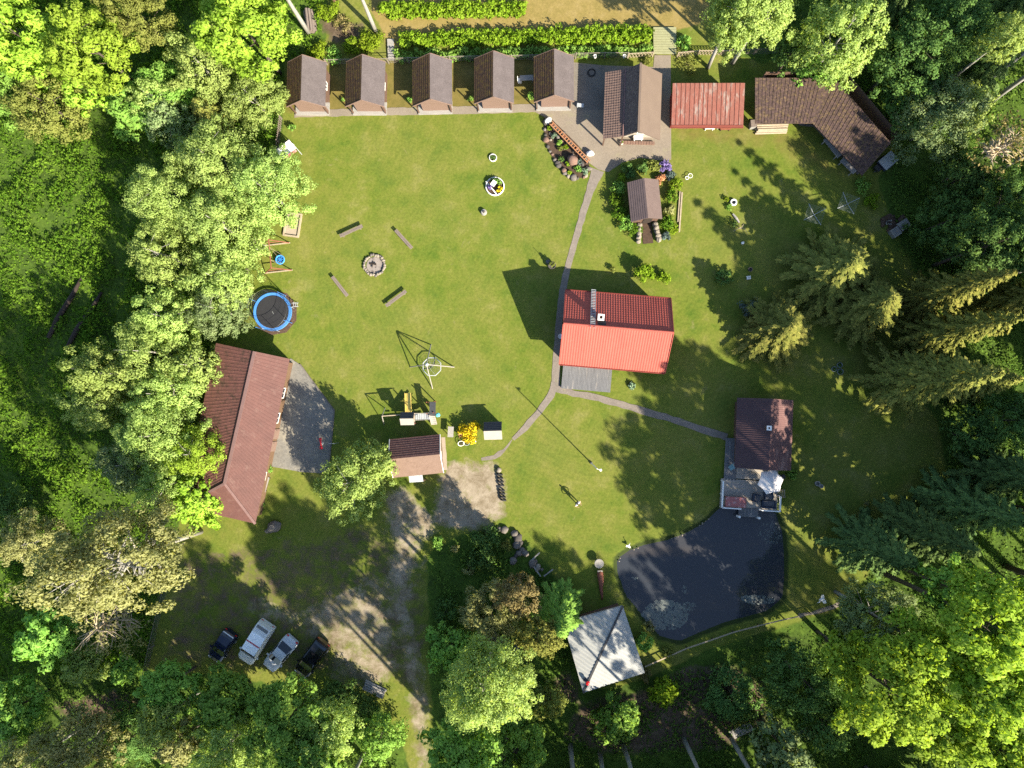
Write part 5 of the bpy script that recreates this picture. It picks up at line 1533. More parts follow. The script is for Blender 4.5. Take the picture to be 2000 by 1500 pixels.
def person():
    root = at('person', 'person in a white shirt and dark trousers standing on the lawn with elbows out', 'person', (1127,981), ang_px((1127,981),(1150,1005)) + R(90))
    # local: facing -y
    def skin(name, V, E, rad, m, sub=1, rootv=0, parent=root):
        me = bpy.data.meshes.new(name); me.from_pydata(V, E, []); me.materials.append(m); me.update()
        o = bpy.data.objects.new(name, me); COL.objects.link(o); o.parent = parent
        md = o.modifiers.new('skin', 'SKIN')
        sv = me.skin_vertices[0] if me.skin_vertices else None
        if sv is None:
            bpy.context.view_layer.objects.active = o
            me.skin_vertices.new()
            sv = me.skin_vertices[0]
        for i, r in enumerate(rad):
            sv.data[i].radius = r if hasattr(r, '__len__') else (r, r)
        sv.data[rootv].use_root = True
        md.use_smooth_shade = True
        s = o.modifiers.new('sub', 'SUBSURF'); s.levels = s.render_levels = sub
        return o
    V = [(0, 0, .95), (0, 0, 1.15), (0, .01, 1.35), (0, .01, 1.47), (0, 0, 1.54), (0, -.01, 1.62), (0, -.01, 1.73)]
    Rd = [(.155, .11), (.14, .10), (.17, .11), (.12, .08), .055, (.085, .10), .07]
    E = [(0, 1), (1, 2), (2, 3), (3, 4), (4, 5), (5, 6)]
    for s in (-1, 1):
        b = len(V)
        V += [(s * .10, 0, .86), (s * .12, -.01, .48), (s * .13, .03, .09), (s * .15, -.13, .045)]
        Rd += [.085, .058, .042, (.045, .03)]
        E += [(0, b), (b, b + 1), (b + 1, b + 2), (b + 2, b + 3)]
        a = len(V)
        V += [(s * .20, .01, 1.42), (s * .40, .03, 1.18), (s * .24, -.24, 1.16), (s * .20, -.29, 1.17), (s * .17, -.34, 1.18)]
        Rd += [.055, .042, .028, (.04, .018), (.038, .016)]
        E += [(3, a), (a, a + 1), (a + 1, a + 2), (a + 2, a + 3), (a + 3, a + 4)]
        for k in range(4):
            f = len(V); ox = (k - 1.5) * .019
            V += [(s * (.155 + ox * .4), -.37, 1.175 + ox), (s * (.13 + ox * .3), -.40 - (.012 if k in (1, 2) else 0), 1.165 + ox), (s * (.105 + ox * .3), -.40, 1.15 + ox)]
            Rd += [.009, .0085, .0075]; E += [(a + 4, f), (f, f + 1), (f + 1, f + 2)]
        f = len(V); V += [(s * .20, -.31, 1.215), (s * .17, -.35, 1.235)]; Rd += [.011, .009]; E += [(a + 3, f), (f, f + 1)]
    skin('body', V, E, Rd, M['skin'], 1)
    # clothing follows the same bones, a little wider
    SV = [(0, 0, .90), (0, 0, 1.15), (0, .01, 1.35), (0, .01, 1.46)]; SR = [(.175, .13), (.16, .12), (.19, .13), (.13, .095)]; SE = [(0, 1), (1, 2), (2, 3)]
    for s in (-1, 1):
        a = len(SV); SV += [(s * .21, .01, 1.42), (s * .34, .025, 1.25)]; SR += [.073, .062]; SE += [(3, a), (a, a + 1)]
    skin('shirt', SV, SE, SR, M['shirt'], 1)
    TV = [(0, 0, .93)]; TR = [(.17, .125)]; TE = []
    for s in (-1, 1):
        a = len(TV); TV += [(s * .10, 0, .84), (s * .12, -.01, .48), (s * .13, .025, .12)]; TR += [.10, .075, .06]; TE += [(0, a), (a, a + 1), (a + 1, a + 2)]
    skin('trousers', TV, TE, TR, M['denim'], 1)
    b = MB()
    for s in (-1, 1): b.lathe([(.05, 0), (.055, .05), (.045, .1), (.02, .11)], 10, (s * .135, .01, 0)); b.box((s * .15, -.11, .04), (.095, .2, .075), s * .15)
    b.build('shoe', M['white_paint'], root)
    b = MB(); vs, fs = ICO[2]; b.add([(v.x * .092, .012 + v.y * .108, 1.665 + v.z * .10) for v in vs if True], fs); b.build('hair', M['hair'], root, smooth=True)
    f = MB(); f.box((0, -.117, 1.63), (.022, .03, .04)); f.box((0, -.105, 1.585), (.05, .012, .012))
    for s in (-1, 1): f.box((s * .095, 0, 1.63), (.02, .04, .055)); f.box((s * .034, -.103, 1.655), (.024, .012, .01))
    f.build('face_features', M['skin'], root)
person()

def stork(label, px, rot, s=1.0):
    root = at('garden_bird_figure', label, 'bird figure', px, rot)
    b = MB(); vs, fs = ICO[2]; b.add([(v.x * .34 * s, v.y * .17 * s, (.55 + v.z * .16) * s) for v in vs], fs)
    b.tube([(.26 * s, 0, .6 * s), (.38 * s, 0, .85 * s), (.42 * s, 0, 1.0 * s), (.5 * s, 0, 1.02 * s), (.72 * s, 0, .98 * s)], [.08 * s, .045 * s, .05 * s, .05 * s, .012 * s], 8)
    b.build('bird_body', M['white_paint'], root, smooth=True)
    for k in (-1, 1):
        w = MB(); w.add([(.1 * s, k * .1 * s, .62 * s), (-.35 * s, k * .16 * s, .6 * s), (-.3 * s, k * .48 * s, .66 * s), (.0, k * .42 * s, .68 * s)], [[0, 1, 2, 3]]); w.add([(.1 * s, k * .1 * s, .60 * s), (-.35 * s, k * .16 * s, .58 * s), (-.3 * s, k * .48 * s, .64 * s), (.0, k * .42 * s, .66 * s)], [[3, 2, 1, 0]]); w.build('wing', M['white_paint'], root)
        MB().tube([(0, k * .06 * s, .45 * s), (0, k * .06 * s, 0)], .015, 5).build('leg', M['wood_red'], root)
stork('white stork figure with spread wings on the dark grass past the pond corner', (1601,1168), R(200), 1.0)
stork('small white bird figure on the upper left pond bank', (1227,1065), R(70), .55)

# twin stone tubs, hoops, ring sculpture
r_ = at('twin_tubs', 'pair of joined pale stone tubs on the shaded grass right of the sauna', 'tub', (1599,947), R(-35))
b = MB(); b.lathe([(.22, 0), (.28, .4), (.2, .4), (.18, .1)], 14, (-.3, 0, 0)); b.lathe([(.18, 0), (.22, .32), (.15, .32), (.13, .1)], 14, (.22, 0, 0)); b.build('tub_body', M['pale_panel'], r_)
for i, (px, r) in enumerate((((1628,721), .26), ((1640,726), .30), ((1639,713), .27))):
    o = at('ring_planter', ['thin pale ring planter, leftmost of a cluster of three rings', 'thin pale ring planter, lowest of a cluster of three rings', 'thin pale ring planter, topmost of a cluster of three rings'][i], 'planter', px, 0, 'ring planters under the spruces')
    b = MB(); b.ring((0, 0, .12), r, .03, 20, 6, .12); b.build('rim', M['lf_hosta'] if False else M['line_pale'], o)
    me = shrub_mesh('planting', r * .9, .25, 90, .12, 60 + i, 6); me.materials.append(M['lf_dark']); f = bpy.data.objects.new('planting', me); COL.objects.link(f); f.parent = o
r_ = at('carved_boulder', 'carved grey boulder with a round hollow near the hall', 'boulder', (536,1028), R(35))
b = MB(); b.rock((0, 0, .35), .72, 77, 3, .7); b.build('boulder_body', M['stone'], r_, smooth=True)
b = MB(); b.ring((0, 0, .80), .24, .06, 18, 6); b.build('carved_ring', M['stone_pale'], r_)
b = MB(); b.rock((-.85, .02, .16), .28, 78); b.build('foot_stone', M['stone_pale'], r_, smooth=True)

# woodpiles and junk by the sheds
def log_pile(name, label, px, rot, L, n, layers, r, m='log_end'):
    root = at(name, label, 'wood pile', px, rot)
    b = MB(); rnd = random.Random(int(px[0]))
    for j in range(layers):
        for k in range(n - j):
            q = r * rnd.uniform(.8, 1.15); y = (k - (n - j - 1) / 2) * r * 2.05
            b.tube([(-L / 2 + rnd.uniform(-.1, .1), y, r + j * r * 1.75), (L / 2 + rnd.uniform(-.1, .1), y + rnd.uniform(-.03, .03), r + j * r * 1.75)], q, 9)
    b.build('logs', M[m], root)
log_pile('plank_stack', 'stack of pale peeled poles in front of the woodshed', (1505,250), R(1), 3.3, 6, 3, .12, 'wood_pale')
log_pile('wood_pile', 'short stack of brown logs beside the white birch trunk', (607,45), R(97), 2.6, 4, 3, .16, 'wood_bench')
log_pile('wood_pile', 'dark plank pile at the edge of the gravel near the bottom bushes', (732,1346), R(-25), 2.4, 5, 2, .11, 'wood_grey')
b = MB(); r_ = at('plank_raft', 'tilted grey raft of old planks lying on bare brown soil', 'planks', (1446,1426), ang_px((1427,1434),(1467,1415)))
for k in range(9): b.box((-1.1 + k * .28, 0, .16 + .02 * (k % 2)), (.25, .95, .05))
b.build('planks', M['wood_grey'], r_); MB().box((0, 0, .07), (2.4, .12, .12)).build('bearer', M['wood_dark'], r_)
for i, (a, c) in enumerate((((1612,268),(1642,306)), ((1644,309),(1672,337)))):
    p, q = G(*a, 1.0), G(*c, 1.0); o = thing('work_bench', ['long grey plank table against the woodshed, nearer its bend', 'long grey plank table against the woodshed, nearer the covered cart'][i], 'table', ((p + q) / 2).xy.to_3d(), math.atan2(q.y - p.y, q.x - p.x), 'plank tables along the woodshed')
    L = (q - p).length; MB().box((0, 0, .86), (L - .15, .55, .06)).build('table_top', M['wood_grey'], o)
    for s in (-1, 1): MB().box((s * (L / 2 - .3), 0, .415), (.1, .5, .83)).build('leg', M['wood_grey'], o)
strip("shed_kerb", [(1560,243),(1590,246),(1606,262),(1650,312),(1676,340)], .22, -.05, .12, M['stone'], .02, 9)
r_ = at('covered_cart', 'small cart under a pale blue grey lid at the end of the woodshed', 'cart', (1724,322), R(40))
b = MB(); b.box((.25, 0, .62), (1.75, 1.25, .45)); b.build('cart_body', M['fabric_navy'], r_)
b = MB(); b.box((.25, 0, .88), (1.8, 1.3, .07)); b.box((.5, .1, .93), (.3, .3, .05)); b.build('lid', M['fabric_blue'] if False else M['metal_grey'], r_)
for s in (-1, 1):
    MB().tube([(.25, s * .64, .3), (.25, s * .76, .3)], .3, 14).build('wheel', M['tyre'], r_)
b = MB(); b.beam((-.6, 0, .45), (-1.5, 0, .3), .08, .08); b.box((-1.0, .1, .5), (.5, .7, .3)); b.build('drawbar', M['metal_dark'], r_)
r_ = at('garden_bench', 'white bench with a pale cushion in front of the red metal shed', 'bench', (1384,251), R(0))
b = MB(); b.box((0, 0, .44), (.95, .5, .06)); b.box((0, .26, .72), (.95, .06, .5)); b.build('seat', M['white_paint'], r_)
b = MB(); 
for x in (-.4, .4): b.box((x, 0, .2), (.08, .46, .41))
b.build('leg', M['white_paint'], r_)
r_ = at('stacked_chairs', 'white plastic chair beside the white bench by the red shed', 'chair', (1397,249), R(10))
b = MB(); b.box((0, 0, .43), (.5, .5, .05)); b.box((0, .24, .7), (.5, .05, .55)); b.build('seat', M['white_paint'], r_)
b = MB()
for x in (-.21, .21):
    for y in (-.21, .21): b.box((x, y, .2), (.05, .05, .4))
b.build('leg', M['white_paint'], r_)
r_ = at('low_table', 'low reddish brown table right of the white chairs at the shed', 'table', (1415,252), 0)
b = MB(); b.box((0, 0, .42), (1.1, .55, .05)); b.build('table_top', M['wood_red'], r_)
b = MB()
for x in (-.45, .45): b.box((x, 0, .195), (.08, .45, .39))
b.build('leg', M['wood_dark'], r_)
r_ = at('wheelie_bin', 'narrow brown bin standing between the red shed and the woodshed', 'bin', (1467,248), R(4))
b = MB(); b.add([(x * .24, y * .28, 0) for x, y in ((-1,-1),(1,-1),(1,1),(-1,1))] + [(x * .3, y * .36, .95) for x, y in ((-1,-1),(1,-1),(1,1),(-1,1))], [[3,2,1,0],[4,5,6,7],[0,1,5,4],[1,2,6,5],[2,3,7,6],[3,0,4,7]]); b.build('bin_body', M['wood_grey'], r_)
MB().box((0, 0, .98), (.64, .76, .05)).build('lid', M['wood_bench'], r_)

# terrace things
r_ = at('plank_step', 'pair of pale boards forming a step at the hall wall', 'step', (541,828), ang_px((536,852),(547,800)))
for s in (-.13, .13): MB().box((0, s, .26), (2.6, .23, .06)).build('board', M['wood_pale'], r_)
MB().box((0, 0, .14), (2.4, .3, .17)).build('support', M['stone'], r_)
r_ = at('wall_bench', 'grey bench beyond the terrace at the hall wall', 'bench', (521,945), ang_px((517,960),(526,930)))
MB().box((0, 0, .44), (1.7, .5, .06)).build('seat', M['wood_grey'], r_)
for s in (-.7, .7): MB().box((s, 0, .205), (.1, .45, .41)).build('leg', M['wood_dark'], r_)
r_ = at('red_rocker', 'small red metal seesaw rocker on the paved terrace', 'seesaw', (629,866), R(97))
b = MB(); b.box((0, 0, .42), (1.2, .16, .05)); b.build('beam', M['lamp_red'], r_)
for s in (-1, 1):
    MB().box((s * .5, 0, .47), (.26, .3, .05)).build('seat', M['lamp_red'], r_)
    h_ = MB(); h_.tube([(s * .3, -.14, .62), (s * .3, .14, .62)], .018, 5); h_.tube([(s * .3, 0, .42), (s * .3, 0, .62)], .018, 5); h_.build('handle', M['lamp_red'], r_)
b = MB(); b.lathe([(.2, .06), (.12, .2), (.08, .4)], 10); b.build('base', M['metal_grey'], r_)
r_ = at('basketball_pole', 'slim grey pole at the right edge of the terrace', 'pole', (661,865))
b = MB(); b.tube([(0, 0, 0), (0, 0, 1.5)], .035, 7); b.build('mast', M['metal_grey'], r_); b = MB(); b.beam((0, 0, 1.45), (-.7, 0, 1.4), .05, .05); b.build('arm', M['metal_grey'], r_)

# half buried tyres at the gravel edge
for i in range(8):
    x, y = [(976,926),(977,933),(978,940),(979,947),(980,957),(981,963),(982,970),(983,976)][i]
    o = at('tyre_bollard', 'black tyre half buried in the row at the gravel edge', 'tyre', (x, y), R(78), 'tyres along the gravel edge')
    b = MB(); b.ring((0, 0, 0), .27, .10, 18, 8); ob = b.build('tyre_body', M['tyre'], o); ob.rotation_euler = (0, R(90), 0); ob.location = (0, 0, .12)
r_ = at('edge_stone', 'pale square stone at the upper end of the tyre row', 'stone', (974.5,918)); b = MB(); b.rock((0, 0, .2), .3, 14); b.build('stone_body', M['stone_pale'], r_, smooth=True)

# wheel tubs near the yellow shrub
for i, (x, y, r) in enumerate(((901,866,.34),(911,865,.34),(925,861,.27))):
    o = at('wheel_ornament', ['dark spoked wheel leaning below the yellow shrub, leftmost of three', 'dark spoked wheel leaning below the yellow shrub, middle of three', 'small spoked wheel leaning below the yellow shrub, nearest the playhouse'][i], 'wheel', (x, y), R(20 - i * 25), 'old wheels by the yellow shrub')
    b = MB(); b.ring((0, 0, 0), r, .035, 22, 6); ob = b.build('rim', M['white_paint'] if i != 1 else M['metal_grey'], o); ob.rotation_euler = (R(38), 0, 0); ob.location = (0, 0, r * .66)
    s = MB()
    for k in range(4): a = k * math.pi / 4; s.beam((-r * math.cos(a), -r * math.sin(a), 0), (r * math.cos(a), r * math.sin(a), 0), .03, .03)
    s.build('spoke', M['wood_dark'], ob)
    h_ = MB(); h_.lathe([(.09, -.05), (.09, .05)], 10); h_.build('hub', M['wood_dark'], ob)

# sculpture by the pond: disc head on a carved trunk lying on the grass
r_ = at('wood_sculpture', 'brown carved trunk lying between the round stone table and the white roofed shed', 'sculpture', (1173,1140), ang_px((1172,1112),(1176,1170)))
b = MB(); b.tube([(-1.55, 0, .25), (-1.2, 0, .33), (-.3, .05, .30), (.5, 0, .2), (1.3, .05, .16), (1.75, .03, .1)], [.2, .34, .30, .19, .13, .05], 12); b.build('trunk_body', M['wood_red'], r_, smooth=True)
b = MB(); b.box((-1.45, 0, .42), (.16, .55, .2)); b.build('collar', M['pale_panel'], r_)
r_ = at('stone_table', 'round grey stone table on the grass left of the pond', 'table', (1169,1098))
b = MB(); b.lathe([(.46, .62), (.50, .66), (.50, .74), (.46, .76), (.02, .765)], 24); b.build('table_top', M['pale_panel'], r_); b = MB(); b.lathe([(.25, 0), (.16, .2), (.16, .5), (.28, .62)], 14); b.build('base', M['stone'], r_)

# lawn oddments right of the mound
def misc():
    o = at('old_tub', 'white enamel tub lying in the shaded grass beside a green bush', 'tub', (1432,396), R(-30)); b = MB(); b.ring((0, 0, .16), .30, .09, 18, 6, .16); b.build('rim', M['white_paint'], o); b = MB(); b.lathe([(.28, .04), (.28, .08)], 14); b.build('bottom', M['metal_dark'], o)
    o = at('driftwood_log', 'short grey driftwood log in the shaded grass', 'log', (1437,427), ang_px((1430,419),(1442,435))); b = MB(); b.tube([(-.6, 0, .14), (0, .02, .16), (.6, 0, .12)], [.10, .14, .09], 9); b.build('log_body', M['wood_grey'], o)
    o = at('bare_branch', 'forked pale bare branch sticking out of the grass next to the driftwood', 'branch', (1446,447)); b = MB()
    b.tube([(0, 0, 0), (0, 0, .5), (-.5, -.2, 1.0), (-1.1, -.55, 1.1)], [.06, .05, .035, .012], 6); b.tube([(0, 0, .45), (.3, -.35, .9), (.5, -.85, 1.0)], [.045, .03, .012], 6); b.tube([(0, 0, .5), (.1, .3, .9)], [.04, .012], 6); b.build('branch_body', M['wood_pale'], o)
    o = at('white_stone', 'small white stone on the grass below the bare branch', 'stone', (1450,475)); b = MB(); b.rock((0, 0, .12), .17, 3); b.build('stone_body', M['white_paint'], o, smooth=True)
    o = at('slat_crate', 'tiny white slatted crate on the grass near the blue green shrub', 'crate', (1461,543), R(5)); b = MB()
    for k in range(3): b.box((-.16 + k * .16, 0, .25), (.10, .36, .04))
    b.box((0, -.15, .12), (.42, .04, .22)); b.box((0, .15, .12), (.42, .04, .22)); b.build('slats', M['white_paint'], o)
    o = at('dark_pot', 'dark grey pot just above the tiny slatted crate', 'pot', (1464,527)); b = MB(); b.lathe([(.18, 0), (.26, .3), (.2, .3), (.16, .1)], 12); b.build('pot_body', M['stone_dark'], o)
    o = at('white_wire_figure', 'white wire garden ornament right of the violet flowers', 'ornament', (1344,348), R(20)); b = MB(); b.ring((-.2, 0, .3), .18, .03, 14, 5); b.ring((.22, .1, .3), .24, .03, 14, 5); b.tube([(-.2, 0, 0), (-.2, 0, .3)], .02, 5); b.tube([(.22, .1, 0), (.22, .1, .3)], .02, 5); b.build('wire_body', M['white_paint'], o)
    o = at('mound_beam', 'long pale beam edging the planted mound on its right side', 'beam', (1327,415), ang_px((1325,443),(1330,372))); b = MB(); b.box((0, -.1, .14), (4.4, .16, .18)); b.box((.6, .12, .1), (3.4, .12, .12)); b.build('beam_body', M['wood_pale'], o)
    o = at('picnic_table', 'white garden table between two cabins', 'table', (1021,160), R(2)); b = MB(); b.box((.45, .1, .70), (1.5, .6, .05)); b.build('table_top', M['pale_panel'], o); b = MB()
    for x in (-.2, 1.1): b.box((x, .1, .34), (.08, .5, .67))
    b.build('leg', M['wood_grey'], o); b = MB(); b.box((-.35, .02, .42), (.5, .5, .06)); b.box((-.55, .02, .66), (.06, .5, .45)); b.box((-.35, .02, .2), (.4, .4, .38)); b.build('bench_end', M['white_paint'], o)
    o = at('yard_bench', 'small pale grey table on the shaded paved yard', 'table', (1133,209), R(-8)); b = MB(); b.box((0, 0, .45), (.75, .42, .05)); b.build('table_top', M['metal_grey'], o); b = MB(); b.box((-.28, 0, .21), (.06, .36, .43)); b.box((.28, 0, .21), (.06, .36, .43)); b.build('leg', M['metal_grey'], o)
    o = at('hose_ring', 'dark hose coil on the paving behind the shaded yard', 'hose', (1155,143)); b = MB(); b.ring((0, 0, .08), .42, .04, 24, 6); b.ring((.05, .04, .14), .38, .04, 24, 6); b.build('hose_coil', M['tyre'], o)
    o = at('flower_pot', 'white flower pot at the kitchen house front step', 'pot', (1214,280)); b = MB(); b.lathe([(.16, 0), (.22, .3), (.17, .3), (.14, .1)], 12); b.build('pot_body', M['white_paint'], o)
    me = shrub_mesh('planting', .2, .25, 60, .1, 3, 5); me.materials.append(M['lf_green']); f = bpy.data.objects.new('planting', me); COL.objects.link(f); f.parent = o; f.location = (0, 0, .2)
    o = at('door_table', 'white half round table under the gable of the kitchen house', 'table', (1245,272), 0); b = MB(); b.box((0, -.1, .72), (1.0, .5, .05)); b.build('table_top', M['white_paint'], o); b = MB(); b.box((-.4, -.1, .35), (.07, .4, .69)); b.box((.4, -.1, .35), (.07, .4, .69)); b.build('leg', M['white_paint'], o)
misc()

# --- deck furniture
DZ = .43
def deck_furniture():
    r = at('parasol', 'off white parasol with folds open over the pond deck', 'parasol', (1492,937), R(12), None, DZ)
    p = G(1495,940,2.6); q = p - r.location; rz = -r.rotation_euler[2]; q = Vector((q.x * math.cos(rz) - q.y * math.sin(rz), q.x * math.sin(rz) + q.y * math.cos(rz), 0)) * .5
    k = 6; rr = 1.38; vs = [(0, 0, 2.55)]; fs = []
    for i in range(k):
        a = 2 * math.pi * i / k; vs.append((rr * math.cos(a), rr * math.sin(a), 2.08))
    for i in range(k):
        a = 2 * math.pi * (i + .5) / k; vs.append((rr * .80 * math.cos(a), rr * .80 * math.sin(a), 2.12))
    for i in range(k): fs += [[0, 1 + i, 1 + k + i], [0, 1 + k + i, 1 + (i + 1) % k]]
    n = len(vs); b = MB(); b.add(vs + [(x, y, z - .03) for x, y, z in vs], fs + [[n + c for c in f][::-1] for f in fs]); b.build('canopy', M['fabric_white'], r)
    MB().tube([(0, 0, 0), (0, 0, 2.6)], .03, 7).build('pole', M['wood_dark'], r)
    b = MB()
    for i in range(k): a = 2 * math.pi * i / k; b.beam((0, 0, 2.2), (rr * .95 * math.cos(a), rr * .95 * math.sin(a), 2.05), .02, .03)
    b.build('rib', M['wood_dark'], r); MB().lathe([(.3, 0), (.28, .08), (.06, .12)], 14).build('base', M['stone_dark'], r)
    o = at('folding_chair', 'pale blue folding chair at the sauna corner', 'chair', (1427,912), R(30), None, DZ)
    b = MB(); b.box((0, 0, .44), (.55, .5, .04)); b.build('seat', M['fabric_blue'], o); b = MB(); b.box((0, .28, .72), (.55, .05, .5), tilt=Matrix.Rotation(R(-18), 3, 'X')); b.build('backrest', M['fabric_blue'], o)
    b = MB()
    for x in (-.24, .24): b.beam((x, -.22, 0), (x, .25, .5), .03, .03); b.beam((x, .22, 0), (x, -.22, .44), .03, .03)
    b.build('leg', M['metal_grey'], o)
    o = at('picnic_cloth_table', 'long table under a worn red cloth on the pond deck', 'table', (1433,979), R(-3), None, DZ)
    b = MB(); b.box((0, 0, .71), (2.25, 1.15, .04)); t_ = b.build('table_top', M['wood_red'], o); b = MB(); b.box((0, 0, .735), (2.1, 1.05, .008)); b.build('tablecloth', M['fabric_red'], t_)
    for x in (-1, 1):
        for y in (-.48, .48): MB().box((x, y, .345), (.08, .08, .69)).build('leg', M['wood_dark'], o)
    def sofa(label, px, rot, L):
        o = at('deck_sofa', label, 'sofa', px, R(rot), 'dark lounge seats on the pond deck', DZ)
        b = MB(); b.box((0, 0, .2), (L, .75, .32)); b.build('frame', M['fabric_navy'], o)
        b = MB(); b.box((0, -.05, .42), (L - .3, .58, .12)); b.build('seat_cushion', M['fabric_grey'], o)
        b = MB(); b.box((0, .34, .52), (L, .14, .34)); b.box((-L / 2 + .07, -.02, .46), (.14, .7, .2)); b.box((L / 2 - .07, -.02, .46), (.14, .7, .2)); b.build('backrest', M['fabric_navy'], o)
    sofa('long dark blue lounge sofa at the railing of the pond deck', (1499,984), 177, 1.45)
    sofa('dark lounge armchair turned towards the deck centre', (1475,972), 80, .85)
    sofa('dark lounge armchair beneath the parasol edge', (1499,967), 5, .9)
    o = at('deck_ladder', 'pale wooden crate shelf beside the deck corner', 'shelf', (1523,963), R(2))
    b = MB()
    for k in range(4): b.box((-.3 + k * .2, 0, .62), (.07, .85, .05))
    for y in (-.38, .38): b.box((0, y, .55), (.75, .06, .06))
    b.build('slats', M['wood_pale'], o); b = MB()
    for x in (-.32, .32):
        for y in (-.36, .36): b.box((x, y, .26), (.06, .06, .52))
    b.build('leg', M['wood_pale'], o)
    o = at('grill', 'round black kettle grill at the sauna corner beside the parasol', 'grill', (1524,930)); b = MB(); b.lathe([(.05, .5), (.26, .6), (.3, .75), (.24, .9), (.03, 1.0)], 16); b.build('kettle', M['metal_dark'], o)
    for k in range(3): a = k * 2.09; MB().tube([(.3 * math.cos(a), .3 * math.sin(a), 0), (.15 * math.cos(a), .15 * math.sin(a), .6)], .018, 5).build('leg', M['metal_grey'], o)
deck_furniture()

# --- narrow plank walk / rail along the lower pond bank
r_ = at('bank_rail', 'long thin pale rail on low posts along the lower pond bank', 'rail', (1258,1299))
P = [local(r_, G(*p)) for p in ((1258,1299),(1290,1285),(1340,1263),(1390,1246),(1430,1232),(1480,1219),(1530,1207),(1580,1196),(1625,1184))]
b = MB()
for a, c in zip(P[:-1], P[1:]): b.beam(a + Vector((0, 0, .5)), c + Vector((0, 0, .5)), .13, .05)
b.build('rail_board', M['wood_pale'], r_)
for p in P: MB().box((p.x, p.y, .23), (.1, .1, .47)).build('post', M['wood_dark'], r_)
# lily pads: floating leaves as one mass, plus the pale stones along the shore
def lilies():
    rng = np.random.default_rng(5); vs = []; fs = []
    def patch(cx, cy, rx, ry, n, smin, smax):
        c = G(cx, cy)
        for _ in range(n):
            a = rng.uniform(0, 6.283); q = math.sqrt(rng.uniform(0, 1)); s = rng.uniform(smin, smax)
            x = c.x + rx * q * math.cos(a); y = c.y + ry * q * math.sin(a); z = -.135 + rng.uniform(0, .012); b = len(vs)
            k = 7; o = rng.uniform(0, 6.28)
            for i in range(k): vs.append((x + s * math.cos(o + i * 5.6 / (k - 1)), y + s * math.sin(o + i * 5.6 / (k - 1)), z))
            fs.append(list(range(b, b + k)))
    patch(1300,1202,2.4,1.6,900,.05,.15); patch(1268,1212,1.2,1.1,260,.05,.14); patch(1345,1185,.8,.5,60,.04,.1)
    patch(1483,1172,1.7,.5,150,.04,.10); patch(1462,1170,.7,.4,60,.05,.11); patch(1337,1152,.25,.45,22,.04,.09); patch(1240,1130,.35,.15,10,.06,.12); patch(1505,1043,1.3,1.3,120,.03,.08)
    o = mesh_obj('lily_pads', vs, fs, M['lily']); tag(o, kind='stuff')
lilies()
rnd = random.Random(8)
for i, (x, y) in enumerate([(1312,1052),(1318,1050),(1324,1048),(1332,1045),(1338,1042),(1366,1026),(1372,1022),(1378,1018),(1384,1014),(1238,1073),(1246,1070),(1209,1096),(1211,1090)]):
    b = MB(); s = rnd.uniform(.07, .13); b.rock((0, 0, s * .4), s, 300 + i, 1)
    o = b.build('shore_stone', M['stone_pale'], smooth=True); o.location = G(x, y); tag(o, 'small pale stone on the upper shore of the pond', 'stone', 'pale stones along the pond shore')

for i, (a, c, lab) in enumerate((((166,540),(98,660),'dark fallen log in the left meadow, the longer one at the left'), ((203,572),(136,676),'dark fallen log in the left meadow, the one nearer the birches'))):
    p, q = G(*a), G(*c); o = thing('fallen_log', lab, 'log', (p + q) / 2, math.atan2(q.y - p.y, q.x - p.x)); L = (q - p).length
    b = MB(); b.tube([(-L / 2, 0, .42), (-L * .2, .12, .46), (L * .2, -.08, .40), (L / 2, .05, .35)], [.14, .26, .3, .22], 9); b.build('log_body', M['wood_dark'], o, smooth=True)
    MB().tube([(-L * .1, 0, .5), (-L * .2, .7, .8)], [.08, .03], 6).build('branch_stub', M['wood_dark'], o)
# ---------------------------------------------------------------- trees
def blob_crown(name, r, rz, n, size, seed, clump, ncl, droop=0.0, open_=0.0):
    """crown of leaf clumps through an uneven ellipsoid; centred on the origin"""
    rng = np.random.default_rng(seed)
    off = Vector((seed * 7.3, seed * 3.1, seed * 1.7))
    C = []; RR = []
    while len(C) < ncl:
        d = rng.normal(size=3); d /= np.linalg.norm(d)
        if d[2] < -.75: continue
        lob = 1 + .42 * mnoise.noise(Vector(d) * 1.6 + off) + .18 * mnoise.noise(Vector(d) * 4 + off)
        q = rng.uniform(.25, 1.0) ** .5 * lob
        if open_ and mnoise.noise(Vector(d) * 2.3 + off * 2) < -.12 and rng.random() < open_: continue
        taper = 1 - .25 * max(0, d[2])
        p = np.array([d[0] * r * q * taper, d[1] * r * q * taper, d[2] * rz * q])
        if droop: p[2] -= droop * (p[0] ** 2 + p[1] ** 2) / r
        C.append(p); RR.append(clump * rng.uniform(.6, 1.3))
    return quads_mesh(name, leaf_cloud(C, RR, max(4, n // ncl), size, rng, up=.5, squash=.8, axes=(r, r, rz)))

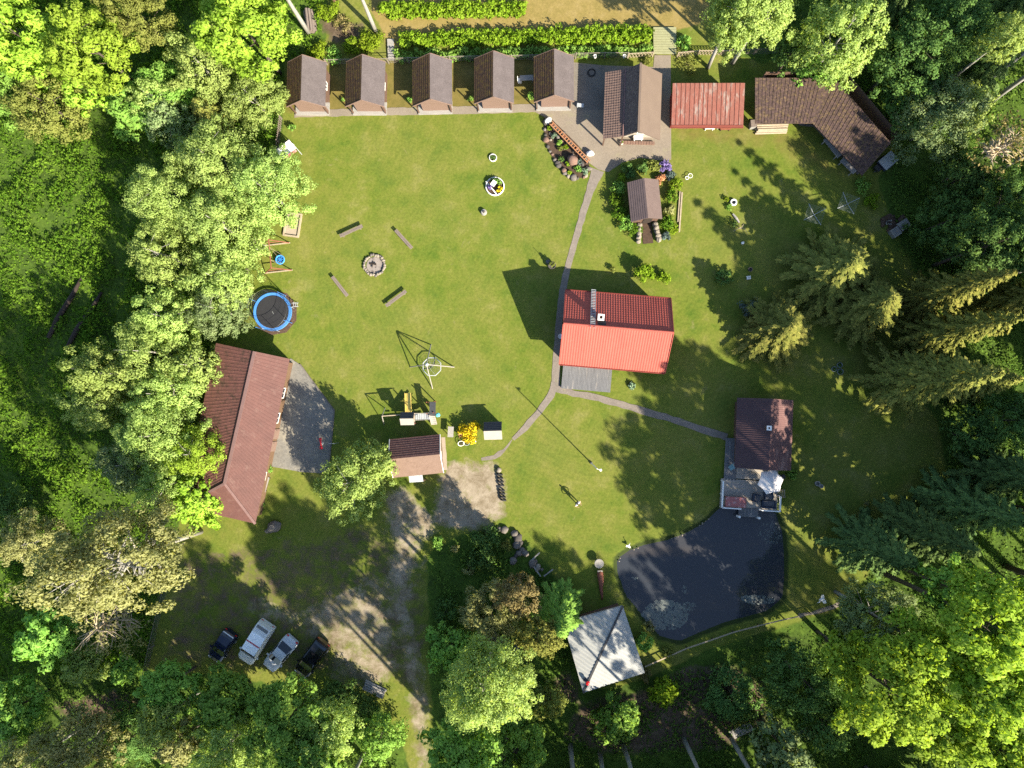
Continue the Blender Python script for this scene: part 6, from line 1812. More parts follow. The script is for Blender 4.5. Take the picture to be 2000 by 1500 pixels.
def spruce_crown(name, r, h, seed, levels=15, fan=11):
    """whorls of drooping boughs; base at z = 0, tip at z = h"""
    rng = np.random.default_rng(seed); V = []; SN = []
    for L in range(levels):
        t = L / (levels - 1); z = h * (.04 + .93 * t); rl = r * (1 - t) ** .8 * rng.uniform(.85, 1.1) + .18
        m = max(5, int(fan * (1 - .45 * t))); a0 = rng.uniform(0, 6.28)
        for k in range(m):
            a = a0 + 2 * math.pi * k / m + rng.normal() * .13
            ln = rl * rng.uniform(.68, 1.15); dx, dy = math.cos(a), math.sin(a)
            nseg = max(4, int(ln / .16))
            s = np.linspace(.12, 1, nseg)
            px = dx * ln * s; py = dy * ln * s
            pz = z + .16 * ln * s - .42 * ln * s ** 2 + .12 * ln * s ** 3
            wid = np.minimum(.55, ln * .23) * (1 - .72 * s ** 1.5) * rng.uniform(.8, 1.2)
            for side in (-1, 0, 1):
                for rep in range(2):
                    w = wid * rng.uniform(.35, 1.0, nseg) * (1 if side else .3)
                    c = np.stack([px - dy * side * w * .6 + rng.normal(size=nseg) * .05, py + dx * side * w * .6 + rng.normal(size=nseg) * .05, pz - abs(side) * w * .30 + rng.normal(size=nseg) * .04 + rep * .03], 1)
                    out = np.stack([dx * .8 - dy * side * .7 + rng.normal(size=nseg) * .18, dy * .8 + dx * side * .7 + rng.normal(size=nseg) * .18, np.full(nseg, -.22) + rng.normal(size=nseg) * .18], 1)
                    out /= np.linalg.norm(out, axis=1)[:, None]
                    nr = np.stack([rng.normal(size=nseg) * .4, rng.normal(size=nseg) * .4, np.ones(nseg)], 1)
                    b = np.cross(nr, out); b /= np.linalg.norm(b, axis=1)[:, None]
                    sz = rng.uniform(.17, .30, nseg)[:, None]
                    sn = np.stack([dx * .75 - dy * side * .35 + rng.normal(size=nseg) * .25, dy * .75 + dx * side * .35 + rng.normal(size=nseg) * .25, .75 + rng.normal(size=nseg) * .25], 1)
                    SN.append(np.repeat(sn / np.linalg.norm(sn, axis=1)[:, None], 4, 0))
                    V.append(np.stack([c - out * sz, c - b * sz * .42, c + out * sz, c + b * sz * .42], 1).reshape(-1, 3))
    return quads_mesh(name, (np.concatenate(V), np.concatenate(SN)))

PROTO = {}
def proto(style, r, var):
    cls = min((1.5, 2.4, 3.4, 4.6), key=lambda c: abs(math.log(c / r)))
    key = (style, cls, var)
    if key not in PROTO:
        sd = int(cls * 10) + var * 101 + {'fine': 0, 'clumpy': 1000, 'sparse': 2000}[style]
        if style == 'fine': me = blob_crown('crown', cls, cls, int(1350 * cls ** 2), .165, sd, .13 * cls + .12, int(60 + 34 * cls), .10, .3)
        elif style == 'clumpy': me = blob_crown('crown', cls, cls, int(820 * cls ** 2), .27, sd, .15 * cls + .2, int(30 + 18 * cls), 0, .45)
        else: me = blob_crown('crown', cls, cls, int(150 * cls ** 2), .18, sd, .20 * cls + .1, int(26 + 14 * cls), .15, .6)
        me.materials.append(M['lf_birch']); PROTO[key] = (me, cls)
    return PROTO[key]
SPR = {}
def spruce_proto(var, slim):
    key = (var, slim)
    if key not in SPR:
        r, h = (2.2, 9.0) if slim else (3.2, 10.0)
        me = spruce_crown('crown', r, h, 500 + var * 13 + (7 if slim else 0), 17 if slim else 16, 10 if slim else 13); me.materials.append(M['lf_spruce']); SPR[key] = (me, r, h)
    return SPR[key]

def trunk(root, h, rb, zc, r, rz, m, seed, limbs=7, thick=1.0, lean=(0, 0)):
    rnd = random.Random(seed); b = MB()
    top = h * .93; n = 6; pts = []; rad = []
    wx, wy = rnd.uniform(-.15, .15), rnd.uniform(-.15, .15)
    for i in range(n + 1):
        t = i / n
        pts.append((lean[0] * t + wx * math.sin(t * 4), lean[1] * t + wy * math.sin(t * 3.3), top * t)); rad.append(rb * (1 - t) ** .8 + .02)
    b.tube(pts, rad, 8)
    for k in range(limbs):
        t = rnd.uniform(max(.2, (zc - rz * .8) / top), .92); i = min(n - 1, int(t * n)); p = Vector(pts[i]).lerp(Vector(pts[i + 1]), t * n - i)
        a = rnd.uniform(0, 6.28); L = r * rnd.uniform(.6, .95) * (1 - .4 * t)
        d = Vector((math.cos(a), math.sin(a), rnd.uniform(.25, .7)))
        q1 = p + d * L * .5; q2 = q1 + Vector((d.x, d.y, d.z * .3)) * L * .5
        rr = (rb * (1 - t) ** .8 + .02) * .5 * thick
        b.tube([p, q1, q2], [rr, rr * .6, .012], 5)
        if thick > 1:
            for s in range(2):
                e = q1.lerp(q2, rnd.random()) + Vector((rnd.uniform(-1, 1), rnd.uniform(-1, 1), rnd.uniform(-.6, .5))) * L * .45
                b.tube([q1, q1.lerp(e, .6), e], [rr * .45, rr * .3, .01], 4)
    return b.build('trunk', m, root, smooth=True)

NTREE = [0]
STYLE = {  # style, leaf material, bark, rz / r
    'birch': ('fine', 'lf_birch', 'bark_birch', 1.35), 'maple': ('clumpy', 'lf_maple', 'bark', 1.05), 'green': ('clumpy', 'lf_green', 'bark', 1.05),
    'dark': ('fine', 'lf_dark', 'bark', 1.1), 'grey': ('fine', 'lf_birch_grey', 'bark_grey', 1.15), 'ochre': ('fine', 'lf_ochre', 'bark', 1.15), 'gold': ('fine', 'lf_gold', 'bark_birch', 1.2),
    'olive': ('fine', 'lf_olive', 'bark', 1.1), 'bare': ('sparse', 'lf_gold', 'twig', 1.1)}
def tree(kind, cx, cy, rpx, h, label, group=None, mat=None, squash=(1, 1), limbs=7, base=None, thick=1.0, rm=None, rzf=None, cat='tree', bark=None):
    NTREE[0] += 1; i = NTREE[0]; rnd = random.Random(1000 + i)
    if kind in ('spruce', 'slim_spruce'):
        slim = kind == 'slim_spruce'
        zc = .32 * h
        if base is None: p = G(cx, cy, zc); r = rpx * (CAM_H - zc) / FPX
        else: p = G(*base); r = rm
        root = thing('spruce_tree', label, cat, (p.x, p.y, 0), 0, group)
        me, pr, ph = spruce_proto(i % 3, slim)
        c = bpy.data.objects.new('crown', me); COL.objects.link(c); c.parent = root
        z0 = h * .08; c.location = (0, 0, z0); c.rotation_euler = (0, 0, rnd.uniform(0, 6.28)); c.scale = (r / pr, r / pr, (h - z0) / ph)
        c.material_slots[0].link = 'OBJECT'; c.material_slots[0].material = M[mat or 'lf_spruce']
        b = MB(); b.tube([(0, 0, 0), (0, 0, h * .5), (0, 0, h * .97)], [.10 + h * .010, .05 + h * .005, .015], 7); b.build('trunk', M['bark'], root, smooth=True)
        return root
    style, lm, bk, k = STYLE[kind]
    k = rzf or k
    if base is None:
        zc = h * .65
        for _ in range(3):
            r = rpx * (CAM_H - zc) / FPX; rz = min(r * k, h * .46); zc = h - rz
        p = G(cx, cy, zc)
    else:
        p = G(*base); r = rm; rz = min(r * k, h * .46); zc = h - rz
    root = thing({'birch': 'birch_tree', 'maple': 'maple_tree'}.get(kind, 'leafy_tree'), label, cat, (p.x, p.y, 0), 0, group)
    me, cls = proto(style, r, i % 3)
    c = bpy.data.objects.new('crown', me); COL.objects.link(c); c.parent = root
    c.location = (0, 0, zc); c.rotation_euler = (0, 0, rnd.uniform(0, 6.28)) if squash == (1, 1) else (0, 0, 0)
    ax = rnd.uniform(.92, 1.1)
    c.scale = (r / cls * squash[0] * ax, r / cls * squash[1] / ax, rz / cls)
    c.material_slots[0].link = 'OBJECT'; c.material_slots[0].material = M[mat or lm]
    trunk(root, h, .05 + h * .011, zc, r, rz, M[bark or bk], 2000 + i, limbs, thick)
    return root

LW, RW, BW, TW = 'trees of the left wood', 'trees of the right wood', 'trees of the lower wood', 'trees beyond the cabins'
TREES = [
 # left wood, upper part
 ('maple', 45, 75, 78, 13, 'bright lime maple nearest the upper left picture corner', LW), ('maple', 178, 92, 82, 14, 'large bright lime maple with heavy clumps beside the upper left corner maple', LW),
 ('olive', 92, 205, 74, 12, 'brownish olive tree below the two lime maples at the upper left', LW), ('olive', 265, 25, 66, 13, 'olive tree cut by the top picture edge near a white trunk stub', LW),
 ('maple', 480, 55, 92, 14, 'bright lime maple closest to the first cabin', LW), ('green', 30, 170, 60, 10, 'mid green tree at the left picture edge below the corner maple', LW),
 ('maple', 160, 165, 52, 11, 'smaller lime maple squeezed under the large clumpy one', LW),
 ('green', 320, 185, 74, 9, 'shaded green tree between the clumpy maple and the pale birches', LW), ('green', 255, 215, 52, 8, 'low shaded green tree beside the olive one at the meadow head', LW),
 ('birch', 395, 128, 72, 15, 'pale feathery birch behind the first cabin maple', LW), ('birch', 495, 195, 66, 9.5, 'pale birch touching the left side of the first cabin', LW),
 ('birch', 300, 195, 46, 12, 'small pale birch at the meadow edge left of the feathery birch', LW, None), ('spruce', 415, 228, 46, 9, 'small golden spruce wedged among the pale birches', LW, 'lf_spruce_gold'),
 ('grey', 330, 232, 52, 10, 'shaded grey green tree left of the small golden spruce', LW),
 ('birch', 425, 320, 98, 15, 'wide pale birch beside the canopy garden swing', LW), ('birch', 520, 372, 82, 13, 'pale birch leaning over the sand pit', LW), ('birch', 330, 392, 78, 15, 'pale birch on the meadow side of the wide birch', LW),
 ('birch', 435, 440, 92, 14, 'pale birch above the red swing frame', LW), ('birch', 320, 500, 62, 14, 'pale birch at the meadow edge across from the red swing', LW), ('birch', 430, 545, 72, 12, 'pale birch between the red swing and the trampoline', LW),
 ('grey', 425, 605, 58, 10, 'silvery tree left of the trampoline', LW), ('birch', 325, 620, 62, 14, 'pale birch across the meadow edge from the trampoline', LW),
 ('birch', 300, 690, 72, 14, 'pale birch up from the top corner of the long hall', LW), ('birch', 380, 715, 52, 11, 'pale birch overhanging the top corner of the long hall', LW),
 ('birch', 210, 730, 70, 15, 'pale birch farthest out over the meadow beside the hall', LW), ('birch', 185, 790, 56, 14, 'pale birch under the farthest one over the meadow', LW), ('birch', 320, 770, 66, 13, 'pale birch just left of the hall roof dark gap', LW),
 ('birch', 310, 850, 82, 14, 'broad pale birch in front of the middle of the long hall', LW), ('grey', 262, 905, 62, 12, 'grey green tree between the broad birch and the weeping birch', LW), ('birch', 385, 885, 58, 11, 'lime tinged birch spreading over the hall roof', LW, 'lf_maple'),
 ('maple', 385, 975, 52, 9, 'lime young maple at the hipped end of the long hall', LW), ('birch', 320, 950, 58, 12, 'pale birch just above the weeping birch trunk', LW),
 ('bare', 215, 1215, 72, 12, 'nearly bare tan tree with spread twigs below the weeping birch', LW),
 ('gold', 60, 1060, 58, 14, 'pale gold tree at the left edge beside the weeping birch tip', LW), ('dark', 20, 1000, 45, 8, 'dark tree at the left edge above the pale gold one', LW),
 # lower left
 ('maple', 165, 1300, 40, 5, 'small lime bush like tree alone below the nearly bare tree', BW, 'lf_birch'), ('green', 245, 1308, 26, 4, 'tiny green tree at the foot of the grey wire fence', BW),
 ('green', 325, 1345, 56, 7, 'green tree under the bottom of the grey wire fence', BW), ('green', 445, 1375, 64, 7, 'feathery green tree right in front of the navy car', BW), ('green', 560, 1412, 78, 9, 'tall feathery green tree below the silver and black cars', BW),
 ('birch', 325, 1405, 50, 8, 'pale lime tree among the green ones below the fence end', BW), ('gold', 160, 1462, 68, 9, 'pale gold tree cut by the bottom edge at the lower left', BW), ('gold', 60, 1490, 60, 9, 'pale gold tree in the lower left picture corner', BW),
 ('maple', 345, 1455, 40, 7, 'yellow lime tree at the bottom between two green trees', BW, 'lf_gold'), ('dark', 255, 1440, 55, 6, 'dark low tree behind the pale gold bottom tree', BW), ('birch', 440, 1462, 62, 9, 'pale birch at the bottom edge below the navy car', BW),
 ('birch', 640, 1425, 58, 8, 'pale yellow green tree left of the gravel track bottom', BW), ('green', 600, 1490, 60, 9, 'green tree cut by the bottom edge left of a pale trunk', BW), ('dark', 655, 1375, 45, 5, 'dark bush like tree below the black car', BW),
 ('green', 20, 1390, 60, 7, 'green tree at the left edge above the lower left corner', BW), ('green', 90, 1240, 55, 7, 'shaded green tree below the gold left edge tree', BW),
 ('dark', 740, 1440, 48, 6, 'dark low tree hugging the gravel track bottom', BW, 'lf_green'), ('dark', 705, 1395, 36, 4, 'small dark tree by the dark plank pile', BW),
 # centre
 ('birch', 692, 938, 70, 8.5, 'lone pale birch between the hall terrace and the garden shed', None), ('birch', 740, 905, 34, 7, 'slender birch top rising beside the garden shed corner', None),
 ('birch', 945, 1340, 88, 15.5, 'big pale feathery tree right of the gravel track', BW), ('birch', 1000, 1355, 52, 13, 'lime birch joined to the right of the big pale feathery tree', BW),
 ('ochre', 962, 1195, 62, 6, 'ochre larch like tree standing above the big pale feathery tree', BW, 'lf_gold'), ('ochre', 1012, 1165, 42, 8, 'rusty ochre bush tree above the green spruce near the white roof', BW), ('ochre', 1050, 1245, 46, 9, 'ochre gold tree touching the corner of the white roofed shed', BW, 'lf_spruce_gold'),
 ('slim_spruce', 1092, 1195, 50, 8, 'fresh green spruce beside the white roofed shed', BW, 'lf_green'), ('green', 900, 1465, 72, 13, 'bright green tree at the bottom edge under the big gold tree', BW), ('maple', 985, 1480, 78, 9, 'lime maple at the bottom edge right of the bright green tree', BW, 'lf_green'),
 ('olive', 1075, 1370, 32, 5, 'narrow olive sapling left of the white roofed shed bottom', BW), ('green', 1205, 1405, 42, 5, 'green sapling on bare soil below the white roofed shed', BW), ('green', 880, 1265, 48, 6, 'shaded green tree between the track and the ochre tree', BW),
 # lower right
 ('green', 1298, 1352, 26, 2.6, 'small bright green bush tree on the soil right of the white roofed shed', BW, 'lf_hedge'), ('dark', 1430, 1360, 52, 3.5, 'low dark green thicket tree on the slope right of the white roofed shed', BW), ('dark', 1570, 1330, 70, 7, 'dark tree at the left foot of the lime maples', RW),
 ('grey', 1712, 1205, 68, 9, 'rounded grey green tree at the end of the bank path', RW), ('maple', 1735, 1345, 104, 13.4, 'great lime maple dominating the lower right wood', RW), ('maple', 1800, 1260, 62, 13, 'lime maple between the grey green tree and the right edge maple', RW),
 ('maple', 1925, 1215, 88, 16, 'sunlit lime maple at the right edge above the corner', RW), ('maple', 1945, 1350, 78, 15, 'sunlit lime maple at the right edge nearest the corner', RW), ('green', 1850, 1425, 75, 12, 'green maple at the bottom edge left of the lower right corner', RW, 'lf_maple'),
 ('olive', 1620, 1420, 50, 7, 'shaded olive tree at the bottom beside the great maple', RW, 'lf_dark'), ('green', 1530, 1465, 55, 7, 'grey green tree at the bottom edge right of the plank raft', RW, 'lf_birch_grey'), ('maple', 1955, 1465, 55, 12, 'lime maple filling the lower right picture corner', RW),
 ('maple', 1655, 1280, 50, 7, 'small lime maple hanging over the dark tree by the bank path', RW), ('green', 1860, 1150, 50, 11, 'shaded green tree above the right edge maples', RW),
 # right wood
 ('spruce', 1700, 1066, 66, 11, 'shaded dark spruce right of the pond', RW), ('spruce', 1790, 1040, 66, 13, 'shaded dark spruce in the middle of the dark group right of the pond', RW), ('spruce', 1880, 990, 66, 13, 'shaded dark spruce of the dark group nearest the right edge', RW), ('spruce', 1960, 930, 60, 13, 'dark spruce at the right edge above the dark group', RW),
 ('spruce', 1518, 645, 72, 7.5, 'spreading golden green spruce standing alone above the sauna', None, 'lf_spruce_gold'), ('spruce', 1628, 532, 88, 8, 'broad olive green tree above the two golden spruces', None, 'lf_spruce_gold'), ('spruce', 1690, 598, 74, 9, 'golden spruce grown into the broad olive green tree', None, 'lf_spruce_gold'),
 ('spruce', 1830, 575, 52, 13.5, 'golden tipped spruce at the head of the right spruce belt', RW, 'lf_spruce_gold'), ('spruce', 1838, 650, 52, 14, 'golden tipped spruce in the middle of the right spruce belt', RW, 'lf_spruce_gold'), ('spruce', 1788, 742, 72, 15, 'wide golden tipped spruce at the foot of the right spruce belt', RW, 'lf_spruce_gold'),
 ('spruce', 1900, 745, 46, 8.5, 'small golden spruce right of the wide belt foot spruce', RW, 'lf_spruce_gold'), ('spruce', 1960, 590, 58, 13, 'green gold spruce at the right edge beside the belt head', RW, 'lf_spruce_gold'), ('dark', 1930, 480, 70, 14, 'dark tree at the right edge above the spruce belt', RW), ('dark', 1850, 430, 58, 8, 'dark tree right of the compost heap', RW),
 ('grey', 1835, 232, 82, 10, 'silvery green tree at the far end of the woodshed', RW), ('grey', 1890, 215, 50, 10, 'silvery tree joined to the right of the woodshed end tree', RW, 'lf_birch'), ('bare', 1965, 285, 56, 13, 'thin reddish half bare tree at the right edge', RW, 'lf_ochre'),
 ('birch', 1962, 75, 44, 15, 'small lit birch top at the right edge with a long pale trunk', RW), ('grey', 1640, 75, 78, 13, 'tall mixed pale tree over the woodshed back', RW, 'lf_birch'), ('green', 1600, 128, 46, 5.5, 'shaded green tree reaching over the woodshed roof', RW),
 ('dark', 1770, 110, 74, 12, 'dark tree behind the woodshed bend', RW), ('dark', 1860, 60, 80, 13, 'dark tree near the upper right corner', RW), ('spruce', 1720, 40, 60, 14, 'dark spruce cut by the top edge above the woodshed', RW), ('dark', 1790, 190, 52, 8, 'low dark tree against the woodshed back wall', RW),
 ('spruce', 1905, 150, 55, 12, 'dark spruce between the silvery trees and the upper right corner', RW), ('spruce', 1960, 20, 70, 15, 'dark spruce in the upper right picture corner', RW), ('dark', 1890, 340, 60, 8, 'dark low tree below the silvery woodshed tree', RW), ('dark', 1960, 400, 66, 10, 'dark tree at the right edge below the half bare one', RW),
 ('dark', 1960, 820, 60, 9, 'dark tree at the right edge below the spruce belt', RW), ('dark', 1905, 850, 45, 7, 'dark low tree left of the right edge dark tree', RW),
 ('dark', 1545, 105, 34, 7, 'dark small tree between the birch pair and the woodshed', RW),
]
for t in TREES:
    kind, cx, cy, rp, h, lab = t[:6]
    if t[6] == LW and cx < 560 and cy > 110: h *= .68
    if t[6] == RW and cy > 400: h *= 1.42 if cy > 960 and kind != 'spruce' else 1.12 if kind == 'spruce' and cy > 960 else 1.25 if kind == 'spruce' else .92
    if t[6] == BW and h > 6: h *= 1.28
    tree(kind, cx, cy, rp, h, lab, t[6] if len(t) > 6 else None, t[7] if len(t) > 7 else None, limbs=38 if kind == 'bare' else 9, thick=2.6 if kind == 'bare' else 1.0)

# the great weeping birch with its pale limbs in view
tree('gold', 0, 0, 0, 24, 'great weeping birch with white trunk and limbs leaning out to the left', LW, base=(392, 1038), rm=5.0, rzf=1.75, limbs=46, thick=1.9, bark='bark_birch')
# birches whose white trunks show, beside the plank bridge and behind the cabins
tree('birch', 0, 0, 0, 15, 'white trunked birch right of the plank bridge', TW, base=(1383, 132), rm=3.1, limbs=12, thick=1.3, rzf=1.5)
tree('birch', 0, 0, 0, 14, 'white trunked birch behind the red metal shed', TW, base=(1430, 124), rm=3.2, limbs=12, thick=1.3, rzf=1.3)
tree('birch', 0, 0, 0, 19, 'white trunked birch next to the short log stack', TW, base=(604, 66), rm=3.2, limbs=8, rzf=1.2)
tree('dark', 0, 0, 0, 17, 'slim grey trunk at the corner of the tan field', TW, base=(734, 62), rm=2.2, limbs=6, rzf=1.2, bark='bark_grey')
tree('olive', 0, 0, 0, 17, 'reddish trunk cut by the top edge beside the tan field', TW, base=(658, 10), rm=2.4, limbs=6, bark='bark_red')
for i, (bx, by, h, rm) in enumerate([(1114,1455,19,2.3), (1172,1470,18,2.1), (1217,1454,19,2.3), (1335,1442,18,2.2), (1427,1440,19,2.4), (720,1450,17,2.4)]):
    lab = ['grey pine trunk at the bottom edge, leftmost of the row under the white roofed shed', 'grey pine trunk at the bottom edge between two others under the white roofed shed', 'grey pine trunk at the bottom edge below the green sapling',
           'grey pine trunk at the bottom edge below the small bright bush', 'grey pine trunk rising from the plank raft', 'pale pine trunk beside the bottom of the gravel track'][i]
    tree('dark', 0, 0, 0, h, lab, 'bare pine trunks along the bottom edge', base=(bx, by), rm=rm, rzf=1.3, limbs=5, bark='bark_grey', mat='lf_spruce')
for i, (bx, by, h, rm) in enumerate([(1890,188,20,2.4), (1938,196,19,2.2), (1908,356,19,2.3)]):
    lab = ['long grey trunk at the right edge under the small lit birch top', 'long pale trunk at the right edge above the silvery tree', 'long pale trunk below the half bare tree at the right edge'][i]
    tree('grey', 0, 0, 0, h, lab, 'leaning looking trunks at the right edge', base=(bx, by), rm=rm, rzf=1.2, limbs=6, bark='bark_grey')

# woods going on beyond the frame (they shade the lawn from the right and from below)
OUT = [(x, y, h, r) for x, y, h, r in
       [(2080,560,22,3.0),(2040,680,22,3.2),(2110,790,23,3.4),(2030,880,22,3.2),(2130,950,23,3.4),(2020,1010,22,3.2),(2090,1080,23,3.4),(2180,1100,24,3.6),(2250,900,24,3.6),(2230,700,23,3.4),(2120,420,22,3.2),(2100,250,20,3.0),(2090,110,20,3.0),
        (2010,1180,22,3.2),(2120,1250,23,3.4),(2240,1300,24,3.6),(2030,1340,22,3.4),(2120,1420,23,3.4),(1990,1520,22,3.4),(1880,1480,22,3.4),(1780,1540,22,3.4),(1690,1500,21,3.2),(1600,1560,22,3.2),(1500,1540,12,3.2),(1410,1570,12,3.2),(1320,1540,21,3.0),(1230,1570,21,3.2),(1140,1540,20,3.0),(1050,1570,20,3.0),
        (770,1540,24,3.4),(700,1580,25,3.6),(640,1530,24,3.4),(560,1580,25,3.6),(490,1530,23,3.4),(410,1570,20,3.0),(340,1530,18,3.0),(260,1560,17,3.0),(120,1560,15,3.0),(-60,1480,13,3.0),(-70,1250,14,3.2),(-80,1050,14,3.0),(-90,820,15,3.2),(-80,580,15,3.2),(-80,330,15,3.2),(-70,120,14,3.0),(-60,-60,14,3.0),
        (120,-70,14,3.0),(300,-80,15,3.0),(450,-90,15,3.0),(1180,1680,24,3.6),(1280,1690,24,3.6),(1380,1680,24,3.6),(1480,1690,24,3.6),(1590,1680,24,3.6),(1700,1660,24,3.6),(1820,1650,24,3.6),(1500,-60,16,3.0),(1650,-90,16,3.2),(1800,-80,16,3.2),(1950,-80,16,3.2)]]
OUT = [(x, y, 11 if 450 < y < 1000 and 1900 < x < 2085 else h, r) for x, y, h, r in OUT] + [(960,1494,24,3.6), (1905,1112,23,3.6), (1952,985,25,3.4), (1962,1105,24,3.4), (1890,500,15,3.0), (1935,545,16,3.0), (1008,1464,24,3.4), (1012,1565,25,3.6), (2300,620,20,3.4), (2330,760,20,3.4), (2340,880,20,3.4)]  # some lowered to let sun in; appended unseen trees added for their shade
for i, (bx, by, h, rm) in enumerate(OUT):
    k = ('spruce', 'maple', 'dark', 'birch')[(i * 7) % 4 if not (300 < bx < 1030 and by > 1450) else 1 + i % 2] if bx > 300 else ('birch', 'maple')[i % 2]
    if by > 1600 and bx > 1050: k = 'spruce'
    tree(k, 0, 0, 0, h, 'tall tree of the surrounding wood beyond the picture edge', 'trees beyond the picture edge', base=(bx, by), rm=rm)

# ---------------------------------------------------------------- shrubs
SH = [
 ('leafy_shrub', 'bright green shrub above the right half of the red roofed house', (1256,537), 1.25, 1.9, 'lf_hedge', 1300, .2), ('leafy_shrub', 'low green shrub right of the bright one behind the red house', (1294,542), .95, .9, 'lf_hedge', 600, .17),
 ('leafy_shrub', 'small sparse shrub between the red house and the garden path', (1196,528), .45, .6, 'lf_olive', 160, .14), ('hosta_plant', 'single pale green hosta rosette below the red roofed house', (1234,753), .46, .42, 'lf_hosta', 260, .17),
 ('leafy_shrub', 'dark green shrub with dry twigs among the lawn tree shadows', (1412,545), 1.1, .9, 'lf_dark', 500, .16), ('leafy_shrub', 'blue green shrub tucked against the lone golden spruce', (1462,602), 1.4, 1.3, 'lf_bluegreen', 900, .17),
 ('leafy_shrub', 'tiny lime shrub beside the white enamel tub', (1418,390), .35, .5, 'lf_hedge', 150, .12), ('leafy_shrub', 'dark tuft below the white enamel tub', (1424,405), .45, .4, 'lf_green', 170, .12), ('leafy_shrub', 'scrubby plant around the driftwood log', (1430,437), .6, .5, 'lf_dark', 200, .12),
 ('yellow_shrub', 'bright yellow flowering shrub between the pale board and the playhouse', (919,843), 1.35, 1.5, 'flower_yellow', 1500, .17), ('leafy_shrub', 'orange tinted plant at the left of the yellow flowering shrub', (901,846), .6, .9, 'flower_orange', 350, .14),
 ('leafy_shrub', 'green spot shrub at the corner of the first cabin path', (573,252), .5, .9, 'lf_green', 260, .15), ('leafy_shrub', 'small green shrub between the first and second cabins', (671,197), .3, .5, 'lf_green', 120, .13), ('leafy_shrub', 'small round shrub between the second and third cabins', (800,197), .42, .6, 'lf_green', 200, .14),
 ('leafy_shrub', 'small round shrub between the third and fourth cabins', (919,195), .40, .6, 'lf_green', 200, .14), ('leafy_shrub', 'yellow green shrub between the fourth and fifth cabins', (1037,191), .55, .8, 'lf_green', 280, .15),
 ('leafy_shrub', 'green shrub on the terrace edge at the hall wall', (529,914), .55, .8, 'lf_green', 260, .15), ('leafy_shrub', 'tiny green shrub below the hall wall bench', (513,985), .35, .4, 'lf_green', 130, .13),
 ('leafy_shrub', 'bright green bush at the right side of the white roofed shed by the water', (1258,1250), 1.1, 1.5, 'lf_green', 900, .18), ('leafy_shrub', 'small olive bush at the pond corner by the rail', (1303,1268), .8, .8, 'lf_olive', 350, .15), ('leafy_shrub', 'ochre bush at the lower right corner of the white roofed shed', (1262,1318), .8, .8, 'lf_ochre', 400, .15),
 ('reed_clump', 'tall pale reed clump between the shed and the lily pads', (1266,1222), .8, 1.1, 'lf_gold', 260, .16), ('leafy_shrub', 'lime bush on the slope below the bank rail', (1440,1395), 1.3, 1.2, 'lf_olive', 700, .17),
 ('leafy_shrub', 'dark shrub heap on the gravel corner of the lower rockery', (948,1052), 1.9, 1.5, 'lf_dark', 1500, .18), ('leafy_shrub', 'dark shrub spilling below the lower rockery shrub heap', (942,1090), 1.7, 1.2, 'lf_dark', 1200, .18), ('leafy_shrub', 'yellow green shrub crowning the lower rockery', (990,1060), .8, 1.0, 'lf_olive', 420, .16),
 ('leafy_shrub', 'small gold bush on the track verge left of the rockery', (890,1070), .6, .7, 'lf_gold', 260, .15), ('leafy_shrub', 'green verge shrub right of the gravel junction', (856,1060), .9, .9, 'lf_green', 500, .16), ('leafy_shrub', 'gold verge bush above the ochre larch like tree', (915,1112), .7, .8, 'lf_gold', 300, .15),
 ('leafy_shrub', 'dark verge shrub along the gravel track right side', (872,1190), 1.6, 1.3, 'lf_dark', 900, .18), ('leafy_shrub', 'lime shrub at the curve above the compost heap', (1700,395), 1.0, .9, 'lf_hedge', 500, .16), ('leafy_shrub', 'shrub line at the woodshed end beside the covered cart', (1680,365), 1.2, .8, 'lf_green', 600, .16),
 ('leafy_shrub', 'golden weed tuft in the shade right of the pond deck', (1690,982), .4, .4, 'lf_gold', 120, .12), ('leafy_shrub', 'pale bush by the sauna lower right corner', (1546,925), .7, .7, 'lf_green', 280, .15),
 ('leafy_shrub', 'green thicket bush at the top edge above the short log stack', (645,25), 1.6, 1.1, 'lf_hedge', 900, .19), ('leafy_shrub', 'brown twiggy bush right of the short log stack', (672,52), 1.2, 1.0, 'lf_ochre', 500, .16), ('leafy_shrub', 'bright bush in the corner of the tan field by the narrow plank bridge', (728,88), 1.7, 1.3, 'lf_hedge', 1300, .19),
 ('leafy_shrub', 'bright bush just behind the gap of the first two cabins', (690,95), 1.2, 1.0, 'lf_hedge', 700, .18), ('leafy_shrub', 'bush behind the first cabin roof', (622,98), 1.4, 1.1, 'lf_hedge', 900, .18), ('leafy_shrub', 'dark bush behind the second cabin roof', (655,112), 1.2, .8, 'lf_green', 500, .17), ('leafy_shrub', 'bush right of the wide plank bridge', (1333,88), 1.0, .9, 'lf_green', 500, .17),
 ('leafy_shrub', 'grassy lime bush between the lattice fence and the red metal shed', (1345,128), 1.4, .6, 'lf_olive', 600, .15), ('leafy_shrub', 'yellow green bush in the corner left of the wide plank bridge', (1262,122), .7, .7, 'lf_olive', 300, .15),
]
for i, s in enumerate(SH):
    shrub(s[0], s[1], 'shrub', s[2], s[3], s[4], s[5], s[6], s[7], 700 + i)
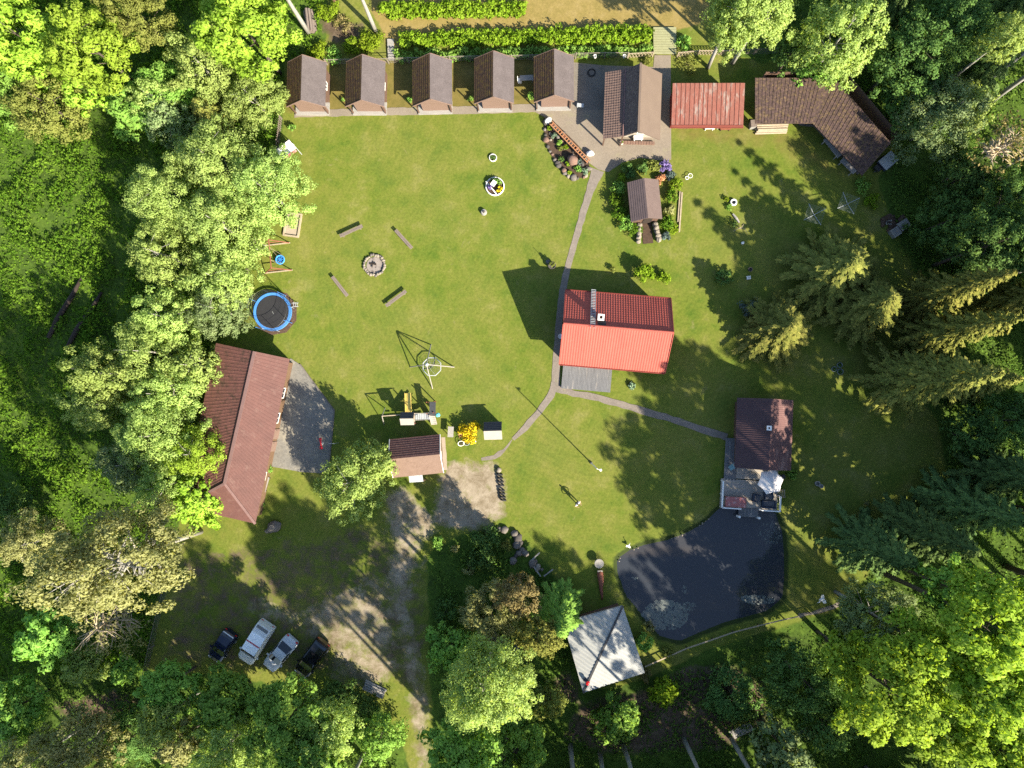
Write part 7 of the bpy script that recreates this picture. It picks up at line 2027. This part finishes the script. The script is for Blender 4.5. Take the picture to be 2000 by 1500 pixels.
# mound planting round the cellar hut
MP = [((1206,372), 1.0, 1.1, 'lf_green', 'green mound shrub at the upper left of the cellar hut'), ((1201,395), 1.05, 1.2, 'lf_under', 'bright green mound shrub left of the cellar hut, highest of the bright ones'), ((1208,418), 1.05, 1.2, 'lf_under', 'bright green mound shrub level with the cellar hut front'),
      ((1222,440), 1.0, 1.0, 'lf_green', 'mound shrub left of the cellar entrance stones'), ((1238,452), .95, .8, 'lf_under', 'lowest mound shrub left of the cellar entrance'), ((1212,350), .55, .9, 'lf_hedge', 'tiny lime mound shrub beside the garden path fork'),
      ((1225,338), 1.1, .9, 'lf_dark', 'dark mound shrub shaded by the hut at its back'), ((1255,332), 1.1, .9, 'lf_dark', 'dark mound shrub behind the hut ridge'), ((1275,326), .9, 1.0, 'lf_olive', 'olive mound shrub behind the hut right side'), ((1297,328), .8, 1.0, 'flower_violet', 'violet flowering shrub at the upper right of the mound'),
      ((1308,345), .6, .8, 'lf_bluegreen', 'grey blue tuft below the violet flowers'), ((1290,352), .7, .6, 'flower_orange', 'dry orange plant at the hut upper right corner'), ((1318,362), .9, .9, 'lf_hedge', 'lime mound shrub at the top of the pale beam'), ((1310,385), .85, .9, 'lf_under', 'green mound shrub right of the hut'),
      ((1306,412), .75, .6, 'lf_gold', 'pale dry tuft between the hut and the pale beam'), ((1302,438), .9, .9, 'lf_under', 'green mound shrub right of the cellar entrance'), ((1313,448), .7, .6, 'lf_hedge', 'low lime shrub at the lower end of the pale beam'), ((1300,462), .6, .5, 'lf_bluegreen', 'bluish tuft at the lowest right of the mound')]
for i, (px, r, h, mt, lab) in enumerate(MP):
    shrub('mound_shrub', lab, 'shrub', px, r, h, mt, 620, .16, 900 + i, 'planting on the cellar mound')

# berry rows
def hedge(name, label, rows, seed, mat_='lf_hedge'):
    rng = np.random.default_rng(seed); C = []; Rr = []
    for (x0, y0), (x1, y1), n, hh, jit in rows:
        for k in range(n):
            t = (k + rng.uniform(-.4, .4)) / n; p = G(x0 + (x1 - x0) * t, y0 + (y1 - y0) * t + rng.normal() * jit)
            C.append((p.x, p.y, hh * rng.uniform(.35, 1.0))); Rr.append(rng.uniform(.28, .52))
    o0 = Vector(C[0]); o0.z = 0
    me = quads_mesh(name, leaf_cloud(np.array(C) - np.array(o0), Rr, 46, .21, rng)); me.materials.append(M[mat_])
    o = bpy.data.objects.new(name, me); COL.objects.link(o); o.location = o0; tag(o, label, 'hedge')
hedge('berry_hedge', 'short leafy berry row isolated in the tan field', [((745,16),(1030,14),70,.9,3), ((745,27),(1030,25),70,1.0,3), ((760,34),(1020,33),40,.6,2)], 1)
hedge('berry_hedge', 'long leafy berry row between the tan field and the cabins', [((785,76),(1272,62),120,1.0,3), ((785,88),(1272,74),130,1.1,3), ((790,92),(1272,82),80,1.0,3)], 2)
hedge('berry_hedge', 'lower berry row close behind the cabin fence', [((775,112),(1272,98),110,.7,3), ((775,118),(1250,106),60,.5,2)], 3, 'lf_green')

# lower rockery: boulders, old boards
rnd = random.Random(21)
for i, (x, y) in enumerate([(975,1033),(985,1034),(1005,1042),(1012,1050),(1016,1060),(1010,1064),(1020,1072),(1008,1085),(1002,1094),(1014,1080),(1026,1080),(1040,1100),(1050,1108),(1058,1112),(1046,1096)]):
    b = MB(); s = rnd.uniform(.22, .5); b.rock((0, 0, s * .45), s, 400 + i); o = b.build('rockery_boulder', M[rnd.choice(['stone', 'stone_dark', 'stone_pale', 'stone'])], smooth=True); o.location = G(x, y)
    tag(o, 'grey boulder in the lower rockery by the gravel yard', 'rock', 'boulders of the lower rockery')
r_ = at('old_boards', 'crossed grey boards lying on the lower rockery', 'boards', (1058,1100), R(20))
for a, c in (((1036,1096),(1056,1124)), ((1035,1096),(1054,1078)), ((1062,1124),(1080,1110))):
    p, q = local(r_, G(*a)), local(r_, G(*c)); MB().beam((p.x, p.y, .35), (q.x, q.y, .42), .14, .05).build('board', M['wood_grey'], r_)

# ---------------------------------------------------------------- undergrowth
def undergrowth(name, polys, density, hmax, size, mat_, seed, avoid=()):
    rng = np.random.default_rng(seed); P = []
    for pl in polys:
        W = px_poly(pl); x0, x1 = max(-66, min(p.x for p in W)), min(62, max(p.x for p in W)); y0, y1 = max(-52, min(p.y for p in W)), min(56, max(p.y for p in W))
        n = int((x1 - x0) * (y1 - y0) * density)
        X = rng.uniform(x0, x1, n); Y = rng.uniform(y0, y1, n); s = poly_sd(X, Y, W)
        k = s > rng.uniform(-.2, .9, n)
        for a in avoid: k &= poly_sd(X, Y, px_poly(a)) < rng.uniform(-1.0, .5, n)
        P.append(np.stack([X[k], Y[k]], 1))
    P = np.concatenate(P)
    q = np.array([mnoise.noise(Vector((x * .35, y * .35, seed))) + .5 * mnoise.noise(Vector((x * 1.3, y * 1.3, seed + 5.0))) for x, y in P])
    keep = rng.random(len(P)) < np.clip(.62 + q * .9, .08, 1); P = P[keep]; q = q[keep]
    z = np.clip(.30 + q * 1.3, .03, 1.3) * hmax * rng.uniform(.2, 1, len(P))
    n = len(P); C = np.stack([P[:, 0], P[:, 1], z], 1)
    me = quads_mesh(name, leaf_cloud(C, np.full(n, .16), 3, size, rng, up=.9)); me.materials.append(M[mat_]); o = bpy.data.objects.new(name, me); COL.objects.link(o); tag(o, kind='stuff')
undergrowth('undergrowth', [[(-120,-80),(625,-80),(640,40),(600,112),(556,118),(550,240),(500,470),(465,620),(400,700),(375,860),(340,1060),(285,1310),(-120,1330)]], 34, 1.3, .20, 'lf_under', 1)
undergrowth('forest_weeds', [[(-120,1310),(300,1312),(420,1325),(640,1360),(720,1375),(770,1430),(795,1580),(-120,1580)],
   [(845,1090),(900,1050),(950,1040),(1070,1125),(1105,1190),(1120,1330),(1130,1380),(1260,1335),(1400,1275),(1630,1200),(1690,1130),(1760,1020),(1850,930),(1845,800),(1760,710),(1800,560),(1745,480),(1725,350),(1760,290),(1650,150),(1570,110),(1500,110),(1500,-80),(2150,-80),(2150,1620),(870,1620),(850,1400)]],
   26, .75, .17, 'lf_under_dark', 2, BARE[3:4])
print('trees', NTREE[0], 'objects', len(bpy.data.objects))
